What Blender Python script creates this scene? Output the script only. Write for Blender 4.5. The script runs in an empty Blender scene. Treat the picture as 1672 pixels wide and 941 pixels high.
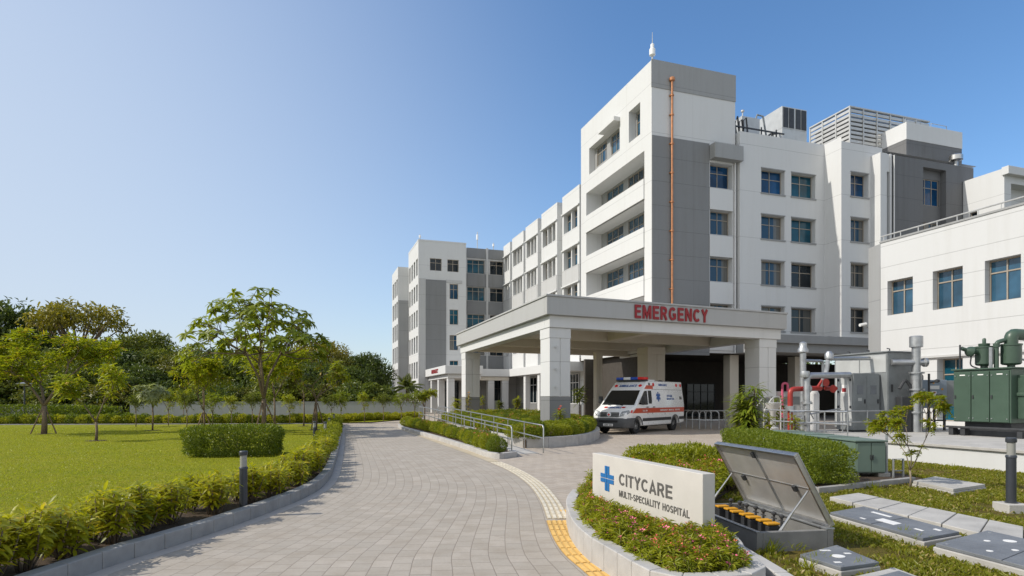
import bpy, bmesh, math, random
import numpy as np
from mathutils import Vector, Matrix
R = math.radians
SC = bpy.context.scene
COL = SC.collection
rng = np.random.default_rng(7)
random.seed(7)
H = 1.7            # eye height
HOR = 650.0        # horizon row in the photograph
F = 1000.0         # focal length in photograph pixels
def G(px, py, z=0.0):
    """ground point (x, y) that sits at height z under a photograph position"""
    Y = (H - z) * F / (py - HOR)
    return ((px - 836.0) / F * Y, Y)
def X_at(px, Y): return (px - 836.0) / F * Y
def Z_at(py, Y): return H + (HOR - py) / F * Y

class Frame:
    def __init__(s, o, ea, eb): s.o = o; s.ea = ea; s.eb = eb
    def xy(s, a, b): return (s.o[0] + a*s.ea[0] + b*s.eb[0], s.o[1] + a*s.ea[1] + b*s.eb[1])
    def p(s, a, b, z): x, y = s.xy(a, b); return (x, y, z)
def norm2(v): l = math.hypot(*v); return (v[0]/l, v[1]/l)
U1 = norm2((-0.333, 1.0)); U2 = (U1[1], -U1[0])
M = Frame((0.228*44, 44.0), U2, U1)       # hospital grid: a to the right along the front, b away along the wing
W = Frame((0, 0), (1, 0), (0, 1))

# ---------------------------------------------------------------- materials
MATS = {}
def nodes_of(name):
    m = bpy.data.materials.new(name); m.use_nodes = True
    nt = m.node_tree; b = nt.nodes['Principled BSDF']
    MATS[name] = m
    return m, nt, b
def lk(nt, a, b): nt.links.new(a, b)
def mix_rgb(nt, fac, c1, c2, mode='MIX'):
    n = nt.nodes.new('ShaderNodeMix'); n.data_type = 'RGBA'; n.blend_type = mode
    for s, v in ((n.inputs[0], fac), (n.inputs[6], c1), (n.inputs[7], c2)):
        if hasattr(v, 'is_output'): lk(nt, v, s)
        elif isinstance(v, (int, float)): s.default_value = v
        else: s.default_value = (*v, 1) if len(v) == 3 else v
    return n.outputs[2]
def noise(nt, scale, detail=4, rough=.55, vec=None, dim=None):
    n = nt.nodes.new('ShaderNodeTexNoise'); n.inputs['Scale'].default_value = scale
    n.inputs['Detail'].default_value = detail; n.inputs['Roughness'].default_value = rough
    if vec is not None: lk(nt, vec, n.inputs['Vector'])
    return n.outputs['Fac']
def ramp(nt, fac, lo, hi, v0=0.0, v1=1.0, smooth=False):
    n = nt.nodes.new('ShaderNodeMapRange'); n.interpolation_type = 'SMOOTHSTEP' if smooth else 'LINEAR'; n.inputs['From Min'].default_value = lo; n.inputs['From Max'].default_value = hi
    n.inputs['To Min'].default_value = v0; n.inputs['To Max'].default_value = v1
    lk(nt, fac, n.inputs['Value']); return n.outputs['Result']
def math_n(nt, op, a, b=None, c=None):
    n = nt.nodes.new('ShaderNodeMath'); n.operation = op
    for i, v in enumerate((a, b, c)):
        if v is None: continue
        if hasattr(v, 'is_output'): lk(nt, v, n.inputs[i])
        else: n.inputs[i].default_value = v
    return n.outputs[0]
def pos(nt): return nt.nodes.new('ShaderNodeNewGeometry').outputs['Position']
def objco(nt): return nt.nodes.new('ShaderNodeTexCoord').outputs['Object']
def mapping(nt, vec, scale=(1, 1, 1), rot=(0, 0, 0), loc=(0, 0, 0)):
    n = nt.nodes.new('ShaderNodeMapping'); lk(nt, vec, n.inputs['Vector'])
    n.inputs['Scale'].default_value = scale; n.inputs['Rotation'].default_value = rot; n.inputs['Location'].default_value = loc
    return n.outputs['Vector']
def bump(nt, b, h, strength=.3, dist=.01):
    n = nt.nodes.new('ShaderNodeBump'); n.inputs['Strength'].default_value = strength; n.inputs['Distance'].default_value = dist
    lk(nt, h, n.inputs['Height']); lk(nt, n.outputs['Normal'], b.inputs['Normal'])
def plain(name, col, rough=.5, metal=0.0, spec=.5, var=.12, scale=3.0, bmp=0.0, coat=0.0):
    m, nt, b = nodes_of(name)
    o = objco(nt)
    n1 = noise(nt, scale, 5, .6, o)
    c = mix_rgb(nt, ramp(nt, n1, .3, .7), tuple(x*(1-var) for x in col), tuple(min(1, x*(1+var)) for x in col))
    lk(nt, c, b.inputs['Base Color'])
    b.inputs['Roughness'].default_value = rough; b.inputs['Metallic'].default_value = metal
    b.inputs['Specular IOR Level'].default_value = spec
    if coat: b.inputs['Coat Weight'].default_value = coat
    rn = noise(nt, scale*6, 3, .6, o)
    lk(nt, ramp(nt, rn, .3, .7, max(.02, rough-.08), min(1, rough+.08)), b.inputs['Roughness'])
    if bmp: bump(nt, b, noise(nt, scale*25, 3, .6, o), bmp, .01)
    return m
def wallpaint(name, col, joint=3.5, off=.18, dirt=.12, rough=.75, vj=True):
    """painted render: horizontal joints, faint vertical joints, rain streaks, grime specks"""
    m, nt, b = nodes_of(name)
    g = pos(nt)
    sep = nt.nodes.new('ShaderNodeSeparateXYZ'); lk(nt, g, sep.inputs[0])
    z = math_n(nt, 'FRACT', math_n(nt, 'DIVIDE', math_n(nt, 'ADD', sep.outputs[2], off), joint))
    line = math_n(nt, 'LESS_THAN', z, .035/joint)
    streak = noise(nt, 1.0, 5, .6, mapping(nt, g, (2.2, 2.2, .16)))
    blot = noise(nt, .35, 4, .6, g)
    fine = noise(nt, 9, 4, .7, g)
    d = math_n(nt, 'MULTIPLY', ramp(nt, streak, .46, .75), ramp(nt, blot, .3, .7))
    c = mix_rgb(nt, math_n(nt, 'MULTIPLY', d, dirt*4), col, tuple(x*f for x, f in zip(col, (.72, .69, .63))))
    c = mix_rgb(nt, ramp(nt, fine, .3, .75, 0, dirt), c, tuple(x*.7 for x in col))
    if vj:
        dt = nt.nodes.new('ShaderNodeVectorMath'); dt.operation = 'DOT_PRODUCT'; lk(nt, g, dt.inputs[0])
        dt.inputs[1].default_value = (U2[0]*.127+U1[0]*.119, U2[1]*.127+U1[1]*.119, 0)
        f = math_n(nt, 'FRACT', dt.outputs['Value'])
        line = math_n(nt, 'MAXIMUM', line, math_n(nt, 'MULTIPLY', math_n(nt, 'LESS_THAN', f, .0028), .45))
    c = mix_rgb(nt, math_n(nt, 'MULTIPLY', line, .42), c, tuple(x*.35 for x in col))
    lk(nt, c, b.inputs['Base Color']); b.inputs['Roughness'].default_value = rough
    b.inputs['Specular IOR Level'].default_value = .3
    h = math_n(nt, 'SUBTRACT', math_n(nt, 'MULTIPLY', fine, .15), line)
    bump(nt, b, h, .35, .012)
    return m
def leafmat(name, c1, c2, trans=.35, rough=.42, tip=None):
    m, nt, b = nodes_of(name)
    gi = nt.nodes.new('ShaderNodeNewGeometry').outputs['Random Per Island']
    oi = nt.nodes.new('ShaderNodeObjectInfo').outputs['Random']
    f = math_n(nt, 'ADD', math_n(nt, 'MULTIPLY', gi, .7), math_n(nt, 'MULTIPLY', oi, .3))
    c = mix_rgb(nt, f, c1, c2)
    if tip:
        c = mix_rgb(nt, math_n(nt, 'GREATER_THAN', gi, .9), c, tip)
    lk(nt, c, b.inputs['Base Color']); b.inputs['Roughness'].default_value = rough
    b.inputs['Specular IOR Level'].default_value = .35
    t = nt.nodes.new('ShaderNodeBsdfTranslucent')
    c2_ = mix_rgb(nt, .5, c, (c2[0]*1.3, c2[1]*1.35, c2[2]*.6)); lk(nt, c2_, t.inputs['Color'])
    mx = nt.nodes.new('ShaderNodeMixShader'); mx.inputs[0].default_value = trans
    lk(nt, b.outputs[0], mx.inputs[1]); lk(nt, t.outputs[0], mx.inputs[2])
    lk(nt, mx.outputs[0], nt.nodes['Material Output'].inputs['Surface'])
    return m

# ---------------------------------------------------------------- hard-surface builder
class MB:
    def __init__(s): s.v = []; s.f = []; s.m = []; s.mi = 0
    def add(s, vs, fs):
        k = len(s.v); s.v += [tuple(v) for v in vs]
        for f in fs: s.f.append([k+i for i in f]); s.m.append(s.mi)
        return s
    def box(s, fr, a0, a1, b0, b1, z0, z1):
        q = [fr.p(a, b, z) for z in (z0, z1) for (a, b) in ((a0, b0), (a1, b0), (a1, b1), (a0, b1))]
        return s.add(q, [(3, 2, 1, 0), (4, 5, 6, 7), (0, 1, 5, 4), (1, 2, 6, 5), (2, 3, 7, 6), (3, 0, 4, 7)])
    def bx(s, x0, x1, y0, y1, z0, z1): return s.box(W, x0, x1, y0, y1, z0, z1)
    def prism(s, poly, z0, z1, top=True, bottom=True):
        n = len(poly)
        vs = [(x, y, z0) for x, y in poly] + [(x, y, z1) for x, y in poly]
        fs = [(i, (i+1) % n, n+(i+1) % n, n+i) for i in range(n)]
        if top: fs.append(tuple(range(n, 2*n)))
        if bottom: fs.append(tuple(reversed(range(n))))
        return s.add(vs, fs)
    def quad(s, *ps): return s.add(ps, [tuple(range(len(ps)))])
    def cyl(s, p0, p1, r0, r1=None, n=12, caps=True):
        r1 = r0 if r1 is None else r1
        p0 = Vector(p0); p1 = Vector(p1); d = (p1-p0).normalized()
        u = d.orthogonal().normalized(); w = d.cross(u)
        vs = []
        for p, r in ((p0, r0), (p1, r1)):
            for i in range(n):
                t = 2*math.pi*i/n; vs.append(p + u*(r*math.cos(t)) + w*(r*math.sin(t)))
        fs = [(i, (i+1) % n, n+(i+1) % n, n+i) for i in range(n)]
        if caps: fs += [tuple(reversed(range(n))), tuple(range(n, 2*n))]
        return s.add(vs, fs)
    def tube(s, pts, r, n=8):
        pts = [Vector(p) for p in pts]; k = len(pts); rs = r if isinstance(r, (list, tuple)) else [r]*k
        t0 = (pts[1]-pts[0]).normalized(); u = t0.orthogonal().normalized(); vs = []
        for i in range(k):
            t = (pts[min(i+1, k-1)]-pts[max(i-1, 0)]).normalized()
            u = (u - t*u.dot(t)).normalized(); w = t.cross(u)
            for j in range(n):
                a = 2*math.pi*j/n; vs.append(pts[i] + u*(rs[i]*math.cos(a)) + w*(rs[i]*math.sin(a)))
        fs = [(i*n+j, i*n+(j+1) % n, (i+1)*n+(j+1) % n, (i+1)*n+j) for i in range(k-1) for j in range(n)]
        fs += [tuple(reversed(range(n))), tuple(range((k-1)*n, k*n))]
        return s.add(vs, fs)
    def lathe(s, c, prof, n=16, axis=(0, 0, 1)):
        ax = Vector(axis).normalized(); u = ax.orthogonal().normalized(); w = ax.cross(u); c = Vector(c)
        vs = []
        for r, h in prof:
            for j in range(n):
                a = 2*math.pi*j/n; vs.append(c + ax*h + u*(r*math.cos(a)) + w*(r*math.sin(a)))
        k = len(prof)
        fs = [(i*n+j, i*n+(j+1) % n, (i+1)*n+(j+1) % n, (i+1)*n+j) for i in range(k-1) for j in range(n)]
        fs += [tuple(reversed(range(n))), tuple(range((k-1)*n, k*n))]
        return s.add(vs, fs)
    def wall(s, pt, u0, u1, z0, z1, ops, depth):
        """wall skin at d=0 with openings and their reveals; pt(u, d, z) -> point"""
        us = sorted({u0, u1, *[o[0] for o in ops], *[o[1] for o in ops]})
        zs = sorted({z0, z1, *[o[2] for o in ops], *[o[3] for o in ops]})
        us = [u for u in us if u0 <= u <= u1]; zs = [z for z in zs if z0 <= z <= z1]
        for i in range(len(us)-1):
            j = 0
            while j < len(zs)-1:
                uc = (us[i]+us[i+1])/2
                def hole(j):
                    zc = (zs[j]+zs[j+1])/2
                    return any(o[0] < uc < o[1] and o[2] < zc < o[3] for o in ops)
                if hole(j): j += 1; continue
                k = j
                while k < len(zs)-1 and not hole(k): k += 1
                s.quad(pt(us[i], 0, zs[j]), pt(us[i+1], 0, zs[j]), pt(us[i+1], 0, zs[k]), pt(us[i], 0, zs[k]))
                j = k
        for o in ops:
            a, b, c, d = o[:4]; D = o[4] if len(o) > 4 else depth
            q0 = [pt(a, 0, c), pt(b, 0, c), pt(b, 0, d), pt(a, 0, d)]; q1 = [pt(a, D, c), pt(b, D, c), pt(b, D, d), pt(a, D, d)]
            for i in range(4): s.quad(q0[i], q0[(i+1) % 4], q1[(i+1) % 4], q1[i])
        return s
    def build(s, name, mats, parent=None, org=(0, 0, 0), bevel=0, smooth=False, segs=2, ang=30, loc=None):
        me = bpy.data.meshes.new(name)
        me.from_pydata([(v[0]-org[0], v[1]-org[1], v[2]-org[2]) for v in s.v], [], s.f)
        mats = mats if isinstance(mats, (list, tuple)) else [mats]
        for m in mats: me.materials.append(MATS[m] if isinstance(m, str) else m)
        me.polygons.foreach_set('material_index', s.m)
        bm = bmesh.new(); bm.from_mesh(me)
        bmesh.ops.recalc_face_normals(bm, faces=bm.faces)
        if bevel:
            es = [e for e in bm.edges if len(e.link_faces) == 2 and e.calc_face_angle(0) > R(ang)]
            bmesh.ops.bevel(bm, geom=es, offset=bevel, segments=segs, profile=.5, affect='EDGES', clamp_overlap=True)
        bm.to_mesh(me); bm.free()
        if smooth:
            me.polygons.foreach_set('use_smooth', [True]*len(me.polygons)); me.set_sharp_from_angle(angle=R(38))
        o = bpy.data.objects.new(name, me); COL.objects.link(o)
        if parent is not None: o.parent = parent
        if loc is not None: o.location = loc
        return o

def each_box(name, mats, parent, org, fr, boxes, bevel=0):
    """one mesh object per box"""
    return [MB().box(fr, *b).build(name, mats, parent, org, bevel=bevel) for b in boxes]
def tag(o, label, cat=None, group=None, kind=None):
    if label: o['label'] = label
    if cat: o['category'] = cat
    if group: o['group'] = group
    if kind: o['kind'] = kind
    return o
def thing(name, label, cat, loc=(0, 0, 0), rotz=0, group=None):
    o = bpy.data.objects.new(name, None); COL.objects.link(o)
    o.location = loc; o.rotation_euler = (0, 0, rotz); o.empty_display_size = .3
    return tag(o, label, cat, group)
def structure(name, mb, mats, label=None, **k):
    o = mb.build(name, mats, **k); o['kind'] = 'structure'
    if label: o['label'] = label
    return o
def dup(root, loc, rotz=0, scale=None, label=None, group=None):
    r = root.copy(); COL.objects.link(r); r.location = loc; r.rotation_euler = (0, 0, rotz)
    if scale is not None: r.scale = scale if isinstance(scale, tuple) else (scale,)*3
    if label: r['label'] = label
    if group: r['group'] = group
    for ch in list(root.children):
        c = ch.copy(); COL.objects.link(c); c.parent = r
        for g in list(ch.children):
            d = g.copy(); COL.objects.link(d); d.parent = c
    return r
def _arc(cx, cy, rx, ry, a0, a1, n=14):
    return [(cx+rx*math.cos(R(a0+(a1-a0)*i/n)), cy+ry*math.sin(R(a0+(a1-a0)*i/n))) for i in range(n+1)]
_a, _b = .095, .905
GLYPH = {   # plain bold block capitals: advance width and stroke centre lines
 'A': (.74, [[(.08, 0), (.37, .93), (.66, 0)], [(.17, .28), (.57, .28)]]),
 'B': (.68, [[(_a, 0), (_a, 1)], [(_a, _b)]+_arc(.36, .715, .19, .19, 90, -90)+[(_a, .525)], [(_a, .525)]+_arc(.38, .31, .21, .215, 90, -90)+[(_a, _a)]]),
 'C': (.72, [_arc(.38, .5, .29, .405, 42, 318, 22)]),
 'D': (.72, [[(_a, 0), (_a, 1)], [(_a, _b)]+_arc(.32, .5, .31, .405, 90, -90, 18)+[(_a, _a)]]),
 'E': (.62, [[(_a, 0), (_a, 1)], [(_a, _b), (.62, _b)], [(_a, .51), (.57, .51)], [(_a, _a), (.62, _a)]]),
 'G': (.76, [_arc(.38, .5, .29, .405, 42, 322, 22), [(.42, .45), (.71, .45)], [(.635, .5), (.635, .10)]]),
 'H': (.70, [[(_a, 0), (_a, 1)], [(.605, 0), (.605, 1)], [(_a, .52), (.6, .52)]]),
 'I': (.19, [[(_a, 0), (_a, 1)]]),
 'L': (.58, [[(_a, 0), (_a, 1)], [(_a, _a), (.58, _a)]]),
 'M': (.86, [[(_a, 0), (_a, 1)], [(.765, 0), (.765, 1)], [(.13, .96), (.43, .16), (.73, .96)]]),
 'N': (.72, [[(_a, 0), (_a, 1)], [(.625, 0), (.625, 1)], [(.12, .96), (.60, .04)]]),
 'O': (.78, [_arc(.39, .5, .29, .405, 0, 360, 28)]),
 'P': (.66, [[(_a, 0), (_a, 1)], [(_a, _b)]+_arc(.35, .675, .22, .23, 90, -90)+[(_a, .445)]]),
 'R': (.70, [[(_a, 0), (_a, 1)], [(_a, _b)]+_arc(.35, .69, .21, .215, 90, -90)+[(_a, .475)], [(.36, .47), (.61, 0)]]),
 'S': (.66, [_arc(.33, .70, .215, .205, 28, 270, 14)+_arc(.33, .30, .225, .205, 88, -152, 14)]),
 'T': (.62, [[(0, _b), (.62, _b)], [(.31, .9), (.31, 0)]]),
 'U': (.70, [[(_a, 1)]+_arc(.35, .36, .255, .265, 180, 360, 14)+[(.605, 1)]]),
 'V': (.70, [[(.07, 1), (.35, .08), (.63, 1)]]),
 'Y': (.68, [[(.07, 1), (.34, .50), (.61, 1)], [(.34, .52), (.34, 0)]]),
 '1': (.40, [[(.28, 0), (.28, 1)], [(.02, .74), (.27, .93)]]),
 '0': (.64, [_arc(.32, .5, .22, .405, 0, 360, 24)]),
 '8': (.64, [_arc(.32, .71, .19, .195, 0, 360, 20), _arc(.32, .29, .22, .205, 0, 360, 20)]),
 '-': (.36, [[(.02, .42), (.34, .42)]]), ' ': (.34, [])}
def text_obj(name, body, mat, parent, origin, xdir, w=None, h=None, extrude=.01, bold=0.0, updir=(0, 0, 1), anchor='C', stroke=.17, gap=.12):
    """raised block lettering centred on origin; one solid bar per stroke"""
    bars = []; x = 0.0
    for ch in body:
        adv, st = GLYPH[ch]
        for s_ in st: bars.append([(x+px, py) for px, py in s_])
        x += adv+gap
    x -= gap; sx = (w/x) if w else h; sy = h if h else w/x
    mb = MB(); hw = stroke/2
    for k, pl in enumerate(bars):
        P = np.array(pl, float); closed = np.linalg.norm(P[0]-P[-1]) < 1e-6; n = len(P)
        d = np.diff(P, axis=0); d /= np.linalg.norm(d, axis=1)[:, None]; off = np.zeros_like(P)
        for i in range(n):
            d0 = d[i-1] if i > 0 else (d[-1] if closed else d[0]); d1 = d[i] if i < n-1 else (d[0] if closed else d[-1])
            n0 = np.array([-d0[1], d0[0]]); n1 = np.array([-d1[1], d1[0]]); m = n0+n1; m /= np.linalg.norm(m); off[i] = m*hw/max(.45, m.dot(n0))
        L_, R_ = P+off, P-off; z1 = extrude*(1+.02*(k % 7)); vs = []
        for q in (L_, R_): vs += [((p[0]-x/2)*sx, (p[1]-.5)*sy, z1) for p in q]
        for q in (L_, R_): vs += [((p[0]-x/2)*sx, (p[1]-.5)*sy, -.001) for p in q]
        fs = []
        for i in range(n-1): fs += [(n+i, n+i+1, i+1, i), (i, i+1, 2*n+i+1, 2*n+i), (n+i+1, n+i, 3*n+i, 3*n+i+1)]
        if not closed: fs += [(0, 2*n, 3*n, n), (n-1, 2*n-1, 4*n-1, 3*n-1)]
        mb.add(vs, fs)
    o = mb.build(name, [mat])
    X = Vector(xdir).normalized(); Yv = Vector(updir).normalized(); Z = X.cross(Yv).normalized(); Yv = Z.cross(X)
    mt = Matrix((X, Yv, Z)).transposed().to_4x4(); mt.translation = Vector(origin)
    o.parent = parent; o.matrix_local = mt
    return o

def catmull(pts, step):
    P = [np.array(p, float) for p in pts]; P = [2*P[0]-P[1]] + P + [2*P[-1]-P[-2]]
    out = []
    for i in range(1, len(P)-2):
        n = max(2, int(np.linalg.norm(P[i+1]-P[i])/step))
        for k in range(n):
            t = k/n
            out.append(.5*((2*P[i]) + (-P[i-1]+P[i+1])*t + (2*P[i-1]-5*P[i]+4*P[i+1]-P[i+2])*t*t + (-P[i-1]+3*P[i]-3*P[i+1]+P[i+2])*t**3))
    out.append(P[-2]); return [tuple(p) for p in out]
def resample(pts, n):
    P = np.array(pts); d = np.r_[0, np.cumsum(np.linalg.norm(np.diff(P, axis=0), axis=1))]
    s = np.linspace(0, d[-1], n); return np.c_[np.interp(s, d, P[:, 0]), np.interp(s, d, P[:, 1])], d[-1]
def offset_line(pts, off):
    P = np.array(pts); t = np.gradient(P, axis=0); t /= np.linalg.norm(t, axis=1)[:, None]
    return P + np.c_[-t[:, 1], t[:, 0]]*off        # + = left of travel
def in_poly(P, poly):
    x, y = P[:, 0], P[:, 1]; ins = np.zeros(len(P), bool); n = len(poly); j = n-1
    for i in range(n):
        xi, yi = poly[i]; xj, yj = poly[j]
        c = ((yi > y) != (yj > y)) & (x < (xj-xi)*(y-yi)/((yj-yi)+1e-12)+xi)
        ins ^= c; j = i
    return ins

# ---------------------------------------------------------------- foliage (numpy)
def unit(a): return a/np.maximum(np.linalg.norm(a, axis=-1, keepdims=True), 1e-9)
def leaves(P, D, N, L, Wd, fold=.3, droop=.25, seg=1):
    n = len(P); L = np.broadcast_to(L, n)[:, None]; Wd = np.broadcast_to(Wd, n)[:, None]
    D = unit(D); S = unit(np.cross(D, N)); N = np.cross(S, D)
    if seg == 1:
        V = np.stack([P, P+D*L*.42+S*Wd*.5+N*fold*Wd*.5, P+D*L-N*droop*L, P+D*L*.42-S*Wd*.5+N*fold*Wd*.5], 1)
        T = np.array([[0, 1, 2], [0, 2, 3]])
    else:
        c1 = P+D*L*.35-N*droop*L*.12; c2 = P+D*L*.72-N*droop*L*.52
        V = np.stack([P, c1+S*Wd*.46+N*fold*Wd*.4, c2+S*Wd*.42+N*fold*Wd*.4, P+D*L-N*droop*L, c2-S*Wd*.42+N*fold*Wd*.4, c1-S*Wd*.46+N*fold*Wd*.4, c1, c2], 1)
        T = np.array([[0, 1, 6], [0, 6, 5], [6, 1, 2], [6, 2, 7], [5, 6, 7], [5, 7, 4], [7, 2, 3], [7, 3, 4]])
    k = V.shape[1]
    return V.reshape(-1, 3), (T[None]+(np.arange(n)*k)[:, None, None]).reshape(-1, 3)
def tube_np(pts, r, n=5):
    mb = MB(); mb.tube(pts, r, n)
    T = []
    for f in mb.f:
        for i in range(1, len(f)-1): T.append((f[0], f[i], f[i+1]))
    return np.array(mb.v), np.array(T)
def np_mesh(name, parts, mats, smooth_mats=()):
    """parts: list of (V, T, material index)"""
    Vs, Ts, Ms, k = [], [], [], 0
    for V, T, m in parts:
        if len(V) == 0: continue
        Vs.append(V); Ts.append(T+k); Ms.append(np.full(len(T), m, np.int32)); k += len(V)
    V = np.concatenate(Vs).astype(np.float32); T = np.concatenate(Ts).astype(np.int32); Mi = np.concatenate(Ms)
    me = bpy.data.meshes.new(name)
    me.vertices.add(len(V)); me.vertices.foreach_set('co', V.ravel())
    me.loops.add(len(T)*3); me.loops.foreach_set('vertex_index', T.ravel())
    me.polygons.add(len(T)); me.polygons.foreach_set('loop_start', np.arange(0, len(T)*3, 3, dtype=np.int32))
    for m in mats: me.materials.append(MATS[m])
    me.polygons.foreach_set('material_index', Mi)
    me.update(calc_edges=True); me.validate()
    return me
def mesh_obj(name, me, parent=None, loc=(0, 0, 0), rotz=0, scale=None):
    o = bpy.data.objects.new(name, me); COL.objects.link(o); o.location = loc; o.rotation_euler = (0, 0, rotz)
    if scale is not None: o.scale = scale if isinstance(scale, tuple) else (scale,)*3
    if parent is not None: o.parent = parent
    return o
def rand_dirs(n, r, up=0.0):
    d = r.normal(size=(n, 3)); d = unit(d); d[:, 2] += up; return unit(d)
def rosettes(C, A, r, n, L, Wd, elev=.35, droop=.45, seg=2, jit=.25):
    """n leaves fanned round each centre C with axis A"""
    k = len(C); A = unit(A)
    u = unit(np.cross(A, np.array([.31, .77, .12]))); w = np.cross(A, u)
    th = (np.arange(n)/n*2*np.pi)[None]+r.uniform(0, 6.3, (k, 1))+r.normal(0, .2, (k, n))
    e = elev+r.normal(0, jit, (k, n))
    D = np.cos(e)[..., None]*(np.cos(th)[..., None]*u[:, None]+np.sin(th)[..., None]*w[:, None])+np.sin(e)[..., None]*A[:, None]
    P = np.repeat(C[:, None], n, 1)+D*.015
    N = np.broadcast_to(A[:, None], D.shape)+r.normal(0, .15, D.shape)
    l = L*r.uniform(.75, 1.15, k*n)
    return leaves(P.reshape(-1, 3), D.reshape(-1, 3), N.reshape(-1, 3), l, l*(Wd/L), .3, droop, seg)
# ---------------------------------------------------------------- palette
wallpaint('white_render', (.60, .605, .605), dirt=.06)
wallpaint('light_grey_render', (.48, .482, .48), dirt=.14)  # light grey wall coat, the surfaces' own tone
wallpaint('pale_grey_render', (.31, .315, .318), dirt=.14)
wallpaint('mid_grey_render', (.215, .22, .225), joint=1.75, dirt=.16)
wallpaint('fascia_render', (.40, .403, .40), dirt=.08)
wallpaint('dark_grey_render', (.158, .16, .165), joint=1.75, dirt=.2)
wallpaint('annex_render', (.565, .57, .572), joint=1.1, off=.35, dirt=.07, vj=False)
wallpaint('soffit_render', (.66, .61, .53), joint=9, dirt=.1, vj=False)
wallpaint('boundary_render', (.27, .28, .30), joint=9, dirt=.2, vj=False)
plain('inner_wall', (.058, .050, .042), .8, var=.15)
plain('concrete', (.40, .385, .36), .85, var=.16, scale=2.2, bmp=.35)
plain('kerb_stone', (.30, .29, .275), .8, var=.16, scale=3.5, bmp=.3)
plain('planter_stone', (.41, .395, .375), .75, var=.14, scale=3, bmp=.25)
plain('cover_slate', (.155, .165, .18), .62, var=.2, scale=2.5, bmp=.3)
plain('soil', (.06, .038, .022), .95, var=.45, scale=9, bmp=1.0)
plain('sign_stone', (.52, .495, .455), .6, var=.06, scale=2, bmp=.1)
plain('pit_grey', (.17, .168, .162), .75, var=.15, scale=4, bmp=.2)
plain('stainless', (.52, .51, .49), .34, 1.0, var=.10, scale=2)
plain('brushed_lid', (.62, .60, .57), .42, .55, var=.14, scale=1.6)
plain('galvanised', (.42, .43, .44), .42, .8, var=.18, scale=5)
plain('grey_steel', (.215, .23, .235), .45, .15, var=.20, scale=1.6)
plain('pale_steel', (.47, .48, .475), .42, .2, var=.08, scale=2)
plain('blue_steel', (.24, .29, .35), .45, .1, var=.1, scale=2.2)
plain('dark_steel', (.05, .052, .056), .5, .3, var=.2, scale=4)
plain('green_paint', (.052, .088, .062), .38, .0, var=.10, scale=1.8)
plain('sage_paint', (.135, .19, .155), .42, .0, var=.10, scale=1.8)
plain('red_paint', (.32, .028, .02), .4, var=.12)
plain('copper_pipe', (.47, .21, .10), .45, .3, var=.2, scale=4)
plain('bollard_paint', (.045, .05, .06), .4, .2, var=.12)
plain('lamp_glass', (.27, .27, .25), .25, var=.08)
plain('window_frame', (.33, .285, .23), .5, .2, var=.1)
plain('louver_metal', (.50, .50, .485), .5, .35, var=.1, scale=1.5)
plain('rubber', (.018, .018, .019), .75, var=.2)
plain('black_plastic', (.03, .031, .034), .5, var=.15)
plain('bumper_plastic', (.07, .073, .078), .55, var=.12)
plain('van_white', (.80, .80, .79), .28, var=.03, coat=.4)
plain('van_red', (.55, .075, .03), .32, var=.06, coat=.3)
plain('van_blue', (.03, .10, .32), .35, var=.06)
plain('beacon_blue', (.02, .07, .40), .15, var=.05)
plain('beacon_red', (.62, .02, .02), .18, var=.05)
plain('clear_lens', (.72, .74, .76), .12, var=.05)
plain('headlight_lens', (.30, .32, .34), .12, var=.1)
plain('rim_alloy', (.45, .46, .47), .35, .8, var=.08)
plain('letter_red', (.27, .008, .012), .5, var=.05)
plain('letter_grey', (.10, .095, .09), .5, var=.05)
plain('emblem_blue', (.008, .13, .36), .45, var=.05)
plain('valve_yellow', (.60, .29, .014), .45, var=.08)
plain('sticker_white', (.75, .74, .72), .5, var=.04)
plain('bark', (.17, .125, .085), .9, var=.3, scale=14, bmp=.7)
plain('pale_bark', (.26, .21, .155), .9, var=.25, scale=14, bmp=.6)
plain('stake_wood', (.16, .11, .07), .9, var=.25, scale=10)
plain('petal_coral', (.72, .15, .10), .5, var=.2, scale=20)
plain('petal_pink', (.66, .13, .22), .5, var=.2, scale=20)
plain('terracotta', (.42, .17, .09), .8, var=.15)
leafmat('leaf_shrub', (.19, .24, .012), (.48, .44, .022), .5, tip=(.55, .42, .03))
leafmat('leaf_lime', (.13, .175, .012), (.36, .36, .022), .45)
leafmat('leaf_box', (.085, .135, .012), (.27, .30, .02), .42)
leafmat('leaf_hedge', (.06, .11, .010), (.20, .24, .018), .36)
leafmat('leaf_flower', (.13, .19, .012), (.38, .37, .025), .45)
leafmat('leaf_dracaena', (.10, .165, .014), (.30, .32, .035), .36)
leafmat('leaf_rosette', (.085, .14, .012), (.28, .31, .022), .45)
leafmat('leaf_lawn_tree', (.13, .19, .010), (.37, .385, .02), .45, tip=(.50, .33, .03))
leafmat('leaf_rust', (.13, .10, .018), (.30, .20, .03), .38)
leafmat('leaf_yellow', (.13, .135, .015), (.31, .26, .03), .40)
leafmat('leaf_deep', (.036, .066, .016), (.12, .155, .028), .33)
leafmat('leaf_mid', (.065, .10, .014), (.20, .22, .028), .36)
leafmat('leaf_olive', (.07, .088, .014), (.19, .18, .03), .33)
leafmat('leaf_pale', (.20, .23, .10), (.40, .42, .20), .4)
leafmat('leaf_palm', (.06, .09, .02), (.20, .22, .05), .3)
leafmat('grass_blade', (.14, .165, .012), (.30, .28, .03), .38, tip=(.40, .31, .11))
leafmat('lawn_blade', (.23, .275, .012), (.40, .41, .02), .45)

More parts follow.
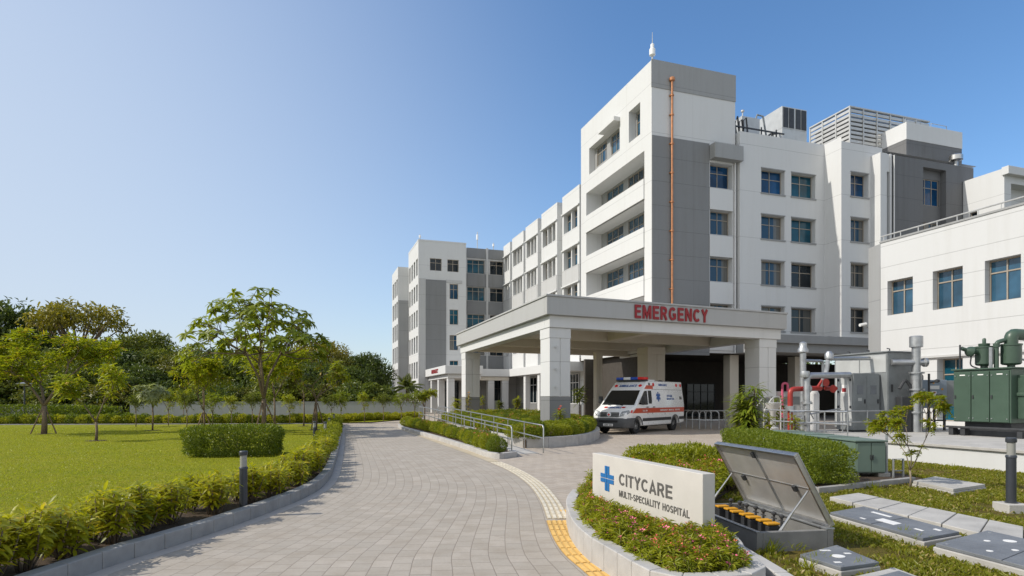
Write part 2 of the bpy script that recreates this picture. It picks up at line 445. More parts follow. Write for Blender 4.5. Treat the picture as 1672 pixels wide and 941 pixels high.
def glassmat(name, col, rough=.06, spec=.42):
    m, nt, b = nodes_of(name)
    o = pos(nt)
    c = mix_rgb(nt, ramp(nt, noise(nt, .55, 3, .6, o), .35, .65), tuple(x*.35 for x in col), col)
    lk(nt, c, b.inputs['Base Color']); b.inputs['Roughness'].default_value = rough
    b.inputs['Specular IOR Level'].default_value = spec; b.inputs['IOR'].default_value = 1.5
    bump(nt, b, noise(nt, .9, 2, .5, o), .06, .05)
    return m
glassmat('glass_blue', (.006, .075, .20))
glassmat('glass_dark', (.012, .022, .030))
glassmat('glass_teal', (.008, .095, .15))
glassmat('glass_lit', (.03, .10, .17), .05, .8)
def curtainglass(name, col, cloth, lo, hi):
    """pane with pleated curtains drawn part way behind it"""
    m, nt, b = nodes_of(name)
    o = nt.nodes.new('ShaderNodeTexCoord').outputs['Object']; sp = nt.nodes.new('ShaderNodeSeparateXYZ'); lk(nt, o, sp.inputs[0])
    r = nt.nodes.new('ShaderNodeObjectInfo').outputs['Random']
    x = math_n(nt, 'ABSOLUTE', math_n(nt, 'ADD', sp.outputs[0], math_n(nt, 'MULTIPLY', math_n(nt, 'SUBTRACT', r, .5), .7)))
    k = math_n(nt, 'GREATER_THAN', x, math_n(nt, 'ADD', lo, math_n(nt, 'MULTIPLY', r, hi-lo)))
    pl = math_n(nt, 'SINE', math_n(nt, 'MULTIPLY', sp.outputs[0], 42)); pl = ramp(nt, pl, -1, 1, .35, 1)
    cl = mix_rgb(nt, pl, tuple(c*.45 for c in cloth), cloth)
    c = mix_rgb(nt, math_n(nt, 'MULTIPLY', k, .8), col, cl); lk(nt, c, b.inputs['Base Color'])
    b.inputs['Roughness'].default_value = .07; b.inputs['Specular IOR Level'].default_value = .45; b.inputs['IOR'].default_value = 1.5
curtainglass('glass_curtain', (.010, .055, .11), (.20, .19, .165), .15, .75)
curtainglass('glass_curtain_dark', (.012, .025, .035), (.13, .13, .12), .1, .7)
glassmat('glass_van', (.012, .016, .018), .05, .7)

# pavers: brick courses that follow the drive (UV in metres: x along, y across)
def pavermat(name, c1, c2, mort, bw, rh, uv=True, border=None, rot=0.0):
    m, nt, b = nodes_of(name)
    if uv:
        vec = nt.nodes.new('ShaderNodeUVMap').outputs['UV']
    else:
        vec = mapping(nt, pos(nt), (1, 1, 1), (0, 0, rot))
    br = nt.nodes.new('ShaderNodeTexBrick'); lk(nt, vec, br.inputs['Vector'])
    br.inputs['Scale'].default_value = 1; br.inputs['Brick Width'].default_value = bw; br.inputs['Row Height'].default_value = rh
    br.inputs['Mortar Size'].default_value = .006; br.inputs['Mortar Smooth'].default_value = .3; br.inputs['Bias'].default_value = 0
    br.inputs['Color1'].default_value = (*c1, 1); br.inputs['Color2'].default_value = (*c2, 1); br.inputs['Mortar'].default_value = (*mort, 1)
    g = pos(nt)
    big = noise(nt, .35, 5, .6, g); mid = noise(nt, 2.3, 5, .65, g); fine = noise(nt, 28, 4, .7, g)
    c = mix_rgb(nt, ramp(nt, big, .35, .68, 0, .32), br.outputs['Color'], tuple(x*.72 for x in c1))
    c = mix_rgb(nt, ramp(nt, mid, .42, .75, 0, .6), c, tuple(x*f for x, f in zip(c1, (.62, .58, .52))))
    c = mix_rgb(nt, ramp(nt, fine, .35, .75, 0, .28), c, tuple(x*.5 for x in c1))
    # a few dark stains
    vor = noise(nt, .9, 6, .75, mapping(nt, g, (1, 1, 1), (0, 0, 0), (13, 4, 0)))
    c = mix_rgb(nt, ramp(nt, vor, .66, .74, 0, .35), c, tuple(x*.35 for x in c1))
    if border:
        sp = nt.nodes.new('ShaderNodeSeparateXYZ'); lk(nt, vec, sp.inputs[0])
        e = math_n(nt, 'LESS_THAN', sp.outputs[1], rh*1.0)
        c = mix_rgb(nt, math_n(nt, 'MULTIPLY', e, .5), c, border)
    lk(nt, c, b.inputs['Base Color']); b.inputs['Roughness'].default_value = .8
    b.inputs['Specular IOR Level'].default_value = .35
    h = math_n(nt, 'ADD', math_n(nt, 'MULTIPLY', br.outputs['Fac'], -1.0), math_n(nt, 'MULTIPLY', math_n(nt, 'ADD', fine, mid), .35))
    bump(nt, b, h, .55, .008)
    return m
pavermat('paver_road', (.44, .39, .33), (.375, .335, .283), (.235, .20, .165), .27, .235, True, (.52, .475, .43))
pavermat('paver_court', (.48, .415, .345), (.41, .355, .30), (.20, .17, .14), .30, .20, False, None, R(40))
pavermat('tactile_cream', (.54, .46, .33), (.46, .39, .28), (.22, .19, .15), .3, .6, True)
pavermat('tactile_yellow', (.62, .40, .13), (.52, .33, .11), (.25, .17, .08), .3, .6, True)
pavermat('path_slab', (.44, .42, .39), (.38, .365, .34), (.15, .14, .12), .9, .75, False, None, R(0))

def grassground(name, c1, c2, dry, sc=1.0):
    m, nt, b = nodes_of(name)
    g = pos(nt)
    n1 = noise(nt, .42*sc, 6, .65, g); n2 = noise(nt, 3*sc, 5, .7, g); n3 = noise(nt, 45*sc, 3, .7, g)
    c = mix_rgb(nt, ramp(nt, n1, .35, .65), c1, c2)
    c = mix_rgb(nt, ramp(nt, n2, .48, .72, 0, .7), c, dry)
    c = mix_rgb(nt, ramp(nt, n3, .3, .7, 0, .55), c, tuple(x*.45 for x in c1))
    lk(nt, c, b.inputs['Base Color']); b.inputs['Roughness'].default_value = .95; b.inputs['Specular IOR Level'].default_value = .15
    bump(nt, b, math_n(nt, 'ADD', n3, math_n(nt, 'MULTIPLY', n2, .6)), .9, .05)
    return m
grassground('lawn_turf', (.235, .265, .012), (.31, .31, .016), (.36, .30, .03))
grassground('rough_turf', (.12, .11, .018), (.20, .15, .04), (.29, .18, .085))
grassground('far_earth', (.10, .11, .03), (.14, .12, .05), (.17, .14, .08), .2)

# ---------------------------------------------------------------- camera, sky, sun
cam = bpy.data.cameras.new('camera'); co = bpy.data.objects.new('camera', cam); COL.objects.link(co)
co.location = (0, 0, H); co.rotation_euler = (R(90), 0, 0)
cam.sensor_width = 36; cam.lens = 36*F/1672; cam.shift_y = (HOR-470.5)/1672; cam.clip_end = 4000; cam.clip_start = .1
SC.camera = co
SUN_EL = R(42); trav = norm2((.979, .204))
sd = Vector((-trav[0]*math.cos(SUN_EL), -trav[1]*math.cos(SUN_EL), math.sin(SUN_EL)))
sl = bpy.data.lights.new('sun', 'SUN'); sl.energy = 3.15; sl.angle = R(.53); sl.color = (1.0, .94, .84)
so = bpy.data.objects.new('sun', sl); COL.objects.link(so); so.rotation_euler = (-sd).to_track_quat('-Z', 'Y').to_euler(); so.location = (-40, -10, 60)
wd = bpy.data.worlds.new('World'); SC.world = wd; wd.use_nodes = True
nt = wd.node_tree; bg = nt.nodes['Background']
sky = nt.nodes.new('ShaderNodeTexSky'); sky.sky_type = 'NISHITA'; sky.sun_disc = False
sky.sun_elevation = SUN_EL; sky.sun_rotation = math.atan2(sd.x, sd.y)
sky.air_density = 1.0; sky.dust_density = 1.2; sky.ozone_density = 2.5; sky.altitude = 100
dirn = nt.nodes.new('ShaderNodeTexCoord').outputs['Generated']
hs = nt.nodes.new('ShaderNodeHueSaturation'); hs.inputs['Saturation'].default_value = 1.18; lk(nt, sky.outputs[0], hs.inputs['Color'])
dt = nt.nodes.new('ShaderNodeVectorMath'); dt.operation = 'DOT_PRODUCT'; lk(nt, dirn, dt.inputs[0]); dt.inputs[1].default_value = (-.93, .30, -.22)
haze_side = ramp(nt, dt.outputs['Value'], -.06, .97, 0, .92, True)       # thin bright haze on the sun's side of the sky
sp = nt.nodes.new('ShaderNodeSeparateXYZ'); lk(nt, dirn, sp.inputs[0])
haze_low = ramp(nt, sp.outputs[2], .30, .0, 0, .75)
hz = math_n(nt, 'MAXIMUM', haze_side, math_n(nt, 'MULTIPLY', haze_low, haze_low))
cc = mix_rgb(nt, hz, hs.outputs['Color'], (3.2, 3.62, 4.2))
d2 = nt.nodes.new('ShaderNodeVectorMath'); d2.operation = 'DOT_PRODUCT'; lk(nt, dirn, d2.inputs[0]); d2.inputs[1].default_value = (-.25, -.96, .12)
cc = mix_rgb(nt, ramp(nt, d2.outputs['Value'], -.05, .85, 0, .87, True), cc, (5.1, 5.2, 5.2))          # bright sky zone added behind the viewer to lift light on front walls
lk(nt, cc, bg.inputs['Color']); bg.inputs['Strength'].default_value = .15
SC.view_settings.view_transform = 'Standard'; SC.view_settings.look = 'None'; SC.view_settings.exposure = .36; SC.view_settings.gamma = 1
SC.view_settings.use_curve_mapping = False
SC.render.engine = 'CYCLES'
SC.cycles.max_bounces = 8; SC.cycles.use_denoising = True
# ================================================================ windows
_wc = {}; _wr = random.Random(5)
def window(parent, org, pt, u0, u1, z0, z1, d, cols=2, transom=.32, glass='glass_blue', frame='window_frame', bar=.055):
    w = round(abs(u1-u0), 2); h = round(z1-z0, 2)
    if w > .9 and frame == 'window_frame' and _wr.random() < .30: glass = {'glass_blue': 'glass_curtain', 'glass_teal': 'glass_curtain', 'glass_lit': 'glass_curtain', 'glass_dark': 'glass_curtain_dark'}[glass]
    key = (w, h, cols, transom, glass, frame, bar)
    if key not in _wc:
        f = MB(); t = bar
        f.bx(-w/2, w/2, 0, .08, 0, t); f.bx(-w/2, w/2, 0, .08, h-t, h)
        f.bx(-w/2, -w/2+t, .001, .079, t, h-t); f.bx(w/2-t, w/2, .001, .079, t, h-t)
        for i in range(1, cols):
            x = -w/2+w*i/cols; f.bx(x-t/2, x+t/2, .004, .076, t, h-t)
        if transom:
            z = h*(1-transom); f.bx(-w/2+t, w/2-t, .008, .072, z-t/2, z+t/2)
        fo = f.build('window', frame)
        p = MB(); p.bx(-w/2+.01, w/2-.01, .045, .062, .01, h-.01)
        po = p.build('pane', glass)
        _wc[key] = (fo.data, po.data); bpy.data.objects.remove(fo); bpy.data.objects.remove(po)
    fm, pm = _wc[key]
    o = Vector(pt((u0+u1)/2, d, z0)); Y = (Vector(pt((u0+u1)/2, d+1, z0))-o).normalized(); Z = Vector((0, 0, 1)); X = Y.cross(Z)
    mt = Matrix((X, Y, Z)).transposed().to_4x4(); mt.translation = o-Vector(org)
    wo = bpy.data.objects.new('window', fm); COL.objects.link(wo); wo.parent = parent; wo.matrix_local = mt
    pa = bpy.data.objects.new('pane', pm); COL.objects.link(pa); pa.parent = wo
    return wo

# ================================================================ main block: corner tower + front
org = M.p(0, 0, 0)
MAIN = thing('hospital_main_block', 'tall white and grey main hospital block with corner tower and orange downpipe', 'hospital building', org)
ZB = 5.05            # underside of the first floor: below it the front is open
mb = MB()            # tower walls
ptL = lambda u, d, z: M.p(d, u, z)        # tower left face, u along b
ptF = lambda u, d, z: M.p(u, d, z)        # front face, u along a
balc = [(1.0, 10.9, 17.75-3.55*k, 19.85-3.55*k, 1.5) for k in range(4)]
topw = [(4.75, 10.3, 21.3, 23.6, .55), (1.6, 3.3, 21.3, 23.7, .6)]
mb.wall(ptL, 0, 12, ZB, 26, balc+topw, 1.5)
col1 = [(4.95, 6.95, 17.4-3.5*k, 19.25-3.5*k, .65) for k in range(4)]
mb.wall(ptF, 0, 7.2, ZB, 26, col1, .65)
mb.wall(lambda u, d, z: M.p(7.2-d, u, z), 0, 12, 21, 26, [], .1)
mb.wall(lambda u, d, z: M.p(u, 12-d, z), 0, 7.2, ZB, 26, [], .1)
mb.quad(M.p(0, 0, 25.6), M.p(7.2, 0, 25.6), M.p(7.2, 12, 25.6), M.p(0, 12, 25.6))
tw = mb.build('tower_wall', ['white_render'], MAIN, org)
# the balcony back walls and top-floor infill
mb = MB()
for k in range(4):
    z0, z1 = 17.75-3.55*k, 19.85-3.55*k
    ops = [(1.15, 2.3, z0+.15, z1-.12), (3.0, 6.1, z0+.15, z1-.12), (6.9, 9.9, z0+.15, z1-.12)]
    pt = lambda u, d, z: M.p(1.5+d, u, z)
    mb.wall(pt, 1.0, 10.9, z0, z1, ops, .14)
    for o, c in zip(ops, (1, 4, 3)): window(MAIN, org, pt, o[0], o[1], o[2], o[3], .06, c, .42, 'glass_lit')
mb.build('balcony_wall', ['pale_grey_render'], MAIN, org)
mb = MB(); pt = lambda u, d, z: M.p(.55+d, u, z)
ops = [(4.85, 7.2, 21.9, 23.45), (8.0, 9.9, 21.9, 23.45)]
mb.wall(pt, 4.75, 10.3, 21.3, 23.6, ops, .12)
for o, c in zip(ops, (3, 2)): window(MAIN, org, pt, *o, .05, c, .35, 'glass_lit')
ops = [(1.75, 3.15, 21.5, 23.55)]
mb.wall(lambda u, d, z: M.p(.6+d, u, z), 1.6, 3.3, 21.3, 23.7, ops, .12)
window(MAIN, org, lambda u, d, z: M.p(.6+d, u, z), 1.75, 3.15, 21.5, 23.55, .05, 2, .35, 'glass_lit')
mb.build('top_floor_wall', ['pale_grey_render'], MAIN, org)
mb = MB()
mb.box(M, -.55, .5, 4.7, 7.5, 23.62, 23.95)           # hood over the wide top window
mb.build('window_hood', ['white_render'], MAIN, org, bevel=.02)
each_box('balcony_parapet', ['white_render'], MAIN, org, M, [(-.10, .12, .98, 10.92, 17.75-3.55*k-1.45, 17.78-3.55*k) for k in range(4)], .015)
# grey cladding on the front face
mb = MB(); mb.box(M, -.04, 7.23, -.05, .02, 24.05, 26.05); mb.build('grey_cornice_band', ['pale_grey_render'], MAIN, org, bevel=.01)
mb = MB(); mb.box(M, 0.01, 4.88, -.045, .02, ZB-.2, 20.6); mb.build('dark_cladding_panel', ['mid_grey_render'], MAIN, org, bevel=.01)
mb = MB(); mb.box(M, 4.9, 7.45, -.65, .3, 19.4, 20.5); mb.build('grey_window_hood', ['pale_grey_render'], MAIN, org, bevel=.02)
each_box('spandrel', ['white_render'], MAIN, org, M, [(4.9, 7.0, -.06, .02, 15.75-3.5*k, 17.38-3.5*k) for k in range(4)], .01)
for k in range(4): window(MAIN, org, ptF, 4.95, 6.95, 17.4-3.5*k, 19.25-3.5*k, .5, 2, .33, 'glass_blue')
mb = MB(); mb.cyl(M.p(7.1, -.12, ZB), M.p(7.1, -.12, 19.4), .07, n=10); mb.build('rain_pipe', ['white_render'], MAIN, org, smooth=True)
# front wall right of the tower
mb = MB()
pt0 = lambda u, d, z: M.p(u, -.35+d, z)
ops = [o for k in range(4) for o in ((9.3, 11.5, 17.35-3.5*k, 19.2-3.5*k), (12.14, 14.5, 17.35-3.5*k, 19.2-3.5*k))]
mb.wall(pt0, 7.35, 15.38, 6.35, 21.75, ops, .55)
mb.wall(lambda u, d, z: M.p(7.35+d, u, z), -.35, 12, ZB, 21.75, [], .1)
mb.wall(lambda u, d, z: M.p(15.38+d, u, z), -2, -.35, 6.35, 21.75, [], .1)       # return face, lit over the parapet
mb.wall(lambda u, d, z: M.p(15.38+d, u, z), -.35, 1.5, 21.3, 21.75, [], .1)
ptB = lambda u, d, z: M.p(u, -2+d, z)
opsb = [(16.3, 18.1, 17.3-3.5*k, 19.15-3.5*k) for k in range(4)]
mb.wall(ptB, 15.38, 19.5, 6.35, 21.4, opsb, .6)
mb.quad(M.p(7.35, -.35, 21.35), M.p(15.38, -.35, 21.35), M.p(15.38, 14, 21.35), M.p(7.35, 14, 21.35))
mb.quad(M.p(15.38, -2, 21.2), M.p(30, -2, 21.2), M.p(30, 14, 21.2), M.p(15.38, 14, 21.2))
mb.wall(lambda u, d, z: M.p(u, -.1-d, z), 7.35, 15.38, 21.35, 21.75, [], .1)
mb.quad(M.p(7.35, -.35, 21.75), M.p(15.38, -.35, 21.75), M.p(15.38, -.1, 21.75), M.p(7.35, -.1, 21.75))
mb.build('front_wall', ['white_render'], MAIN, org)
for o in ops: window(MAIN, org, pt0, *o, .4, 2, .36, 'glass_blue' if o[0] < 10 else 'glass_dark' if o[2] < 13 else 'glass_teal')
for o in opsb: window(MAIN, org, ptB, *o, .45, 2, .36, 'glass_dark' if o[2] < 13 else 'glass_blue')
for o in ops+opsb:
    b = -.35 if o in ops else -2
    each_box('window_sill', ['pale_grey_render'], MAIN, org, M, [(o[0]-.06, o[1]+.06, b-.07, b+.1, o[2]-.10, o[2]-.002)])
    each_box('window_head', ['pale_grey_render'], MAIN, org, M, [(o[0]-.04, o[1]+.04, b-.05, b+.1, o[3]+.002, o[3]+.07)])
# projecting fin and its slot
mb = MB(); mb.box(M, 18.34, 19.0, -2.85, -1.9, 6.35, 20.6); mb.box(M, 19.32, 19.5, -2.85, -1.9, 6.35, 20.6); mb.box(M, 19.0, 19.32, -2.8, -1.9, 19.2, 20.58)
mb.build('fin_wall', ['white_render'], MAIN, org, bevel=.015)
mb = MB(); mb.box(M, 19.01, 19.31, -2.3, -1.95, 6.5, 19.19); mb.build('slot_glazing', ['glass_dark'], MAIN, org)
# first-floor edge beam above the open ground floor
mb = MB(); mb.box(M, 7.2, 20, -2.5, .5, 5.72, 6.34); mb.box(M, 7.2, 20, -2.2, .5, ZB, 5.71)
mb.build('edge_beam', ['pale_grey_render'], MAIN, org, bevel=.02)
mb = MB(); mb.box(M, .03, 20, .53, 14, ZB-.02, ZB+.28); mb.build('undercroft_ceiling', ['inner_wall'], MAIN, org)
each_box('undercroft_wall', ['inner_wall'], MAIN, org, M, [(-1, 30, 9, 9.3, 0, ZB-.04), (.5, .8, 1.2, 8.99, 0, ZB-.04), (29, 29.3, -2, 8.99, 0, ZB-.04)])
for a in (7.6, 13.8, 19.4):
    mb = MB(); mb.box(M, a-.4, a+.4, .6, 1.4, 0, ZB-.05); mb.build('undercroft_column', ['soffit_render'], MAIN, org, bevel=.02)
for a0, a1 in ((4.2, 6.8), (9.0, 12.0), (15, 18)):
    window(MAIN, org, lambda u, d, z: M.p(u, 8.86+d, z), a0, a1, .02, 3.0, 0, 4, .25, 'glass_dark', 'dark_steel')
# rust-orange rain pipe with its brackets
mb = MB(); P = [M.p(1.57, -.20, z) for z in (6.0, 24.6)]
mb.cyl(P[0], P[1], .085, n=12); mb.lathe(M.p(1.57, -.2, 24.6), [(.085, 0), (.2, .05), (.22, .22), (.14, .3)], 12)
pipe = mb.build('downpipe', ['copper_pipe'], MAIN, org, smooth=True)
for z in (7.5, 9.6, 11.7, 13.8, 15.9, 18.0, 20.1, 22.2, 23.6):
    mb = MB(); mb.cyl(M.p(1.57, -.2, z-.05), M.p(1.57, -.2, z+.05), .13, n=12); mb.box(M, 1.40, 1.74, -.2, -.04, z-.03, z+.03)
    mb.build('pipe_bracket', ['copper_pipe'], pipe, org, smooth=True)

# ================================================================ dark service block, right rear
org2 = M.p(19.6, -2.85, 0)
SERV = thing('hospital_service_block', 'dark grey clad stair block with white top volume, behind the low white annex roof', 'hospital building', org2)
mb = MB(); ptD = lambda u, d, z: M.p(u, -2.85+d, z)
opd = [(22.8, 25.3, 6.5, 20.0, .5), (27.3, 27.9, 14.6, 18.9, .4)]
mb.wall(ptD, 19.6, 28.4, 5, 20.55, opd, .9)
mb.quad(M.p(19.6, -2.85, 20.55), M.p(28.4, -2.85, 20.55), M.p(28.4, 9, 20.55), M.p(19.6, 9, 20.55))
mb.wall(lambda u, d, z: M.p(28.4-d, u, z), -2.85, 9, 5, 20.55, [], .1)
mb.wall(lambda u, d, z: M.p(19.6+d, u, z), -2.85, -1.9, 5, 20.55, [], .1)
ptR = lambda u, d, z: M.p(u, -2.35+d, z)
opr = [(22.95, 25.15, 17.2, 19.3), (22.95, 25.15, 13.7, 15.8), (22.95, 25.15, 10.2, 12.3)]
mb.wall(ptR, 22.8, 25.3, 6.5, 20.0, opr, .15)
mb.build('dark_wall', ['dark_grey_render'], SERV, org2)
for o in opr: window(SERV, org2, ptR, *o, .06, 3, .33, 'glass_blue')
window(SERV, org2, ptD, 27.3, 27.9, 14.6, 18.9, .3, 1, .25, 'glass_teal')
mb = MB(); mb.box(M, 23.06, 29.4, -1.2, 6, 20.5, 22.9); mb.build('upper_dark_wall', ['dark_grey_render'], SERV, org2)
mb = MB(); mb.box(M, 23.03, 29.43, -1.23, 6.03, 22.9, 24.3); mb.build('upper_white_wall', ['white_render'], SERV, org2, bevel=.02)
mb = MB(); mb.box(M, 20.4, 23.03, 1.3, 5.9, 20.5, 23.6); mb.build('upper_side_wall', ['white_render'], SERV, org2, bevel=.02)
for a0, a1 in ((23.3, 25.0), (26.2, 28.0)):
    mb = MB(); q = [M.p(a0, -.9, 24.3), M.p(a0, -.9, 24.75), M.p(a1, -.9, 24.75), M.p(a1, -.9, 24.3)]; mb.tube(q, .03, 6); mb.build('roof_handrail', ['galvanised'], SERV, org2, smooth=True)
mb = MB(); mb.cyl(M.p(19.62, -2.95, 6), M.p(19.62, -2.95, 20.5), .05, n=8); mb.build('rain_pipe', ['white_render'], SERV, org2, smooth=True)
# right end: white wing behind the annex
org3 = M.p(27.15, -6, 0)
END = thing('hospital_end_wing', 'white end wing of the hospital at the right edge, rising behind the annex roof railing', 'hospital building', org3)
mb = MB(); mb.wall(lambda u, d, z: M.p(27.15+d, u, z), -6, -2.9, 5, 19.3, [(-4.0, -3.4, 14.3, 16.6, .3)], .3)
pt = lambda u, d, z: M.p(u, -6+d, z); opw = [(27.9, 31.5, 12.6, 18.2, .9)]
mb.wall(pt, 27.15, 45, 5, 19.3, opw+[(33, 36, 14.5, 17.5, .4)], .9)
mb.quad(M.p(27.15, -6, 19.3), M.p(45, -6, 19.3), M.p(45, 4, 19.3), M.p(27.15, 4, 19.3))
pt2 = lambda u, d, z: M.p(u, -5.1+d, z); mb.wall(pt2, 27.9, 31.5, 12.6, 18.2, [(28.3, 31.2, 14.6, 16.9)], .15)
mb.build('white_wall', ['white_render'], END, org3)
window(END, org3, pt2, 28.3, 31.2, 14.6, 16.9, .06, 3, .4, 'glass_dark'); window(END, org3, pt, 33, 36, 14.5, 17.5, .3, 3, .33, 'glass_blue')
window(END, org3, lambda u, d, z: M.p(27.15+d, u, z), -4.0, -3.4, 14.3, 16.6, .2, 1, 0, 'glass_dark')
mb = MB(); mb.box(M, 27.0, 45, -6.4, -5.9, 18.75, 19.36); mb.build('roof_overhang', ['white_render'], END, org3, bevel=.02)

# ================================================================ long wing
orgw = M.p(0, 12.2, 0)
WING = thing('hospital_long_wing', 'long white hospital wing with stepped projecting bays, running back from the corner tower', 'hospital building', orgw)
mb = MB(); ptW = lambda u, d, z: M.p(.55+d, u, z)
mb.wall(ptW, 12.05, 35.2, 0, 20.6, [], .1)
mb.quad(M.p(.55, 12, 20.6), M.p(12, 12, 20.6), M.p(12, 35.2, 20.6), M.p(.55, 35.2, 20.6))
mb.build('rear_wall', ['white_render'], WING, orgw)
bays = [(12.35, 16.3, 21.15, 2), (17.6, 21.9, 21.1, 3), (23.0, 26.9, 21.0, 3), (27.6, 31.7, 20.9, 3), (32.5, 35.15, 20.8, 2)]
for b0, b1, zt, n in bays:
    mb = MB(); pt = lambda u, d, z: M.p(d, u, z)
    ops = [(b0+.45, b1-.35, 17.45-3.5*k, 19.3-3.5*k, .5) for k in range(4)]
    mb.wall(pt, b0, b1, 5.0, zt, ops, .5)
    mb.quad(M.p(0, b0, zt), M.p(1.6, b0, zt), M.p(1.6, b1, zt), M.p(0, b1, zt))
    mb.wall(lambda u, d, z: M.p(u, b0+d, z), 0, .56, 5, zt, [], .1); mb.wall(lambda u, d, z: M.p(u, b1-d, z), 0, .56, 5, zt, [], .1)
    mb.wall(lambda u, d, z: M.p(u, b0+d, z), .56, 1.6, 20.6, zt, [], .1); mb.wall(lambda u, d, z: M.p(u, b1-d, z), .56, 1.6, 20.6, zt, [], .1)
    mb.quad(M.p(0, b0, 5), M.p(.56, b0, 5), M.p(.56, b1, 5), M.p(0, b1, 5))
    for o in ops:                                      # projecting sill and head slab
        mb.box(M, -.14, .05, b0-.03, b1+.03, o[3]+.01, o[3]+.13)
    o0, o1 = b0+.45, b1-.35
    for k in range(4):
        for i in range(1, n):
            u = o0+(o1-o0)*i/n; mb.box(M, .12, .5, u-.09, u+.09, 17.45-3.5*k, 19.3-3.5*k)
    mb.build('bay_wall', ['white_render'], WING, orgw)
    each_box('grey_spandrel', ['light_grey_render'], WING, orgw, M, [(-.05, .05, b0+.1, b1-.05, 15.95-3.5*k, 17.43-3.5*k) for k in ((1, 2) if b0 > 13 else (1,))])
    for k in range(4):
        for i in range(n):
            a = o0+(o1-o0)*i/n+(.1 if i else .02); b = o0+(o1-o0)*(i+1)/n-(.1 if i < n-1 else .02)
            window(WING, orgw, pt, a, b, 17.5-3.5*k, 19.25-3.5*k, .42, 2 if n < 3 else 1 if (i == 1) else 2, .34, 'glass_lit' if b0 < 13 else 'glass_dark')
for b in (16.9, 22.4, 27.25, 32.1):
    mb = MB(); mb.cyl(M.p(.42, b, 5), M.p(.42, b, 20.9), .07, n=8); mb.build('rain_pipe', ['white_render'], WING, orgw, smooth=True)
# ground-floor arcade
each_box('arcade_slab', ['white_render'], WING, orgw, M, [(-1.5, .5, 12.1, 28.2, 4.15, 5.0), (-6.6, .5, 28.2, 29.2, 4.15, 4.98), (-6.6, .5, 29.2, 33, 4.2, 4.9)], .02)
mb = MB(); mb.box(M, -6.5, -1.45, 28.42, 28.9, 3.7, 4.14); mb.build('arcade_beam', ['soffit_render'], WING, orgw, bevel=.02)
for b in (13.0, 16.0, 19.4, 23.6):
    mb = MB(); mb.box(M, -1.3, -.75, b-.3, b+.3, 0, 4.14); mb.build('arcade_column', ['white_render'], WING, orgw, bevel=.02)
for a in (-5.6, -3.6, -1.9):
    mb = MB(); mb.box(M, a-.38, a+.38, 28.45, 29.1, 0, 3.69); mb.build('arcade_column', ['white_render'], WING, orgw, bevel=.02)
mb = MB(); mb.box(M, -6.6, .5, 31.5, 31.8, 0, 4.18); mb.build('arcade_wall', ['light_grey_render'], WING, orgw)
each_box('grey_plinth', ['mid_grey_render'], WING, orgw, M, [(.3, .54, 12.1, 31.5, 0, 1.1), (-3.2, -2.29, 28.6, 28.95, 0, 1.4)])
for b0, b1 in ((13.4, 15.4), (17.0, 18.9), (20.0, 23.2), (24.4, 27.6)):
    window(WING, orgw, lambda u, d, z: M.p(.40+d, u, z), b0, b1, 1.12, 4.0, 0, 3, .3, 'glass_dark', 'white_render', .07)
for a0, a1 in ((-6.3, -4.2), (-3.2, -1.2)):
    window(WING, orgw, lambda u, d, z: M.p(u, 31.38+d, z), a0, a1, .02, 4.0, 0, 3, .3, 'glass_dark', 'dark_steel')
# the link at the back, facing the drive
mb = MB(); ptK = lambda u, d, z: M.p(u, 35.2+d, z)
opk = [o for k in range(4) for o in ((-4.7, -2.45, 17.2-3.4*k, 18.9-3.4*k), (-1.75, .0, 17.2-3.4*k, 18.9-3.4*k))]
mb.wall(ptK, -5.4, .55, 0, 20.3, opk, .3); mb.quad(M.p(-5.4, 35.2, 20.3), M.p(.55, 35.2, 20.3), M.p(.55, 42, 20.3), M.p(-5.4, 42, 20.3))
mb.build('link_wall', ['light_grey_render'], WING, orgw)
each_box('link_spandrel', ['mid_grey_render'], WING, orgw, M, [(-4.75, .5, 35.12, 35.22, 15.55-3.4*k, 17.15-3.4*k) for k in range(4)]+[(-4.75, .5, 35.12, 35.22, 19.1, 20.32)])
mb = MB(); mb.box(M, -2.3, -2.05, 35.0, 35.22, 5, 20.4); mb.build('link_pier', ['light_grey_render'], WING, orgw)
for o in opk: window(WING, orgw, ptK, *o, .2, 3 if o[0] < -2 else 2, .3, 'glass_teal' if o[0] < -2 else 'glass_dark')

# ================================================================ rear block
orgr = M.p(-11.15, 33, 0)
REAR = thing('hospital_rear_block', 'distant white rear hospital block with tall dark grey panel, left of the emergency canopy', 'hospital building', orgr)
mb = MB(); ptS = lambda u, d, z: M.p(u, 33+d, z)
opf = [(-9.78, -8.38, 16.75, 18.2), (-7.69, -6.31, 16.75, 18.2)]+[(-7.42, -6.37, 13.5-3.05*k, 15.3-3.05*k) for k in range(4)]
mb.wall(ptS, -11.15, -5.4, 0, 20.2, opf, .25)
ptT = lambda u, d, z: M.p(-11.15+d, u, z)
opl = [(33.5+1.75*i, 34.6+1.75*i, 16.2-3.05*k, 18.2-3.05*k) for k in range(6) for i in range(4) if 16.2-3.05*k > .5]
mb.wall(ptT, 33, 40.4, 0, 20.2, opl, .3)
mb.wall(lambda u, d, z: M.p(-5.4-d, u, z), 33, 42, 0, 20.2, [], .1)
mb.quad(M.p(-11.15, 33, 20.1), M.p(-5.4, 33, 20.1), M.p(-5.4, 40.4, 20.1), M.p(-11.15, 40.4, 20.1))
mb.wall(lambda u, d, z: M.p(u, 40.4-d, z), -11.15, -5.4, 18.4, 20.2, [], .1)
mb.wall(lambda u, d, z: M.p(u, 46-d, z), -12.5, -5.4, 0, 18.4, [], .1)
mb.build('white_wall', ['white_render'], REAR, orgr)
for o in opf: window(REAR, orgr, ptS, *o, .15, 2, .35, 'glass_dark' if o[2] > 16 else 'glass_teal')
for o in opl: window(REAR, orgr, ptT, *o, .2, 1, .3, 'glass_dark', bar=.05)
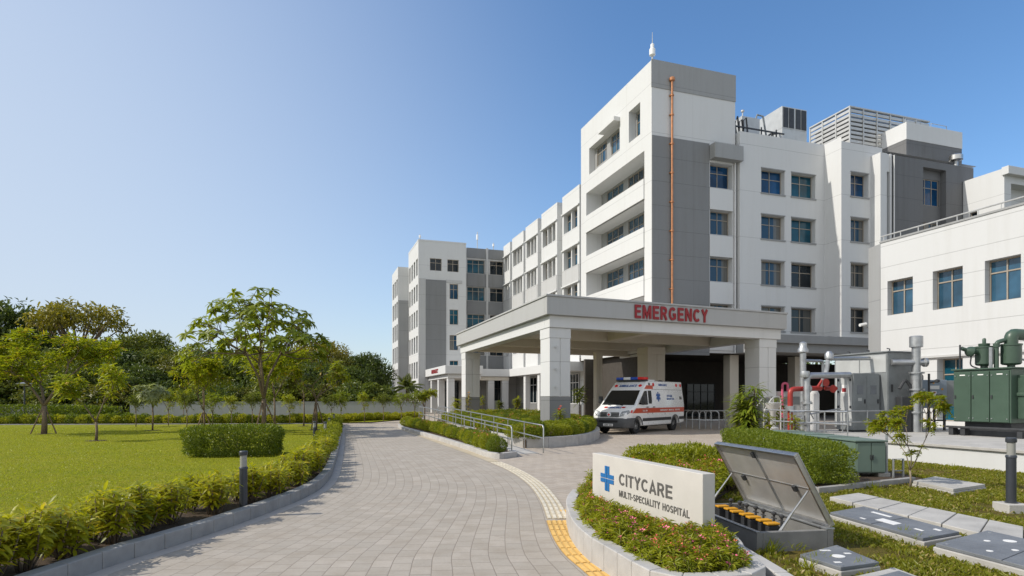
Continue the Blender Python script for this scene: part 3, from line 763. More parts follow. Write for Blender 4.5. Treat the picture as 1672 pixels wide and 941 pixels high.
mb = MB(); mb.box(M, -10.28, -7.86, 32.9, 33.02, 5, 15.65); mb.build('dark_cladding_panel', ['mid_grey_render'], REAR, orgr, bevel=.01)
each_box('grey_trim', ['light_grey_render'], REAR, orgr, M, [(-11.13, -10.3, 32.93, 33.02, 0, 15.75), (-7.84, -5.9, 32.93, 33.02, 15.4, 15.75)])
mb = MB(); ptX = lambda u, d, z: M.p(u, 40.4+d, z); mb.wall(ptX, -12.5, -11.15, 0, 18.5, [], .1)
ptY = lambda u, d, z: M.p(-12.5+d, u, z)
opy = [(40.7+1.8*i, 41.9+1.8*i, 14.9-2.9*k, 17.0-2.9*k) for k in range(6) for i in range(3) if 14.9-2.9*k > .3]
mb.wall(ptY, 40.4, 46.2, 0, 18.5, opy, .3); mb.quad(M.p(-12.5, 40.4, 18.5), M.p(-11.1, 40.4, 18.5), M.p(-11.1, 46, 18.5), M.p(-12.5, 46, 18.5))
mb.build('stair_tower_wall', ['white_render'], REAR, orgr)
mb = MB(); mb.box(M, -12.48, -11.17, 40.3, 40.42, 0, 14.2); mb.build('grey_cladding', ['pale_grey_render'], REAR, orgr)
for o in opy: window(REAR, orgr, ptY, *o, .2, 1, .3, 'glass_dark', bar=.05)
mb = MB(); mb.box(M, -11.17, -5.38, 32.97, 33.2, 20.15, 20.32); mb.box(M, -11.17, -10.95, 33.2, 40.4, 20.15, 20.32); mb.build('parapet_cap', ['white_render'], REAR, orgr)
# porch of the rear block
orgp = M.p(-10.35, 21.9, 0)
PORCH = thing('entrance_porch', 'small white flat-roofed entrance porch with red lettering, in front of the rear hospital block', 'porch', orgp)
mb = MB(); mb.box(M, -10.35, -6.4, 21.9, 32.9, 4.15, 5.0); mb.build('porch_roof', ['white_render'], PORCH, orgp, bevel=.03)
mb = MB(); mb.box(M, -10.0, -6.5, 22.3, 32.9, 3.72, 4.14); mb.build('porch_beam', ['white_render'], PORCH, orgp, bevel=.03)
for a, b in ((-9.6, 22.8), (-7.0, 22.8), (-9.6, 27.5), (-9.6, 31.5)):
    mb = MB(); mb.box(M, a-.34, a+.34, b-.34, b+.34, 0, 3.71); mb.build('porch_column', ['white_render'], PORCH, orgp, bevel=.02)
window(PORCH, orgp, lambda u, d, z: M.p(u, 31.9+d, z), -9.0, -6.6, .02, 3.6, 0, 4, .25, 'glass_dark', 'dark_steel')
x, y, z = M.p(-10.36, 27.2, 4.58); text_obj('red_lettering', 'EMERGENCY', 'letter_red', PORCH, (x-orgp[0], y-orgp[1], z), (-U1[0], -U1[1], 0), 3.6, .42, .03)

# ================================================================ emergency canopy
CE1 = norm2((13.3, 6.0)); CE2 = norm2((-5.5, 16.7))
C = Frame((1.54, 27.0), CE1, CE2); CW, CD = 14.55, 17.6
orgc = C.p(0, 0, 0)
CAN = thing('emergency_canopy', 'wide white drive-through canopy on square columns with EMERGENCY in red letters on its fascia', 'canopy', orgc)
mb = MB(); mb.box(C, 0, CW, 0, .3, 5.4, 6.2); mb.box(C, 0, .3, .3, CD, 5.4, 6.2); mb.box(C, CW-.3, CW, .3, CD, 5.4, 6.2); mb.box(C, .3, CW-.3, CD-.3, CD, 5.4, 6.2)
mb.build('fascia', ['fascia_render'], CAN, orgc, bevel=.015)
mb = MB()
mb.box(C, -.05, CW+.05, -.05, .34, 6.203, 6.29); mb.box(C, -.05, .34, .341, CD, 6.203, 6.29); mb.box(C, CW-.34, CW+.05, .341, CD, 6.203, 6.29)
mb.build('coping', ['fascia_render'], CAN, orgc, bevel=.01)
mb = MB(); mb.box(C, .303, CW-.303, .303, CD-.303, 5.5, 5.98); mb.build('roof_slab', ['soffit_render'], CAN, orgc)
mb = MB()
mb.box(C, .22, CW-.22, .22, .85, 4.86, 5.398); mb.box(C, .22, .85, .852, CD-.3, 4.86, 5.398); mb.box(C, CW-.85, CW-.22, .852, CD-.3, 4.86, 5.398)
mb.build('edge_beam', ['white_render'], CAN, orgc, bevel=.02)
each_box('cross_beam', ['soffit_render'], CAN, orgc, C, [(.852, CW-.852, b, b+.5, 4.92, 5.497) for b in (5.6, 10.6, 15.6)]+[(6.2, 6.75, .852, 5.598, 4.95, 5.496)], .015)
def column(a, b, w, d, z0=0, plinth=1.75, mats=('white_render', 'mid_grey_render')):
    mb = MB(); mb.box(C, a, a+w, b, b+d, plinth+.002, 4.858)
    mb.box(C, a-.03, a+w*.46, b-.03, b+d+.03, plinth+.02, 4.40); mb.box(C, a+w*.54, a+w+.03, b-.03, b+d+.03, plinth+.02, 4.40)
    mb.box(C, a-.05, a+w+.05, b-.05, b+d+.05, 4.40, 4.855)
    c = mb.build('column', [mats[0]], CAN, orgc, bevel=.012)
    mb = MB(); mb.box(C, a-.035, a+w+.035, b-.035, b+d+.035, z0, plinth); mb.build('column_plinth', [mats[1]], c, orgc, bevel=.012)
    return c
column(.3, .35, 1.0, 1.1)
column(.3, CD-1.6, 1.0, 1.1)
column(12.9, .35, 1.15, 1.1)
column(9.9, 7.0, 1.25, 1.2, mats=('soffit_render', 'soffit_render'))
column(8.8, 12.0, .42, .42, mats=('soffit_render', 'soffit_render'))
for a, z in ((.33, 4.0), (.33, 3.0), (.33, 2.2)):
    mb = MB(); x0 = C.xy(a+.25, .28); mb.cyl((*x0, z), (x0[0], x0[1]-.1, z), .05, n=8); mb.build('column_fixture', ['galvanised'], CAN, orgc)
c0 = C.xy(6.85, -.002); text_obj('emergency_lettering', 'EMERGENCY', 'letter_red', CAN, (c0[0]-orgc[0]-.02*CE2[0], c0[1]-orgc[1]-.02*CE2[1], 5.79), (*CE1, 0), 4.4, .64, .035, stroke=.195, gap=.17)
# ceiling lamps are unlit recesses
# ================================================================ annex on the right
AX = (.602*32, 32.0); A = Frame(AX, (-U1[0], -U1[1]), U2)      # a toward the camera, b into the building
orga = (*AX, 0); ZA = 9.78
ANX = thing('annex_building', 'low bright white annex with three square windows and roof railing, behind the transformers at right', 'annex', orga)
mb = MB(); ptA = lambda u, d, z: A.p(u, d, z)
def a_px(px):
    r = (px-836)/F; return (r*32-AX[0])/(-U1[0]+r*U1[1])
opa = [(a_px(1449), a_px(1490.5), 6.0-.05, 7.72), (a_px(1523), a_px(1572), 5.9, 7.75), (a_px(1608), a_px(1667), 5.9, 7.75), (7.6, 9.0, 5.9, 7.75)]
opg = [(a_px(1530), a_px(1572), .6, 3.55, .6), (a_px(1420), a_px(1512), 3.0, 3.6, .5)]
mb.wall(ptA, 0, 26, 0, ZA, opa+opg[:1], .38)
mb.quad(A.p(0, 0, ZA-.15), A.p(26, 0, ZA-.15), A.p(26, 14, ZA-.15), A.p(0, 14, ZA-.15))
mb.wall(lambda u, d, z: A.p(26-d, u, z), 0, 14, 0, ZA, [], .1)
mb.build('white_wall', ['annex_render'], ANX, orga)
for o in opa: window(ANX, orga, ptA, *o, .3, 2, .30, 'glass_lit', bar=.06)
window(ANX, orga, ptA, *opg[0][:4], .4, 2, .25, 'glass_teal')
mb = MB(); q = A.p(0, 0, 0); p2 = (AX[0]-.0-.45, AX[1]+.35)
P2 = X_at(1418, 33.0); n = [(AX[0], AX[1]), (P2, 33.0), (P2+6, 41), (AX[0]+3, 38)]
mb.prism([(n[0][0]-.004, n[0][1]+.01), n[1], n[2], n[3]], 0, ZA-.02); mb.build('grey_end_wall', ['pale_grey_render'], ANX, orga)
mb = MB(); mb.box(A, -.02, 26, -.12, -.001, 3.62, 3.72); mb.build('ledge', ['light_grey_render'], ANX, orga)
mb = MB(); mb.box(A, -.05, 26, -.04, .3, ZA+.002, ZA+.09); mb.build('coping', ['pale_grey_render'], ANX, orga)
rail = MB(); rail.tube([A.p(-.05, .1, ZA+.36), A.p(26, .1, ZA+.36)], .035, 6); ro = rail.build('roof_railing', ['louver_metal'], ANX, orga, smooth=True)
for i in range(20):
    mb = MB(); mb.cyl(A.p(.1+i*.95, .1, ZA+.09), A.p(.1+i*.95, .1, ZA+.36), .022, n=6); mb.build('railing_post', ['louver_metal'], ro, orga)

# ================================================================ rooftop plant
o = M.p(14.3, 3, 21.35)
t = thing('rooftop_cooling_unit', 'tall boxy grey rooftop cooling unit with dark louvers in its upper half', 'cooling unit', o)
mb = MB(); mb.box(M, 14.3, 16.9, 3, 6, 22.7, 24.35); mb.build('lower_casing', ['pale_steel'], t, o, bevel=.02)
mb = MB(); mb.box(M, 14.3, 16.9, 3, 6, 24.36, 26.2); mb.build('upper_casing', ['pale_steel'], t, o, bevel=.02)
for a in (14.42, 15.02, 15.72, 16.32):
    mb = MB(); mb.box(M, a, a+.5, 2.96, 3.05, 24.45, 26.1)
    l = mb.build('louver', ['dark_steel'], t, o)
mb = MB()
for a in (14.4, 15.6, 16.8):
    for b in (3.1, 5.9): mb.box(M, a-.06, a+.06, b-.06, b+.06, 21.35, 22.7)
mb.box(M, 14.35, 16.85, 3.0, 3.08, 22.1, 22.2); mb.box(M, 14.35, 16.85, 5.9, 6.0, 22.1, 22.2)
mb.build('stand', ['grey_steel'], t, o)
def roof_unit(a0, a1, b0, b1, z0, z1, label, slope=.0):
    o = M.p(a0, b0, 21.35); t = thing('rooftop_air_handler', label, 'air handler', o)
    mb = MB(); mb.box(M, a0, a1, b0, b1, z0, z1); mb.build('casing', ['pale_steel'], t, o, bevel=.03)
    mb = MB()
    for a in (a0+.1, (a0+a1)/2, a1-.1):
        for b in (b0+.1, b1-.1): mb.box(M, a-.05, a+.05, b-.05, b+.05, 21.35, z0)
    mb.tube([M.p(a0+.1, b0+.1, 21.5), M.p((a0+a1)/2, b0+.1, z0)], .04, 6); mb.tube([M.p(a1-.1, b0+.1, 21.5), M.p((a0+a1)/2, b0+.1, z0)], .04, 6)
    mb.build('stand', ['grey_steel'], t, o)
    mb = MB(); mb.tube([M.p(a1-.2, b0+.3, z1), M.p(a1-.1, b0+.2, z1+.4), M.p(a1+.4, b0+.1, z1+.3), M.p(a1+.7, b0, z0)], .08, 8); mb.build('duct', ['grey_steel'], t, o, smooth=True)
    mb = MB(); mb.cyl(M.p(a0+.4, b0+.4, z1), M.p(a0+.4, b0+.4, z1+.55), .05, n=8); mb.lathe(M.p(a0+.4, b0+.4, z1+.5), [(.05, 0), (.14, .04), (.14, .16), (.04, .2)], 10); mb.build('vent_cap', ['louver_metal'], t, o, smooth=True)
roof_unit(10.4, 12.2, 3.2, 5.4, 23.3, 24.9, 'low grey air handler on a braced frame, between the tower and the tall cooling unit')
roof_unit(7.5, 9.0, 3.0, 4.6, 23.2, 24.6, 'small grey air handler tight beside the tower wall on the roof')
# pipe tangle beside it
o = M.p(8.9, 1.4, 21.35); t = thing('rooftop_pipework', 'dark bent pipes and cables on the hospital roof beside the air handlers', 'pipework', o)
mb = MB()
for k in range(4):
    a = 8.8+.42*k; mb.tube([M.p(a, 2.6, 21.4), M.p(a, 2.6, 23.6+.2*k), M.p(a+.35, 2.7, 24.3+.2*(k % 2)), M.p(a+.8, 3.0, 23.0)], .07, 8)
mb.tube([M.p(12.3, 2.8, 21.4), M.p(12.5, 2.8, 23.2), M.p(13.0, 2.9, 23.6), M.p(14.2, 3.3, 24.0)], .08, 8); mb.tube([M.p(12.9, 2.6, 21.4), M.p(12.9, 2.6, 23.6), M.p(13.4, 2.7, 23.0), M.p(13.6, 2.9, 21.6)], .07, 8)
mb.build('pipe', ['dark_steel'], t, o, smooth=True)
mb = MB()
for a in (8.9, 10.3, 11.7, 13.2): mb.box(M, a-.04, a+.04, 2.4, 2.48, 21.35, 23.8)
mb.box(M, 8.8, 14, 2.4, 2.5, 23.5, 23.6); mb.box(M, 8.8, 14, 2.4, 2.5, 22.9, 23.0); mb.box(M, 8.8, 14, 2.4, 2.5, 22.05, 22.12); mb.build('pipe_rack', ['dark_steel'], t, o)
# louvred screen
o = M.p(19.5, 1, 21.2); t = thing('rooftop_louver_screen', 'pale horizontal slatted screen around plant on the hospital roof', 'louver screen', o)
mb = MB(); nz = 11; gap_rows = {(3, 1), (6, 2)}
for i in range(nz):
    z = 22.0+i*.36
    mb.box(M, 19.48, 19.62, 1.0, 5.3, z, z+.22); mb.box(M, 19.62, 28.5, 1.0, 1.14, z, z+.22)
mb.build('slats', ['louver_metal'], t, o)
mb = MB()
for b in (1.0, 2.4, 3.85, 5.25): mb.box(M, 19.42, 19.48, b-.05, b+.06, 21.2, 25.95)
for a in (19.45, 20.9, 22.4, 23.9, 25.4, 26.9): mb.box(M, a-.05, a+.06, .93, .99, 21.2, 25.95)
mb.box(M, 19.40, 28.5, .92, 1.2, 25.96, 26.06); mb.box(M, 19.40, 19.68, 1.2, 5.3, 25.96, 26.06)
mb.build('screen_frame', ['louver_metal'], t, o)
mb = MB(); mb.box(M, 20.0, 28, 1.6, 5.2, 21.3, 25.5); mb.build('plant_shade_box', ['dark_steel'], t, o)  # plant casing made dark and large to stand for shade between the slats
# tower antenna
o = M.p(.15, .15, 25.6); t = thing('tower_antenna', 'slim white cylinder antenna with whip on the corner of the main tower', 'antenna', o)
mb = MB(); mb.cyl(M.p(.15, .15, 25.6), M.p(.15, .15, 26.4), .06, n=8); mb.build('mast', ['louver_metal'], t, o, smooth=True)
mb = MB(); mb.lathe(M.p(.15, .15, 26.35), [(.1, 0), (.22, .08), (.22, .50), (.14, .57), (.14, .84), (.07, .92)], 14); mb.build('radome', ['van_white'], t, o, smooth=True)
mb = MB(); mb.cyl(M.p(.15, .15, 27.2), M.p(.15, .15, 28.1), .03, .014, n=6); mb.build('whip', ['louver_metal'], t, o)
for (a, b, h, lab) in ((-3.3, 35.6, 2.2, 'white mast antenna on the roof of the link between the two hospital blocks'), (-1.2, 35.6, 1.0, 'short thin aerial on the link roof, right of the mast antenna'), (-10.9, 33.4, .9, 'small aerial on the corner of the rear hospital block'), (.6, 24, .8, 'small aerial on the parapet of the long wing')):
    zb = 20.3 if a > -5 and b > 30 else 20.1 if b > 30 else 20.6
    o = M.p(a, b, zb-.1); t = thing('roof_aerial', lab, 'aerial', o)
    mb = MB(); mb.cyl(M.p(a, b, zb-.1), M.p(a, b, zb+h), .05, n=6); mb.build('mast', ['louver_metal'], t, o)
    mb = MB(); mb.cyl(M.p(a, b, zb+h*.55), M.p(a, b, zb+h*.85), .13, n=8); mb.build('aerial_head', ['van_white'], t, o)
o = M.p(27.2, -1, 20.5); t = thing('roof_ventilator', 'round metal ventilator cap on the dark service block roof', 'ventilator', M.p(26.9, -2.2, 20.5))
L = M.p(27.3, -2.2, 20.5); t.location = L
mb = MB(); mb.cyl(L, (L[0], L[1], L[2]+.9), .16, n=10); mb.build('stem', ['galvanised'], t, L, smooth=True)
mb = MB(); mb.lathe((L[0], L[1], L[2]+.75), [(.3, 0), (.5, .05), (.5, .42), (.42, .5)], 16); mb.build('cap', ['stainless'], t, L, smooth=True)
# ================================================================ ground sheets
def flat_poly(name, poly, z, mat, label=None, kind='structure'):
    bm = bmesh.new(); vs = [bm.verts.new((x, y, z)) for x, y in poly]; f = bm.faces.new(vs)
    if f.normal.z < 0: f.normal_flip()
    bmesh.ops.recalc_face_normals(bm, faces=bm.faces)
    for f in bm.faces:
        f.normal_update()
        if f.normal.z < 0: f.normal_flip()
    bmesh.ops.triangulate(bm, faces=bm.faces)
    me = bpy.data.meshes.new(name); bm.to_mesh(me); bm.free(); me.materials.append(MATS[mat])
    o = mesh_obj(name, me); o['kind'] = kind
    if label: o['label'] = label
    return o
def strip_uv(name, L, Rr, z, mat, vscale, kind='structure', label=None):
    """sheet between two equally sampled lines, UV in metres: u along, v across"""
    n = len(L); V = np.zeros((2*n, 3)); V[0::2, :2] = L; V[1::2, :2] = Rr; V[:, 2] = z
    mid = (np.array(L)+np.array(Rr))/2; d = np.r_[0, np.cumsum(np.linalg.norm(np.diff(mid, axis=0), axis=1))]
    me = bpy.data.meshes.new(name); me.from_pydata(V.tolist(), [], [(2*i, 2*i+1, 2*i+3, 2*i+2) for i in range(n-1)])
    uv = me.uv_layers.new(name='UVMap'); k = 0
    for i in range(n-1):
        for (j, s) in ((i, 0), (i, 1), (i+1, 1), (i+1, 0)):
            uv.data[k].uv = (d[j], s*vscale); k += 1
    bm = bmesh.new(); bm.from_mesh(me)
    for f in bm.faces:
        f.normal_update()
        if f.normal.z < 0: f.normal_flip()
    bm.to_mesh(me); bm.free()
    me.materials.append(MATS[mat]); o = mesh_obj(name, me); o['kind'] = kind
    if label: o['label'] = label
    return o
def lanes_uv(name, L, Rr, z, mat, width, lanes=14):
    """driveway sheet: a grid whose lanes flow with both kerbs"""
    n = len(L); t = np.linspace(0, 1, lanes+1); V = np.zeros((n, lanes+1, 3)); V[..., :2] = L[:, None]*(1-t)[None, :, None]+Rr[:, None]*t[None, :, None]; V[..., 2] = z
    mid = (L+Rr)/2; d = np.r_[0, np.cumsum(np.linalg.norm(np.diff(mid, axis=0), axis=1))]; k = lanes+1
    fs = [(i*k+j, i*k+j+1, (i+1)*k+j+1, (i+1)*k+j) for i in range(n-1) for j in range(lanes)]
    me = bpy.data.meshes.new(name); me.from_pydata(V.reshape(-1, 3).tolist(), [], [f[::1] for f in fs])
    uv = me.uv_layers.new(name='UVMap'); vi = np.empty(len(me.loops), np.int32); me.loops.foreach_get('vertex_index', vi)
    uv.data.foreach_set('uv', np.c_[d[vi//k], (vi % k)/lanes*width].ravel().astype(np.float32))
    me.materials.append(MATS[mat]); o = mesh_obj(name, me); o['kind'] = 'structure'; return o
flat_poly('ground', [(-900, -60), (900, -60), (900, 1500), (-900, 1500)], -.012, 'far_earth')
flat_poly('courtyard_paving', [(-14, -8), (40, -8), (40, 60), (-2, 84), (-36, 84), (-50, 46), (-13, 41)], -.004, 'paver_court')
KL = [(-5.2, -6), (-4.7, 0), (-4.35, 3), (-4.09, 5.84), (-4.01, 6.46), (-3.86, 7.13), (-3.70, 8.13), (-3.58, 9.29), (-3.53, 10.6), (-3.72, 12.3), (-4.58, 15.9), (-7.3, 26.2), (-10.7, 38.6)]
KR = [(2.5, -6), (1.8, 2), (1.1, 4.5), (.86, 5.9), (.70, 6.68), (.63, 7.57), (.61, 8.6), (.58, 10.15), (.43, 12.06), (.08, 14.1), (-.45, 16.1), (-1.52, 19.5), (-3.11, 24.3), (-5.83, 32.7), (-8.0, 39.3)]
KLs, _ = resample(catmull(KL, .5), 140); KRs, _ = resample(catmull(KR, .5), 140)
KLf, _ = resample(catmull(KL, .2), 420); KRf, _ = resample(catmull(KR, .2), 420)
lanes_uv('driveway', KLf, KRf, 0.0, 'paver_road', 5.6)
# kerb of the lawn (left of travel is -x side)
def kerb(name, line, w, h, mat, seg=.6, side=1, z0=-.02, label=None, closed=False):
    """kerb stones of length seg along a line; side=+1 builds to the left of travel"""
    P, Lh = resample(line, max(2, int(round(polylen(line)/seg))+1)); Q = offset_line(P, w*side)
    mb = MB()
    for i in range(len(P)-1):
        g = .006; a, b = P[i]+(P[i+1]-P[i])*g, P[i+1]-(P[i+1]-P[i])*g; c, d = Q[i+1]-(Q[i+1]-Q[i])*g, Q[i]+(Q[i+1]-Q[i])*g
        hh = h+rng.normal(0, .002)
        mb.prism([tuple(a), tuple(b), tuple(c), tuple(d)], z0, hh)
    o = mb.build(name, [mat], bevel=.012, segs=2); o['kind'] = 'structure'
    if label: o['label'] = label
    return o
def polylen(l): p = np.array(l); return float(np.linalg.norm(np.diff(p, axis=0), axis=1).sum())
kerb('kerb', KLs, .16, .17, 'kerb_stone', .42, 1)
innerL = offset_line(KLs, .16); bedL = offset_line(KLs, 1.05)
flat_poly('planting_bed', [tuple(p) for p in innerL]+[tuple(p) for p in bedL[::-1]], .115, 'soil')
LAWN = [tuple(p) for p in offset_line(KLs, .95)]+[(-12.5, 37.6), (-30, 36.2), (-60, 34.5), (-120, 34), (-120, -6)]
flat_poly('lawn', LAWN, .10, 'lawn_turf')
flat_poly('garden_path', [(-12.6, 38.2), (-30, 37.0), (-60, 35.4), (-120, 34.8), (-120, 36.2), (-60, 36.8), (-30, 38.4), (-12.9, 39.6)], .03, 'path_slab')
kerb('path_kerb', [(-11.1, 37.75), (-30, 36.35), (-60, 34.65), (-100, 34.2)], .15, .14, 'kerb_stone', 1.0, -1)
flat_poly('rear_lawn', [(-13.5, 40.2), (-30, 39), (-60, 37.4), (-120, 36.8), (-120, 54), (-31, 50.2), (-7.5, 51.6), (-9.6, 42.0)], .06, 'lawn_turf')
# tactile guide strip
KRd = np.array(catmull(KR, .1)); KRd = KRd[(KRd[:, 1] > 3.0)]
def tactile(name, y0, y1, mat, off, w, ribs, z):
    P = KRd[(KRd[:, 1] >= y0) & (KRd[:, 1] <= y1)]
    P, _ = resample(P, max(3, int(polylen(P)/.15)))
    strip_uv(name, offset_line(P, off+w/2), offset_line(P, off-w/2), z, mat, w)
    if ribs:
        mb = MB()
        L = polylen(P); nt = max(2, int(L/.30)); T, _ = resample(P, nt+1)
        for i in range(nt):
            a = T[i]; b = T[i+1]; d = (b-a)/np.linalg.norm(b-a); nrm = np.array([-d[1], d[0]])
            for k in range(ribs):
                o = off-w/2+w*(k+.5)/ribs; hw = w/ribs*.27
                p = [a+d*.02+nrm*(o-hw), b-d*.02+nrm*(o-hw), b-d*.02+nrm*(o+hw), a+d*.02+nrm*(o+hw)]
                mb.prism([tuple(q) for q in p], z+.001, z+.009)
        o = mb.build(name+'_ribs', [mat.replace('tactile', 'rib')]); o['kind'] = 'structure'
plain('rib_cream', (.60, .55, .45), .8, var=.12); plain('rib_yellow', (.66, .42, .13), .75, var=.14)
tactile('tactile_paving', 3.2, 8.55, 'tactile_yellow', -.04, .36, 5, .004)
tactile('tactile_paving_cream', 8.58, 16.2, 'tactile_cream', -.04, .32, 4, .004)
tactile('drive_edge_line', 16.25, 33.0, 'tactile_cream', -.04, .30, 0, .004)
mb = MB()
a, b = np.array((.82, 8.62)), np.array((.70, 9.25))
d = (b-a)/np.linalg.norm(b-a); nn = np.array((d[1], -d[0]))
for k in range(4): 
    o = .02+.055*k; p = [a+nn*o, b+nn*o, b+nn*(o+.03), a+nn*(o+.03)]; mb.prism([tuple(q) for q in p], .0, .012)
o = mb.build('tactile_paving_ribs', ['rib_yellow']); o['kind'] = 'structure'
# right garden
RG = [(2.2, 4.0), (2.25, 6.4), (1.9, 8.6), (1.45, 10.4), (3.6, 12.6), (4.7, 14.2), (5.0, 18.5), (8.2, 22.2), (9.8, 17.0), (11.0, 13.2), (13.6, 5.4), (13.6, 2.0), (2.2, 2.0)]
flat_poly('garden_grass_base', RG, .06, 'rough_turf')
def slab_px(cs, z1): return [G(px, py, z1) for px, py in cs]
# raised equipment platform
PF = Frame((11.0, 13.2), U1, U2)       # a back along its white wall, b to the right
mb = MB(); mb.box(PF, -9, 8.0, 0, 16, -.02, .50); structure('platform_wall', mb, ['annex_render'], bevel=.02, kind=None) if False else None
o = mb.build('equipment_platform', ['annex_render'], bevel=.015); o['kind'] = 'structure'
mb = MB(); mb.box(PF, -9.05, 8.06, -.06, 16, .503, .575); o = mb.build('platform_slab', ['concrete'], bevel=.012); o['kind'] = 'structure'

# ================================================================ sign planter
SP = [(.95, 9.6), (.80, 8.9), (.73, 8.2), (.71, 7.14), (.80, 6.34), (.92, 5.87), (1.2, 4.98), (1.69, 4.90), (2.13, 5.14), (2.22, 5.8), (2.34, 6.6), (2.05, 8.2), (1.75, 9.4)]
cv = catmull(SP, .08)
outl = [np.array(p) for p in cv]+[np.array(p) for p in SP[7:]]
pl = thing('sign_planter', 'curved low planter of pale stone blocks around the hospital name sign', 'planter', (1.4, 7, 0))
P, _ = resample(cv, 34); Q = offset_line(P, .15)
mb = MB()
for i in range(len(P)-1):
    g = .006; a, b = P[i]+(P[i+1]-P[i])*g, P[i+1]-(P[i+1]-P[i])*g; c, d = Q[i+1]-(Q[i+1]-Q[i])*g, Q[i]+(Q[i+1]-Q[i])*g
    mb.prism([tuple(a), tuple(b), tuple(c), tuple(d)], -.02, .27)
mb.build('stone_kerb', ['planter_stone'], pl, (1.4, 7, 0), bevel=.01)
mb = MB(); mb.prism([tuple(p) for p in offset_line(cv, .14)], .0, .13); mb.build('soil', ['soil'], pl, (1.4, 7, 0))

kerb('kerb', [(2.37, 6.45), (2.40, 5.4), (2.44, 4.2), (2.5, 2.5)], .13, .19, 'planter_stone', .6, -1)
# ================================================================ island, ramp, raised planter
isl = [G(690, 690), G(657.5, 700), G(715, 721.5), G(767.5, 741), G(806, 749.5), G(842, 746), (.35, 18.75)]
isl = [(-6.0, 37.5), (-6.75, 36.2), (-6.1, 33.4), (-3.0, 24.6), (-1.35, 19.6), (-.75, 17.55), (-.35, 17.05), (.15, 17.7), (.0, 18.9), (-4.6, 33.0)]
ip = thing('ramp_planter', 'long low kerbed planter of clipped shrubs between the drive and the access ramp', 'planter', (-2, 25, 0))
mb = MB()
for i in range(len(isl)):
    a, b = np.array(isl[i]), np.array(isl[(i+1) % len(isl)]); d = (b-a)/np.linalg.norm(b-a); nn = np.array((-d[1], d[0]))
    L = np.linalg.norm(b-a); k = max(1, int(L/1.0))
    for j in range(k):
        p, q = a+(b-a)*j/k+d*.005, a+(b-a)*(j+1)/k-d*.005
        mb.prism([tuple(p), tuple(q), tuple(q+nn*.18), tuple(p+nn*.18)], -.02, .15)
mb.build('stone_kerb', ['planter_stone'], ip, (-2, 25, 0), bevel=.01)
mb = MB(); mb.prism([tuple(p) for p in offset_line(isl+[isl[0]], .10)[:-1]], .0, .11); mb.build('soil', ['soil'], ip, (-2, 25, 0))
RP = Frame((.36, 18.6), U1, U2)
o = RP.p(0, 0, 0); t = thing('access_ramp', 'pale concrete wheelchair ramp rising beside the clipped shrubs', 'ramp', o)
mb = MB(); q = lambda a, b, z: RP.p(a, b, z)
L = 14.0; zt = .36
vs = [q(0, -.45, .006), q(0, .5, .006), q(L, .5, zt), q(L, -.45, zt), q(0, -.45, -.05), q(0, .5, -.05), q(L, .5, -.05), q(L, -.45, -.05), q(L+5, -.45, zt), q(L+5, .5, zt), q(L+5, .5, -.05), q(L+5, -.45, -.05)]
mb.add(vs, [(0, 1, 2, 3), (0, 3, 7, 4), (1, 5, 6, 2), (0, 4, 5, 1), (3, 2, 9, 8), (3, 8, 11, 7), (2, 6, 10, 9), (8, 9, 10, 11)])
mb.build('ramp_deck', ['concrete'], t, o)
def ramp_rail(bb, a0, a1, n, label, hh=.86):
    o = RP.p(a0, bb, 0); t = thing('ramp_railing', label, 'railing', o)
    zz = lambda a: .006+(zt-.006)*min(1, max(0, a)/L)
    mb = MB()
    for h in (hh, hh*.55):
        pts = [RP.p(a0, bb, zz(a0)+.02)]if h == hh else []
        A_ = np.linspace(a0, a1, 12)
        pts += [RP.p(a0, bb, zz(a0)+h-.08)] if h == hh else []
        pts += [RP.p(a+(.05 if i == 0 else 0), bb, zz(a)+h) for i, a in enumerate(A_)]
        mb.tube(pts, .020, 8)
    mb.build('handrail', ['stainless'], t, o, smooth=True)
    for i in range(1, n+1):
        a = a0+(a1-a0)*i/n; mb = MB(); mb.cyl(RP.p(a, bb, zz(a)-.02), RP.p(a, bb, zz(a)+hh-.01), .02, n=8); mb.build('post', ['stainless'], t, o, smooth=True)
ramp_rail(-.52, -.4, 15.5, 11, 'near stainless handrail along the shrub side of the access ramp')
ramp_rail(.56, -.2, 15.5, 9, 'far stainless handrail of the access ramp, beside the raised stone planter')
rp = [(.6, 19.9), (.62, 20.85), (1.57, 21.25), (2.4, 22.1), (3.15, 23.8), (3.75, 26.2), (4.05, 29.0), (3.9, 30.6), (3.1, 32.5), (1.2, 36), (-.5, 41), (-4.9, 40.2), (-3.6, 33.5)]
cv2 = catmull(rp[1:9], .25)
t = thing('raised_planter', 'raised planter with curved pale stone wall around the front left canopy column', 'planter', (1.5, 27, 0))
line = catmull([(-3.6, 33.5), (-1.6, 26.8), (.12, 21.25), (.42, 20.85), (.95, 20.9)]+rp[2:9], .2)+[(1.2, 36), (-.5, 41)]
P, _ = resample(line, 46); Q = offset_line(P, .2); mb = MB()
for i in range(len(P)-1):
    g = .005; a, b = P[i]+(P[i+1]-P[i])*g, P[i+1]-(P[i+1]-P[i])*g; c, d = Q[i+1]-(Q[i+1]-Q[i])*g, Q[i]+(Q[i+1]-Q[i])*g
    mb.prism([tuple(a), tuple(b), tuple(c), tuple(d)], -.02, .36)
mb.build('stone_kerb', ['planter_stone'], t, (1.5, 27, 0), bevel=.012)
mb = MB(); mb.prism([tuple(p) for p in offset_line(line, .15)]+[(-4.9, 40.2)], 0, .29); mb.build('soil', ['soil'], t, (1.5, 27, 0))
RPLANT = line

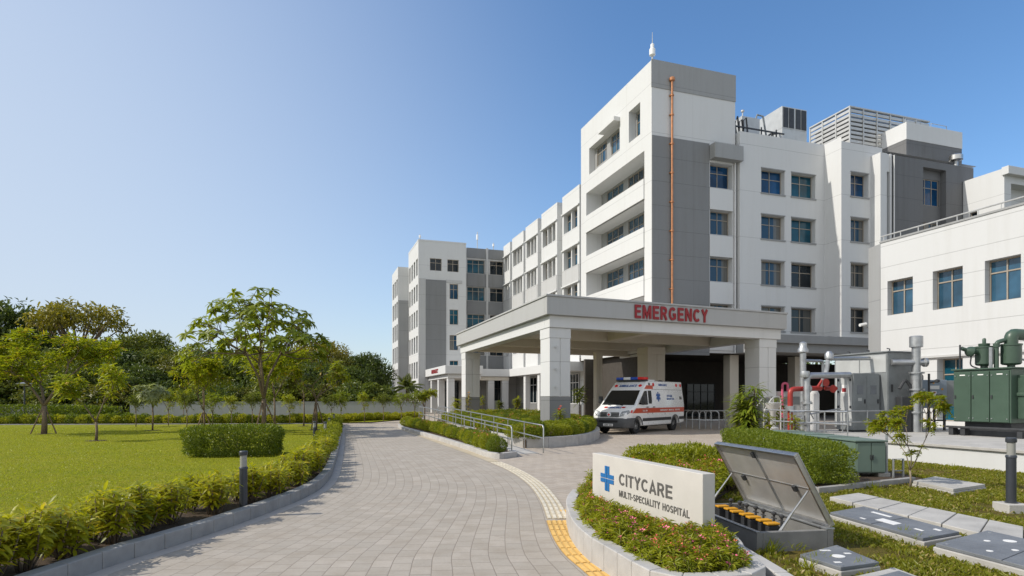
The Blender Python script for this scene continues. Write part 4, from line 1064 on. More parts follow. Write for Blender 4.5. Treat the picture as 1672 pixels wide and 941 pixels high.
# ================================================================ boundary walls
o = (-20, 51, 0); t = thing('boundary_wall', 'long plain grey boundary wall behind the lawn saplings', 'wall', o)
BWF = Frame((-31.2, 50.0), norm2((23.7, 2.2)), norm2((-2.2, 23.7)))
mb = MB(); mb.box(BWF, 0, 23.9, 0, .22, -.02, 1.32); mb.build('wall_panel', ['boundary_render'], t, o)
mb = MB(); mb.box(BWF, -.03, 23.9, -.03, .25, 1.323, 1.38); mb.build('coping', ['boundary_render'], t, o, bevel=.01)
o = (-60, 54, 0); t = thing('older_boundary_wall', 'lower weathered grey wall behind the long hedge at far left', 'wall', o)
mb = MB(); mb.bx(-130, -34.4, 54, 54.25, -.02, 1.05); mb.build('wall_panel', ['boundary_render'], t, o)
mb = MB(); mb.bx(-130, -34.38, 53.96, 54.29, 1.053, 1.12); mb.build('coping', ['boundary_render'], t, o)
# ================================================================ hospital name sign
s_o = np.array((1.13, 8.6)); SF = Frame(tuple(s_o), (-U1[0], -U1[1]), U2); SL = 2.53; orgs = (*s_o, 0)
SIGN = thing('name_sign', 'low pale stone monument sign reading CITYCARE MULTI-SPECIALITY HOSPITAL with blue cross', 'sign', orgs)
mb = MB(); mb.box(SF, 0, SL, 0, .15, .285, .93); mb.build('panel', ['sign_stone'], SIGN, orgs, bevel=.006)
mb = MB(); mb.box(SF, .02, SL-.02, .015, .135, .1, .283); mb.build('base', ['concrete'], SIGN, orgs)
def on_sign(s, z): x, y = SF.xy(s, 0); return (x-orgs[0], y-orgs[1], z)
tx = (-U1[0], -U1[1], 0)
text_obj('hospital_name', 'CITYCARE', 'letter_grey', SIGN, on_sign((.778+1.99)/2, .662), tx, 1.21, .150, .006, stroke=.165, gap=.10)
text_obj('hospital_subtitle', 'MULTI-SPECIALITY HOSPITAL', 'letter_grey', SIGN, on_sign((.78+2.31)/2, .478), tx, 1.53, .082, .005, stroke=.165, gap=.12)
# blue cross of paired bars with a light gap between them
mb = MB(); cs, cz = .45, .625
def bar(s0, s1, z0, z1): mb.box(SF, cs+s0, cs+s1, -.008, .001, cz+z0, cz+z1)
g = .008; w = .062; v = .165; hz = .185
for sg in (-1, 1):
    a0, a1 = (g, w) if sg > 0 else (-w, -g)
    bar(a0, a1, -v, -.062); bar(a0, a1, .062, v)
    bar(a0, a1, -.058, -.006); bar(a0, a1, .006, .058)
    h0, h1 = (w+.004, hz) if sg > 0 else (-hz, -w-.004)
    bar(h0, h1, .006, .058); bar(h0, h1, -.058, -.006)
mb.build('cross_emblem', ['emblem_blue'], SIGN, orgs)

# ================================================================ open pit box with valves
pu1 = norm2((-.16, .987)); pu2 = (pu1[1], -pu1[0])
PB = Frame((3.44-.86*pu2[0]-.04*pu1[0], 6.67-.86*pu2[1]-.04*pu1[1]), pu1, pu2); PL, PW = 1.76, .90; orgq = PB.p(0, 0, 0)
PIT = thing('valve_pit', 'open grey concrete service pit with raised metal lid and yellow valves inside', 'service pit', orgq)
mb = MB()
mb.box(PB, 0, PL, 0, .07, -.02, .27); mb.box(PB, 0, PL, PW-.07, PW, -.02, .27); mb.box(PB, 0, .07, .071, PW-.071, -.02, .27); mb.box(PB, PL-.07, PL, .071, PW-.071, -.02, .27)
mb.box(PB, .05, PL-.05, .05, PW-.05, -.02, .02)
mb.build('pit_wall', ['pit_grey'], PIT, orgq, bevel=.006)
mb = MB(); mb.box(PB, .0, PL, PW-.09, PW+.015, .272, .292); mb.box(PB, .0, PL, -.01, .035, .272, .284); mb.build('pit_rim', ['galvanised'], PIT, orgq, bevel=.003)
th = R(61); LL = .90
def lidp(a, l, t): # along pit, up the lid, thickness away from the viewer
    c, s = math.cos(th), math.sin(th); b = PW-.03-l*c+t*s; return PB.p(a, b, .30+l*s+t*c)
mb = MB()
def lbox(a0, a1, l0, l1, t0, t1, m=mb):
    vs = [lidp(a, l, t) for t in (t0, t1) for (a, l) in ((a0, l0), (a1, l0), (a1, l1), (a0, l1))]
    m.add(vs, [(3, 2, 1, 0), (4, 5, 6, 7), (0, 1, 5, 4), (1, 2, 6, 5), (2, 3, 7, 6), (3, 0, 4, 7)])
lbox(.0, PL, 0, LL, .03, .045)
lid = mb.build('lid', ['brushed_lid'], PIT, orgq)
mb = MB()
for a0, a1, l0, l1 in ((0, PL, 0, .03), (0, PL, LL-.03, LL), (0, .03, .031, LL-.031), (PL-.03, PL, .031, LL-.031)): lbox(a0, a1, l0, l1, -.012, .052, mb)
mb.build('lid_rim', ['stainless'], lid, orgq, bevel=.003)
mb = MB()
lbox(.03, PL-.03, .44, .452, .024, .0295, mb); lbox(.86, .90, .031, LL-.031, .018, .0293, mb)
mb.build('lid_seam', ['galvanised'], lid, orgq)
for a, l in ((.9, LL-.10), (.35, .42), (1.45, .40)):
    mb = MB(); lbox(a-.03, a+.03, l-.035, l+.035, -.006, .0295, mb); mb.build('lid_bracket', ['dark_steel'], lid, orgq, bevel=.003)
for a in (.22, 1.5):
    mb = MB(); mb.cyl(PB.p(a-.08, PW-.03, .305), PB.p(a+.08, PW-.03, .305), .016, n=8); mb.build('hinge', ['dark_steel'], PIT, orgq, smooth=True)
for a in (.09, PL-.06):
    mb = MB(); top = lidp(a, .44, .0); mb.tube([PB.p(a, .30, .24), top], .010, 8); mb.cyl(PB.p(a, .30, .22), [PB.p(a, .30, .24)[i]*.55+top[i]*.45 for i in range(3)], .015, n=8); mb.build('gas_strut', ['stainless'], PIT, orgq, smooth=True)
# seven yellow-topped valves, one mesh set copied
vt = thing('pit_valve', 'yellow-capped black valve in the row standing inside the open service pit', 'valve', (0, 0, 0), 0, 'yellow valves in the service pit')
mb = MB(); mb.bx(-.035, .035, -.07, .07, 0, .12); mb.cyl((0, -.05, 0), (0, -.05, .13), .02, n=8); mb.cyl((0, .05, 0), (0, .05, .13), .02, n=8); mb.build('body', ['black_plastic'], vt, bevel=.006)
mb = MB(); mb.bx(-.055, .045, -.085, .065, .135, .158); mb.build('yellow_cap', ['valve_yellow'], vt, bevel=.006)
mb = MB(); mb.cyl((0, .11, 0), (0, .11, .20), .014, n=8); mb.lathe((0, .11, .20), [(.014, 0), (.03, .012), (.03, .03), (.01, .045)], 10); mb.cyl((-.05, .11, .17), (.05, .11, .17), .008, n=6); mb.build('stem_knob', ['dark_steel'], vt, smooth=True)
rz = math.atan2(pu1[1], pu1[0])
for i in range(7):
    p = PB.p(.30+.185*i, .37+.02*(i % 2), .15)
    if i == 0: vt.location = p; vt.rotation_euler = (0, 0, rz+math.pi)
    else: dup(vt, p, rz+math.pi+R(random.uniform(-6, 6)))
mb = MB()
mb.box(PB, .1, PL-.1, .22, .58, .02, .15)
o = mb.build('valve_tray', ['dark_steel'], PIT, orgq, bevel=.01)

# ================================================================ chamber covers in the grass
def cover(cs, z1, label, mat_top='cover_slate', mat_base='concrete', split=(), marks=True, name='chamber_cover', z0=.0, tt=.035):
    P = [np.array(G(px, py, z1)) for px, py in cs]; c = sum(P)/4; org = (*c, 0)
    t = thing(name, label, 'chamber cover', org)
    mb = MB(); mb.prism([tuple(p) for p in P], z0, z1-tt-.002); mb.build('concrete_base', [mat_base], t, org, bevel=.01)
    q = [c+(p-c)*.965 for p in P]; mb = MB(); mb.prism([tuple(p) for p in q], z1-tt, z1)
    pl = mb.build('cover_plate', [mat_top], t, org, bevel=.006)
    bl = lambda u, v: (q[0]*(1-u)+q[1]*u)*(1-v)+(q[3]*(1-u)+q[2]*u)*v
    def patch(u0, u1, v0, v1, zt, name, mat):
        mb = MB(); mb.prism([tuple(bl(u0, v0)), tuple(bl(u1, v0)), tuple(bl(u1, v1)), tuple(bl(u0, v1))], z1-.005, zt); return mb.build(name, [mat], pl, org)
    for v in split: patch(0, 1, v-.004, v+.004, z1+.002, 'cover_joint', 'black_plastic')
    if marks:
        for (u, v) in ((.08, .07), (.92, .07), (.08, .93), (.92, .93)):
            mb = MB(); p = bl(u, v); mb.cyl((*p, z1-.01), (*p, z1+.006), .022, n=12); mb.build('lifting_bolt', ['galvanised'], pl, org)
    return t, pl, bl, org, z1
t, pl, bl, org, z1 = cover([(1304, 905), (1366, 889), (1438, 918), (1373, 927)], .17, 'small slate-grey chamber cover with a round white ring, before the open pit')
mb = MB(); p = bl(.5, .5); mb.lathe((*p, z1+.001), [(.032, 0), (.058, 0), (.058, .006), (.032, .006)], 20); mb.build('key_ring', ['sticker_white'], pl, org)
for u, v, a in ((.55, .12, .05), (.2, .75, .03), (.8, .45, .03)):
    mb = MB(); p = bl(u, v); mb.prism([(p[0]-a, p[1]-.02), (p[0]+a, p[1]-.02), (p[0]+a, p[1]+.02), (p[0]-a, p[1]+.02)], z1, z1+.003); mb.build('worn_paint', ['sticker_white'], pl, org)
t, pl, bl, org, z1 = cover([(1352, 836), (1409, 826), (1571, 869), (1509, 880)], .17, 'long narrow slate-grey chamber cover with white paint patches, beside the concrete garden path', split=(.5,))
for u0, u1, v0, v1 in ((.3, .52, .42, .62), (.72, .8, .2, .42), (.4, .46, .78, .86), (.7, .78, .86, .92), (.15, .2, .3, .36)):
    mb = MB(); mb.prism([tuple(bl(u0, v0)), tuple(bl(u1, v0)), tuple(bl(u1, v1)), tuple(bl(u0, v1))], z1+.0, z1+.003); mb.build('worn_paint', ['sticker_white'], pl, org)
t, pl, bl, org, z1 = cover([(1523, 887), (1611, 865), (1790, 905), (1735, 941)], .19, 'large slate-grey chamber cover cut by the right edge of the picture', split=(.58,))
for u, v, a in ((.55, .22, .03), (.2, .4, .03), (.75, .35, .06), (.45, .52, .03), (.3, .72, .03)):
    mb = MB(); p = bl(u, v); mb.cyl((*p, z1), (*p, z1+.004), a, n=14); mb.build('worn_paint', ['sticker_white'], pl, org)
t, pl, bl, org, z1 = cover([(1378, 944), (1460, 926), (1515, 946), (1440, 975)], .17, 'pale concrete chamber cover with a dark centre at the bottom edge of the picture', 'concrete')
mb = MB(); mb.prism([tuple(bl(.35, .3)), tuple(bl(.9, .3)), tuple(bl(.9, .9)), tuple(bl(.35, .9))], z1, z1+.012); mb.build('inset_plate', ['cover_slate'], pl, org)
cover([(1489, 785), (1526, 777.5), (1611, 791), (1557, 799)], .17, 'thick bare concrete slab lying in the grass near the white platform wall', 'concrete', marks=False, name='concrete_slab', tt=.05)
# concrete path of slabs
mb = MB(); zt = .15
U = [np.array(G(1401, 805, zt)), np.array(G(1672, 860, zt))]; Lw = [np.array(G(1354, 811.5, zt)), np.array(G(1672, 887, zt))]
U[1] = U[0]+(U[1]-U[0])*1.5; Lw[1] = Lw[0]+(Lw[1]-Lw[0])*1.5
for i in range(9):
    f0, f1 = i/9+.002, (i+1)/9-.002
    mb.prism([tuple(Lw[0]+(Lw[1]-Lw[0])*f0), tuple(Lw[0]+(Lw[1]-Lw[0])*f1), tuple(U[0]+(U[1]-U[0])*f1), tuple(U[0]+(U[1]-U[0])*f0)], .0, zt+rng.normal(0, .002))
o = mb.build('garden_path_slabs', ['concrete'], bevel=.008); o['kind'] = 'structure'

# ================================================================ bollard lamps
def bollard_mesh(h, r=.054):
    t = thing('bollard_lamp', '', 'bollard lamp')
    mb = MB(); mb.lathe((0, 0, 0), [(r*1.25, 0), (r*1.25, .015), (r, .02), (r, h*.69)], 20); mb.build('post', ['bollard_paint'], t, smooth=True)
    mb = MB(); mb.lathe((0, 0, 0), [(r*1.12, h*.692), (r*1.12, h*.72), (r*1.0, h*.73)], 20); mb.build('collar', ['bollard_paint'], t, smooth=True)
    mb = MB(); mb.lathe((0, 0, 0), [(r*.86, h*.731), (r*.86, h*.925)], 20); mb.build('lamp_lens', ['lamp_glass'], t, smooth=True)
    mb = MB(); mb.lathe((0, 0, 0), [(r*1.06, h*.926), (r*1.1, h*.94), (r*1.1, h*.985), (r*.9, h)], 20); mb.build('lamp_cap', ['bollard_paint'], t, smooth=True)
    return t
b0 = bollard_mesh(.84)
spots = [(397.5, 832, .10, 'dark bollard lamp among the kerb shrubs, the nearest one on the left of the drive'), (513.5, 724, .10, 'dark bollard lamp standing on the lawn at the end of the round hedge'), (531, 726, .10, 'dark bollard lamp in the kerb shrubs, right of the one on the lawn'), (537.5, 708, .10, 'dark bollard lamp far along the kerb shrubs with bluish lens'), (545, 698, .10, 'most distant tiny dark bollard lamp where the drive bends left')]
for i, (px, py, z, lab) in enumerate(spots):
    x, y = G(px, py, z); h = 1.0
    if i == 0: b0.location = (x, y, z); b0['label'] = lab; b0['group'] = 'bollard lamps along the drive'
    else: dup(b0, (x, y, z), 0, (1, 1, .93 if i < 3 else .85), lab, 'bollard lamps along the drive')
x, y = G(1651, 828, .13); Yb = y
bb = dup(b0, (x, y, .19), 0, (1.15, 1.15, 1.12), 'dark bollard lamp on a square concrete block near the right edge', 'bollard lamps along the drive')
mb = MB(); mb.bx(-.135, .135, -.135, .135, -.16, -.001); mb.build('concrete_block', ['concrete'], bb, bevel=.01)

# ================================================================ platform equipment
ZP = .575
def cab(name, label, fr, a0, a1, b0, b1, z0, z1, mat, cat='electrical cabinet', roof=.0, org=None):
    org = fr.p((a0+a1)/2, (b0+b1)/2, z0); t = thing(name, label, cat, org)
    mb = MB(); mb.box(fr, a0, a1, b0, b1, z0+.06, z1); mb.build('cabinet_body', [mat], t, org, bevel=.012)
    mb = MB(); mb.box(fr, a0+.04, a1-.04, b0+.04, b1-.04, z0, z0+.059); mb.build('base_frame', ['dark_steel'], t, org)
    if roof: mb = MB(); mb.box(fr, a0-roof, a1+roof, b0-roof, b1+roof, z1+.002, z1+.045); mb.build('roof_plate', ['grey_steel'], t, org, bevel=.006)
    return t, org
EQ = Frame((11.25, 20.2), U1, U2)    # a back, b right; near-left-front corner of the front cabinet
t, org = cab('switchgear_cabinet', 'grey switchgear cabinet with red and white warning sticker, the lower one in front', EQ, 0, .66, 0, 1.15, ZP, 2.52, 'grey_steel')
def face_doors(t, org, fr, b0, b1, z0, z1, n, mat, a=-.012, handle=True):
    for i in range(n):
        x0, x1 = b0+(b1-b0)*i/n+.015, b0+(b1-b0)*(i+1)/n-.015
        mb = MB(); mb.box(fr, a, 0.001, x0, x1, z0, z1); d = mb.build('door', [mat], t, org, bevel=.004)
        if handle:
            mb = MB(); mb.box(fr, a-.03, a, x1-.10, x1-.06, (z0+z1)/2-.07, (z0+z1)/2+.07); mb.build('handle', ['dark_steel'], d, org, bevel=.004)
    return d
d = face_doors(t, org, EQ, 0, 1.15, .75, 2.42, 2, 'grey_steel')
for x in (.16, .74):
    mb = MB(); mb.box(EQ, -.018, -.012, x, x+.26, 1.82, 2.12); mb.build('inspection_window', ['cover_slate'], t, org)
mb = MB(); mb.box(EQ, -.016, -.012, .2, .36, 1.60, 1.70); mb.build('name_plate', ['pale_steel'], t, org)
each_box('side_panel', ['pale_steel'], t, org, EQ, [(.04, .62, -.014, .001, .78, 1.25), (.04, .62, -.014, .001, 1.28, 2.44)], .004)  # left side in paler steel: its sunlit tone is put into the colour
mb = MB(); mb.box(EQ, .22, .46, -.019, -.014, 1.86, 2.14); s = mb.build('warning_sticker', ['sticker_white'], t, org)
mb = MB(); mb.box(EQ, .26, .42, -.022, -.019, 1.90, 2.03); mb.build('sticker_mark', ['letter_red'], s, org)
each_box('latch', ['dark_steel'], t, org, EQ, [(a-.03, a+.03, -.03, -.012, z-.04, z+.04) for a, z in ((.09, 2.3), (.09, 1.4), (.57, 2.3), (.57, 1.4), (.57, 1.9))])
t, org = cab('switchgear_cabinet', 'taller grey switchgear cabinet with overhanging roof, behind the lower one', EQ, -.25, 1.9, 1.2, 2.35, ZP, 3.22, 'grey_steel', roof=.05)
each_box('side_panel', ['pale_steel'], t, org, EQ, [(-.2, .8, 1.186, 1.201, 2.56, 3.15), (.84, 1.84, 1.186, 1.201, .75, 3.15)], .004)  # same paler steel standing for sunlight on the taller cabinet's left side
EQ2 = Frame(EQ.xy(-.25, 0), U1, U2); face_doors(t, org, EQ2, 1.22, 2.33, .75, 3.12, 1, 'grey_steel')
mb = MB(); mb.box(EQ2, -.03, -.012, 1.34, 1.42, 1.9, 2.15); mb.build('handle', ['dark_steel'], t, org)
mb = MB()
for a in (0., .8, 1.6): mb.tube([EQ.p(a, 1.6, 3.26), EQ.p(a, 1.6, 3.36), EQ.p(a+.1, 1.6, 3.38)], .02, 6)
mb.build('lifting_eye', ['dark_steel'], t, org)
# pipe manifold left of the cabinets
o = EQ.p(1.5, -1.2, ZP); t = thing('pipe_manifold', 'grey and red pipe manifold with valves left of the switchgear', 'pipework', o)
e = lambda b, z, a=.35: EQ.p(a, b-.30, z)
def elbow(pts, r, n=10):  # rounds the corners of a pipe run
    out = [pts[0]]
    for i in range(1, len(pts)-1):
        p0, p1, p2 = map(Vector, (pts[i-1], pts[i], pts[i+1])); k = min(r*1.8, (p0-p1).length*.45, (p2-p1).length*.45)
        a = p1+(p0-p1).normalized()*k; b = p1+(p2-p1).normalized()*k
        for t_ in (0, .25, .5, .75, 1): out.append(tuple(a*(1-t_)**2+p1*2*t_*(1-t_)+b*t_*t_))
    return out+[pts[-1]]
mb = MB(); mb.tube(elbow([e(-1.95, ZP), e(-1.95, 1.98), e(-.7, 2.02)], .09), .082, 12); red = mb.build('red_pipe', ['red_paint'], t, o, smooth=True)
for q0, q1 in ((e(-1.95, 1.28), e(-1.95, 1.44)), (e(-1.3, 2.0), e(-1.2, 2.0))): mb = MB(); mb.cyl(q0, q1, .15, n=12); mb.build('pipe_flange', ['galvanised'], red, o, smooth=True)
mb = MB(); mb.tube(elbow([e(-1.50, ZP, .12), e(-1.50, 2.42, .12), e(.28, 2.46, .12)], .1), .10, 12); g1 = mb.build('grey_pipe', ['galvanised'], t, o, smooth=True)
for z in (1.5, .85): mb = MB(); mb.cyl(e(-1.5, z, .12), e(-1.5, z+.06, .12), .17, n=12); mb.build('pipe_flange', ['galvanised'], g1, o, smooth=True)
mb = MB(); mb.lathe(e(-1.58, 2.46, .12), [(.14, -.1), (.16, 0), (.14, .1)], 12); mb.build('pipe_end_cap', ['galvanised'], g1, o, smooth=True)
mb = MB(); mb.cyl(e(-1.05, ZP, .75), e(-1.05, 3.45, .75), .10, n=12); mb.lathe(e(-1.05, 3.2, .75), [(.1, 0), (.17, .03), (.17, .12), (.12, .2), (.12, .34), (.05, .38)], 12); g2 = mb.build('vent_riser', ['galvanised'], t, o, smooth=True)
mb = MB(); mb.tube(elbow([e(-1.05, 2.95, .75), e(-.2, 2.95, .75), e(-.2, 2.4, .75)], .06), .05, 8); mb.tube(elbow([e(-.75, 2.0), e(-.45, 2.6), e(-.4, 3.0), e(1.4, 3.05)], .06), .07, 8); mb.lathe(e(-.35, 2.95), [(.05, 0), (.14, .05), (.14, .2), (.06, .3)], 10)
mb.build('small_pipe', ['galvanised'], t, o, smooth=True)
mb = MB(); mb.tube([e(-.85, 2.02), e(-.55, 2.38), e(-.45, 2.62)], .05, 10); mb.tube([e(-.5, 2.02), e(-.05, 2.02)], .07, 10); mb.build('red_branch', ['red_paint'], t, o, smooth=True)
mb = MB()
for b, z in ((-.75, 2.2), (-.45, 2.0)): mb.lathe(e(b, z, .10), [(.02, 0), (.13, 0), (.13, .03), (.02, .03)], 14, axis=(-U1[0], -U1[1], 0))
mb.build('hand_wheel', ['red_paint'], t, o, smooth=True)
mb = MB(); mb.lathe(e(-.45, ZP, 1.05), [(.26, 0), (.28, .1), (.28, 1.25), (.22, 1.4), (.1, 1.48)], 16); mb.build('filter_tank', ['sticker_white'], t, o, smooth=True)
mb = MB(); mb.tube([e(-1.9, 1.1, .12), e(-.1, 1.35, .12)], .025, 6); mb.tube([e(-1.2, 1.6, .55), e(-.8, 1.0, .55)], .02, 6); mb.tube([e(-.9, 1.6, .55), e(-1.3, 1.0, .55)], .02, 6)
mb.box(EQ, -.1, 1.0, -2.05, -1.2, ZP, ZP+.06)
mb.build('pipe_support', ['galvanised'], t, o)
# vent stack
VX = np.array((X_at(1496, 20.2), 20.2)); o = (*VX, ZP)
t = thing('vent_stack', 'tall grey vent stack with tee branch and capped top, right of the taller switchgear', 'vent stack', o)
mb = MB(); mb.cyl((*VX, ZP), (*VX, 2.55), .17, n=14); mb.cyl((*VX, 2.55), (*VX, 3.6), .13, n=14); mb.build('stack_pipe', ['galvanised'], t, o, smooth=True)
mb = MB(); mb.lathe((*VX, 3.36), [(.13, 0), (.20, .02), (.20, .36), (.17, .38)], 16); mb.build('stack_cap', ['galvanised'], t, o, smooth=True)
mb = MB()
for z in (2.5, 1.95, 1.2): mb = MB(); mb.cyl((*VX, z), (*VX, z+.05), .24, n=14); mb.build('flange', ['galvanised'], t, o, smooth=True)
mb = MB(); x, y = VX; mb.tube([(x-.75, y+.1, 2.88), (x+.25, y-.05, 2.86)], .10, 10); mb.lathe((x+.2, y-.05, 2.87), [(.1, 0), (.15, .02), (.15, .1), (.08, .12)], 12, axis=(1, 0, 0)); mb.build('tee_branch', ['galvanised'], t, o, smooth=True)
mb = MB(); mb.tube(elbow([(x-.55, y, 2.0), (x-.35, y, 2.35), (x-.15, y, 2.0)], .1), .05, 8); mb.tube([(x+.42, y, ZP), (x+.42, y, 2.5)], .035, 8); mb.tube([(x+.42, y, 1.75), (x+.15, y, 1.85)], .05, 8); mb.tube([(x+.42, y, 2.2), (x+.62, y-.1, 2.25)], .03, 6); mb.lathe((x+.62, y-.1, 2.2), [(.02, 0), (.08, .03), (.08, .09), (.02, .12)], 10); mb.lathe((x+.70, y-.1, 1.72), [(.02, 0), (.1, .03), (.1, .1), (.02, .13)], 10); mb.tube([(x+.42, y, 1.62), (x+.8, y-.1, 1.75), (x+.95, y-.1, 1.5)], .03, 6)
mb.build('gauge_pipe', ['dark_steel'], t, o, smooth=True)
mb = MB(); mb.bx(x-.55, x-.2, y-.1, y+.2, ZP, 1.75); mb.build('pump_motor', ['dark_steel'], t, o, bevel=.03)
# control box on legs
Yc = 21.0; x0, x1 = X_at(1504, Yc), X_at(1546, Yc); o = (x0, Yc, ZP)
t = thing('control_box', 'blue-grey control box on legs with white notice, between vent stack and green transformer', 'control box', o)
mb = MB(); mb.bx(x0, x1, Yc, Yc+.9, 1.35, 2.32); mb.build('box_body', ['blue_steel'], t, o, bevel=.012)
mb = MB(); mb.bx(x1+.002, x1+.75, Yc+.1, Yc+.8, 1.4, 2.3); mb.build('side_box', ['grey_steel'], t, o, bevel=.012)
mb = MB(); mb.bx(x0+.26, x0+.62, Yc-.012, Yc, 2.0, 2.12); mb.bx(x0+.36, x0+.52, Yc-.012, Yc, 1.72, 1.93); s = mb.build('notice', ['sticker_white'], t, o)
mb = MB(); mb.bx(x0+.39, x0+.49, Yc-.015, Yc-.012, 1.86, 1.91); mb.build('notice_mark', ['letter_red'], s, o)
for px_, pz in ((.42, 2.22), (.72, 2.0), (.70, 1.58), (.55, 1.45)):
    mb = MB(); mb.cyl((x0+px_, Yc-.015, pz), (x0+px_, Yc, pz), .035, n=10); mb.build('warning_dot', ['valve_yellow'], t, o)
for dx in (.05, (x1-x0)-.05, (x1-x0)*.55):
    for dy in (.05, .85):
        mb = MB(); mb.bx(x0+dx-.03, x0+dx+.03, Yc+dy-.03, Yc+dy+.03, ZP, 1.349); mb.build('leg', ['dark_steel'], t, o)
mb = MB(); mb.bx(x0, x1, Yc+.03, Yc+.07, .9, .95); mb.tube(elbow([(x0+.25, Yc+.3, 2.3), (x0+.25, Yc+.3, 2.5), (x0+.1, Yc+.3, 2.52)], .04), .03, 6); mb.build('cable_bracket', ['dark_steel'], t, o)
# green transformer
TF = Frame((X_at(1557, 18.8), 18.8), (-U1[0], -U1[1]), U2); o = TF.p(0, 0, ZP)   # a toward camera, b right
t = thing('green_transformer', 'large dark green power transformer with bushings and three door panels on the platform', 'transformer', o)
mb = MB(); mb.box(TF, 0, 1.62, 0, 2.6, .98, 2.53); mb.build('tank', ['green_paint'], t, o, bevel=.015)
for i in range(3):
    a0 = .03+i*.525; mb = MB(); mb.box(TF, a0, a0+.50, -.035, .001, 1.0, 2.48); d = mb.build('door_panel', ['green_paint'], t, o, bevel=.008)
    mb = MB(); mb.box(TF, a0+.03, a0+.07, -.06, -.035, 1.68, 1.78); mb.build('handle', ['dark_steel'], d, o, bevel=.004)
    mb = MB()
    for (aa, zz) in ((.05, 2.36), (.46, 2.36), (.05, 1.1), (.46, 1.1)): mb.cyl(TF.p(a0+aa, -.05, zz), TF.p(a0+aa, -.035, zz), .016, n=8)
    mb.build('hinge_bolt', ['galvanised'], d, o)
    mb = MB(); mb.box(TF, a0+.18, a0+.34, -.038, -.035, 2.37, 2.40); mb.build('name_plate', ['sticker_white'], d, o)
mb = MB()
for i in range(5):
    b = .25+i*.45; mb.box(TF, 1.6, 1.95, b, b+.1, 1.1, 2.35)
mb.box(TF, 1.6, 1.96, .2, 2.3, 1.75, 1.85); mb.build('cooling_fin', ['green_paint'], t, o, bevel=.02)
mb = MB(); mb.box(TF, -.05, 1.66, -.05, 2.65, 2.533, 2.575); mb.build('tank_lid', ['green_paint'], t, o, bevel=.006)
mb = MB(); mb.box(TF, .2, 1.5, .2, 2.4, .70, .979); mb.build('underframe', ['dark_steel'], t, o)
mb = MB(); mb.box(TF, -.1, 2.2, -.25, -.12, ZP+.22, ZP+.28); mb.box(TF, -.1, 2.2, .0, .15, ZP, ZP+.16); mb.box(TF, -.1, 2.2, 1.9, 2.05, ZP, ZP+.16)
for a in (0., .35, 1.9): mb.box(TF, a, a+.14, -.22, .0, ZP, ZP+.219)
mb.build('skid', ['dark_steel'], t, o, bevel=.01)
def bushing(px, py0, py1, r, Yb, pipe=0):
    x = X_at(px, Yb); za, zb = Z_at(py1, Yb), Z_at(py0, Yb)
    mb = MB(); mb.lathe((x, Yb, 2.57), [(.16, 0), (.16, .04), (.10, .06), (.10, .12), (r*.85, .14), (r, .18), (r, zb-2.57-.06), (r*1.07, zb-2.57-.05), (r*1.07, zb-2.57)], 20)
    return mb.build('bushing', ['green_paint'], t, o, smooth=True), x, zb
Yb1 = 19.0; bu, x, zb = bushing(1607, 566, 592, .235, Yb1)
mb = MB(); mb.lathe((x, Yb1, zb), [(.13, 0), (.15, .03), (.15, .09), (.05, .1), (.05, .22), (.03, .26)], 14); mb.build('bushing_head', ['green_paint'], bu, o, smooth=True)
mb = MB(); mb.tube([(x-.22, Yb1, zb-.16), (x-.5, Yb1, zb-.16)], .08, 10); mb.lathe((x-.42, Yb1, zb-.16), [(.05, -.1), (.14, -.06), (.17, .0), (.14, .08), (.06, .16), (.06, .3)], 14, axis=(-1, 0, .35)); mb.build('bushing_arm', ['green_paint'], bu, o, smooth=True)
mb = MB(); mb.tube(elbow([(x-.40, Yb1, zb-.28), (x-.44, Yb1, zb-.6), (x-.15, Yb1-.1, zb-.72)], .06), .022, 6); mb.cyl((x-.75, Yb1, 2.57), (x-.75, Yb1, zb+.05), .025, n=8); mb.build('cable', ['dark_steel'], t, o, smooth=True)
Yb2 = 18.6; bu, x, zb = bushing(1651, 562, 592, .26, Yb2)
mb = MB(); mb.tube(elbow([(x, Yb2, zb-.02), (x, Yb2, zb+.30), (x+1.1, Yb2+.2, zb+.26)], .19, 14), .175, 14); mb.build('bushing_elbow', ['green_paint'], bu, o, smooth=True)
mb = MB(); mb.tube(elbow([(x-.45, Yb2, 2.57), (x-.45, Yb2, zb+.05), (x-.2, Yb2, zb+.12)], .08), .065, 10); mb.cyl((x-.45, Yb2, zb-.1), (x-.45, Yb2, zb+.02), .085, n=10); mb.build('breather_pipe', ['green_paint'], t, o, smooth=True)
mb = MB(); mb.cyl((x-.62, Yb2, 2.57), (x-.62, Yb2, zb-.1), .05, n=8); mb.tube(elbow([(x+.26, Yb2, zb-.45), (x+.5, Yb2, zb-.5), (x+.5, Yb2, 2.6)], .06), .03, 6); mb.cyl((x+.9, Yb2+.2, 2.57), (x+.9, Yb2+.2, zb+.2), .05, n=8); mb.build('insulator_rod', ['galvanised'], t, o, smooth=True)
# sage cabinets in front of the platform
GC = Frame((7.02, 12.5), norm2((-.02, 1)), norm2((1, .02)))
o = GC.p(0, 0, 0); t = thing('feeder_cabinet', 'row of low sage green feeder cabinets beside the clipped box hedge', 'electrical cabinet', o)
mb = MB()
for i in range(4):
    a0 = .02+i*1.0; mb.box(GC, a0, a0+.985, 0, .62, .16, .80)
mb.build('cabinet_body', ['sage_paint'], t, o, bevel=.012)
mb = MB(); mb.box(GC, -.03, 4.05, -.03, .65, .803, .835); mb.build('cabinet_lid', ['sage_paint'], t, o, bevel=.008)
for i in range(2):
    mb = MB(); mb.box(GC, -.012, .02, .02+i*.30, .02+i*.30+.285, .19, .78); d = mb.build('door', ['sage_paint'], t, o, bevel=.004)
    mb = MB(); mb.box(GC, -.03, -.012, .285 if i == 0 else .33, .305 if i == 0 else .35, .44, .54); mb.build('handle', ['dark_steel'], d, o)
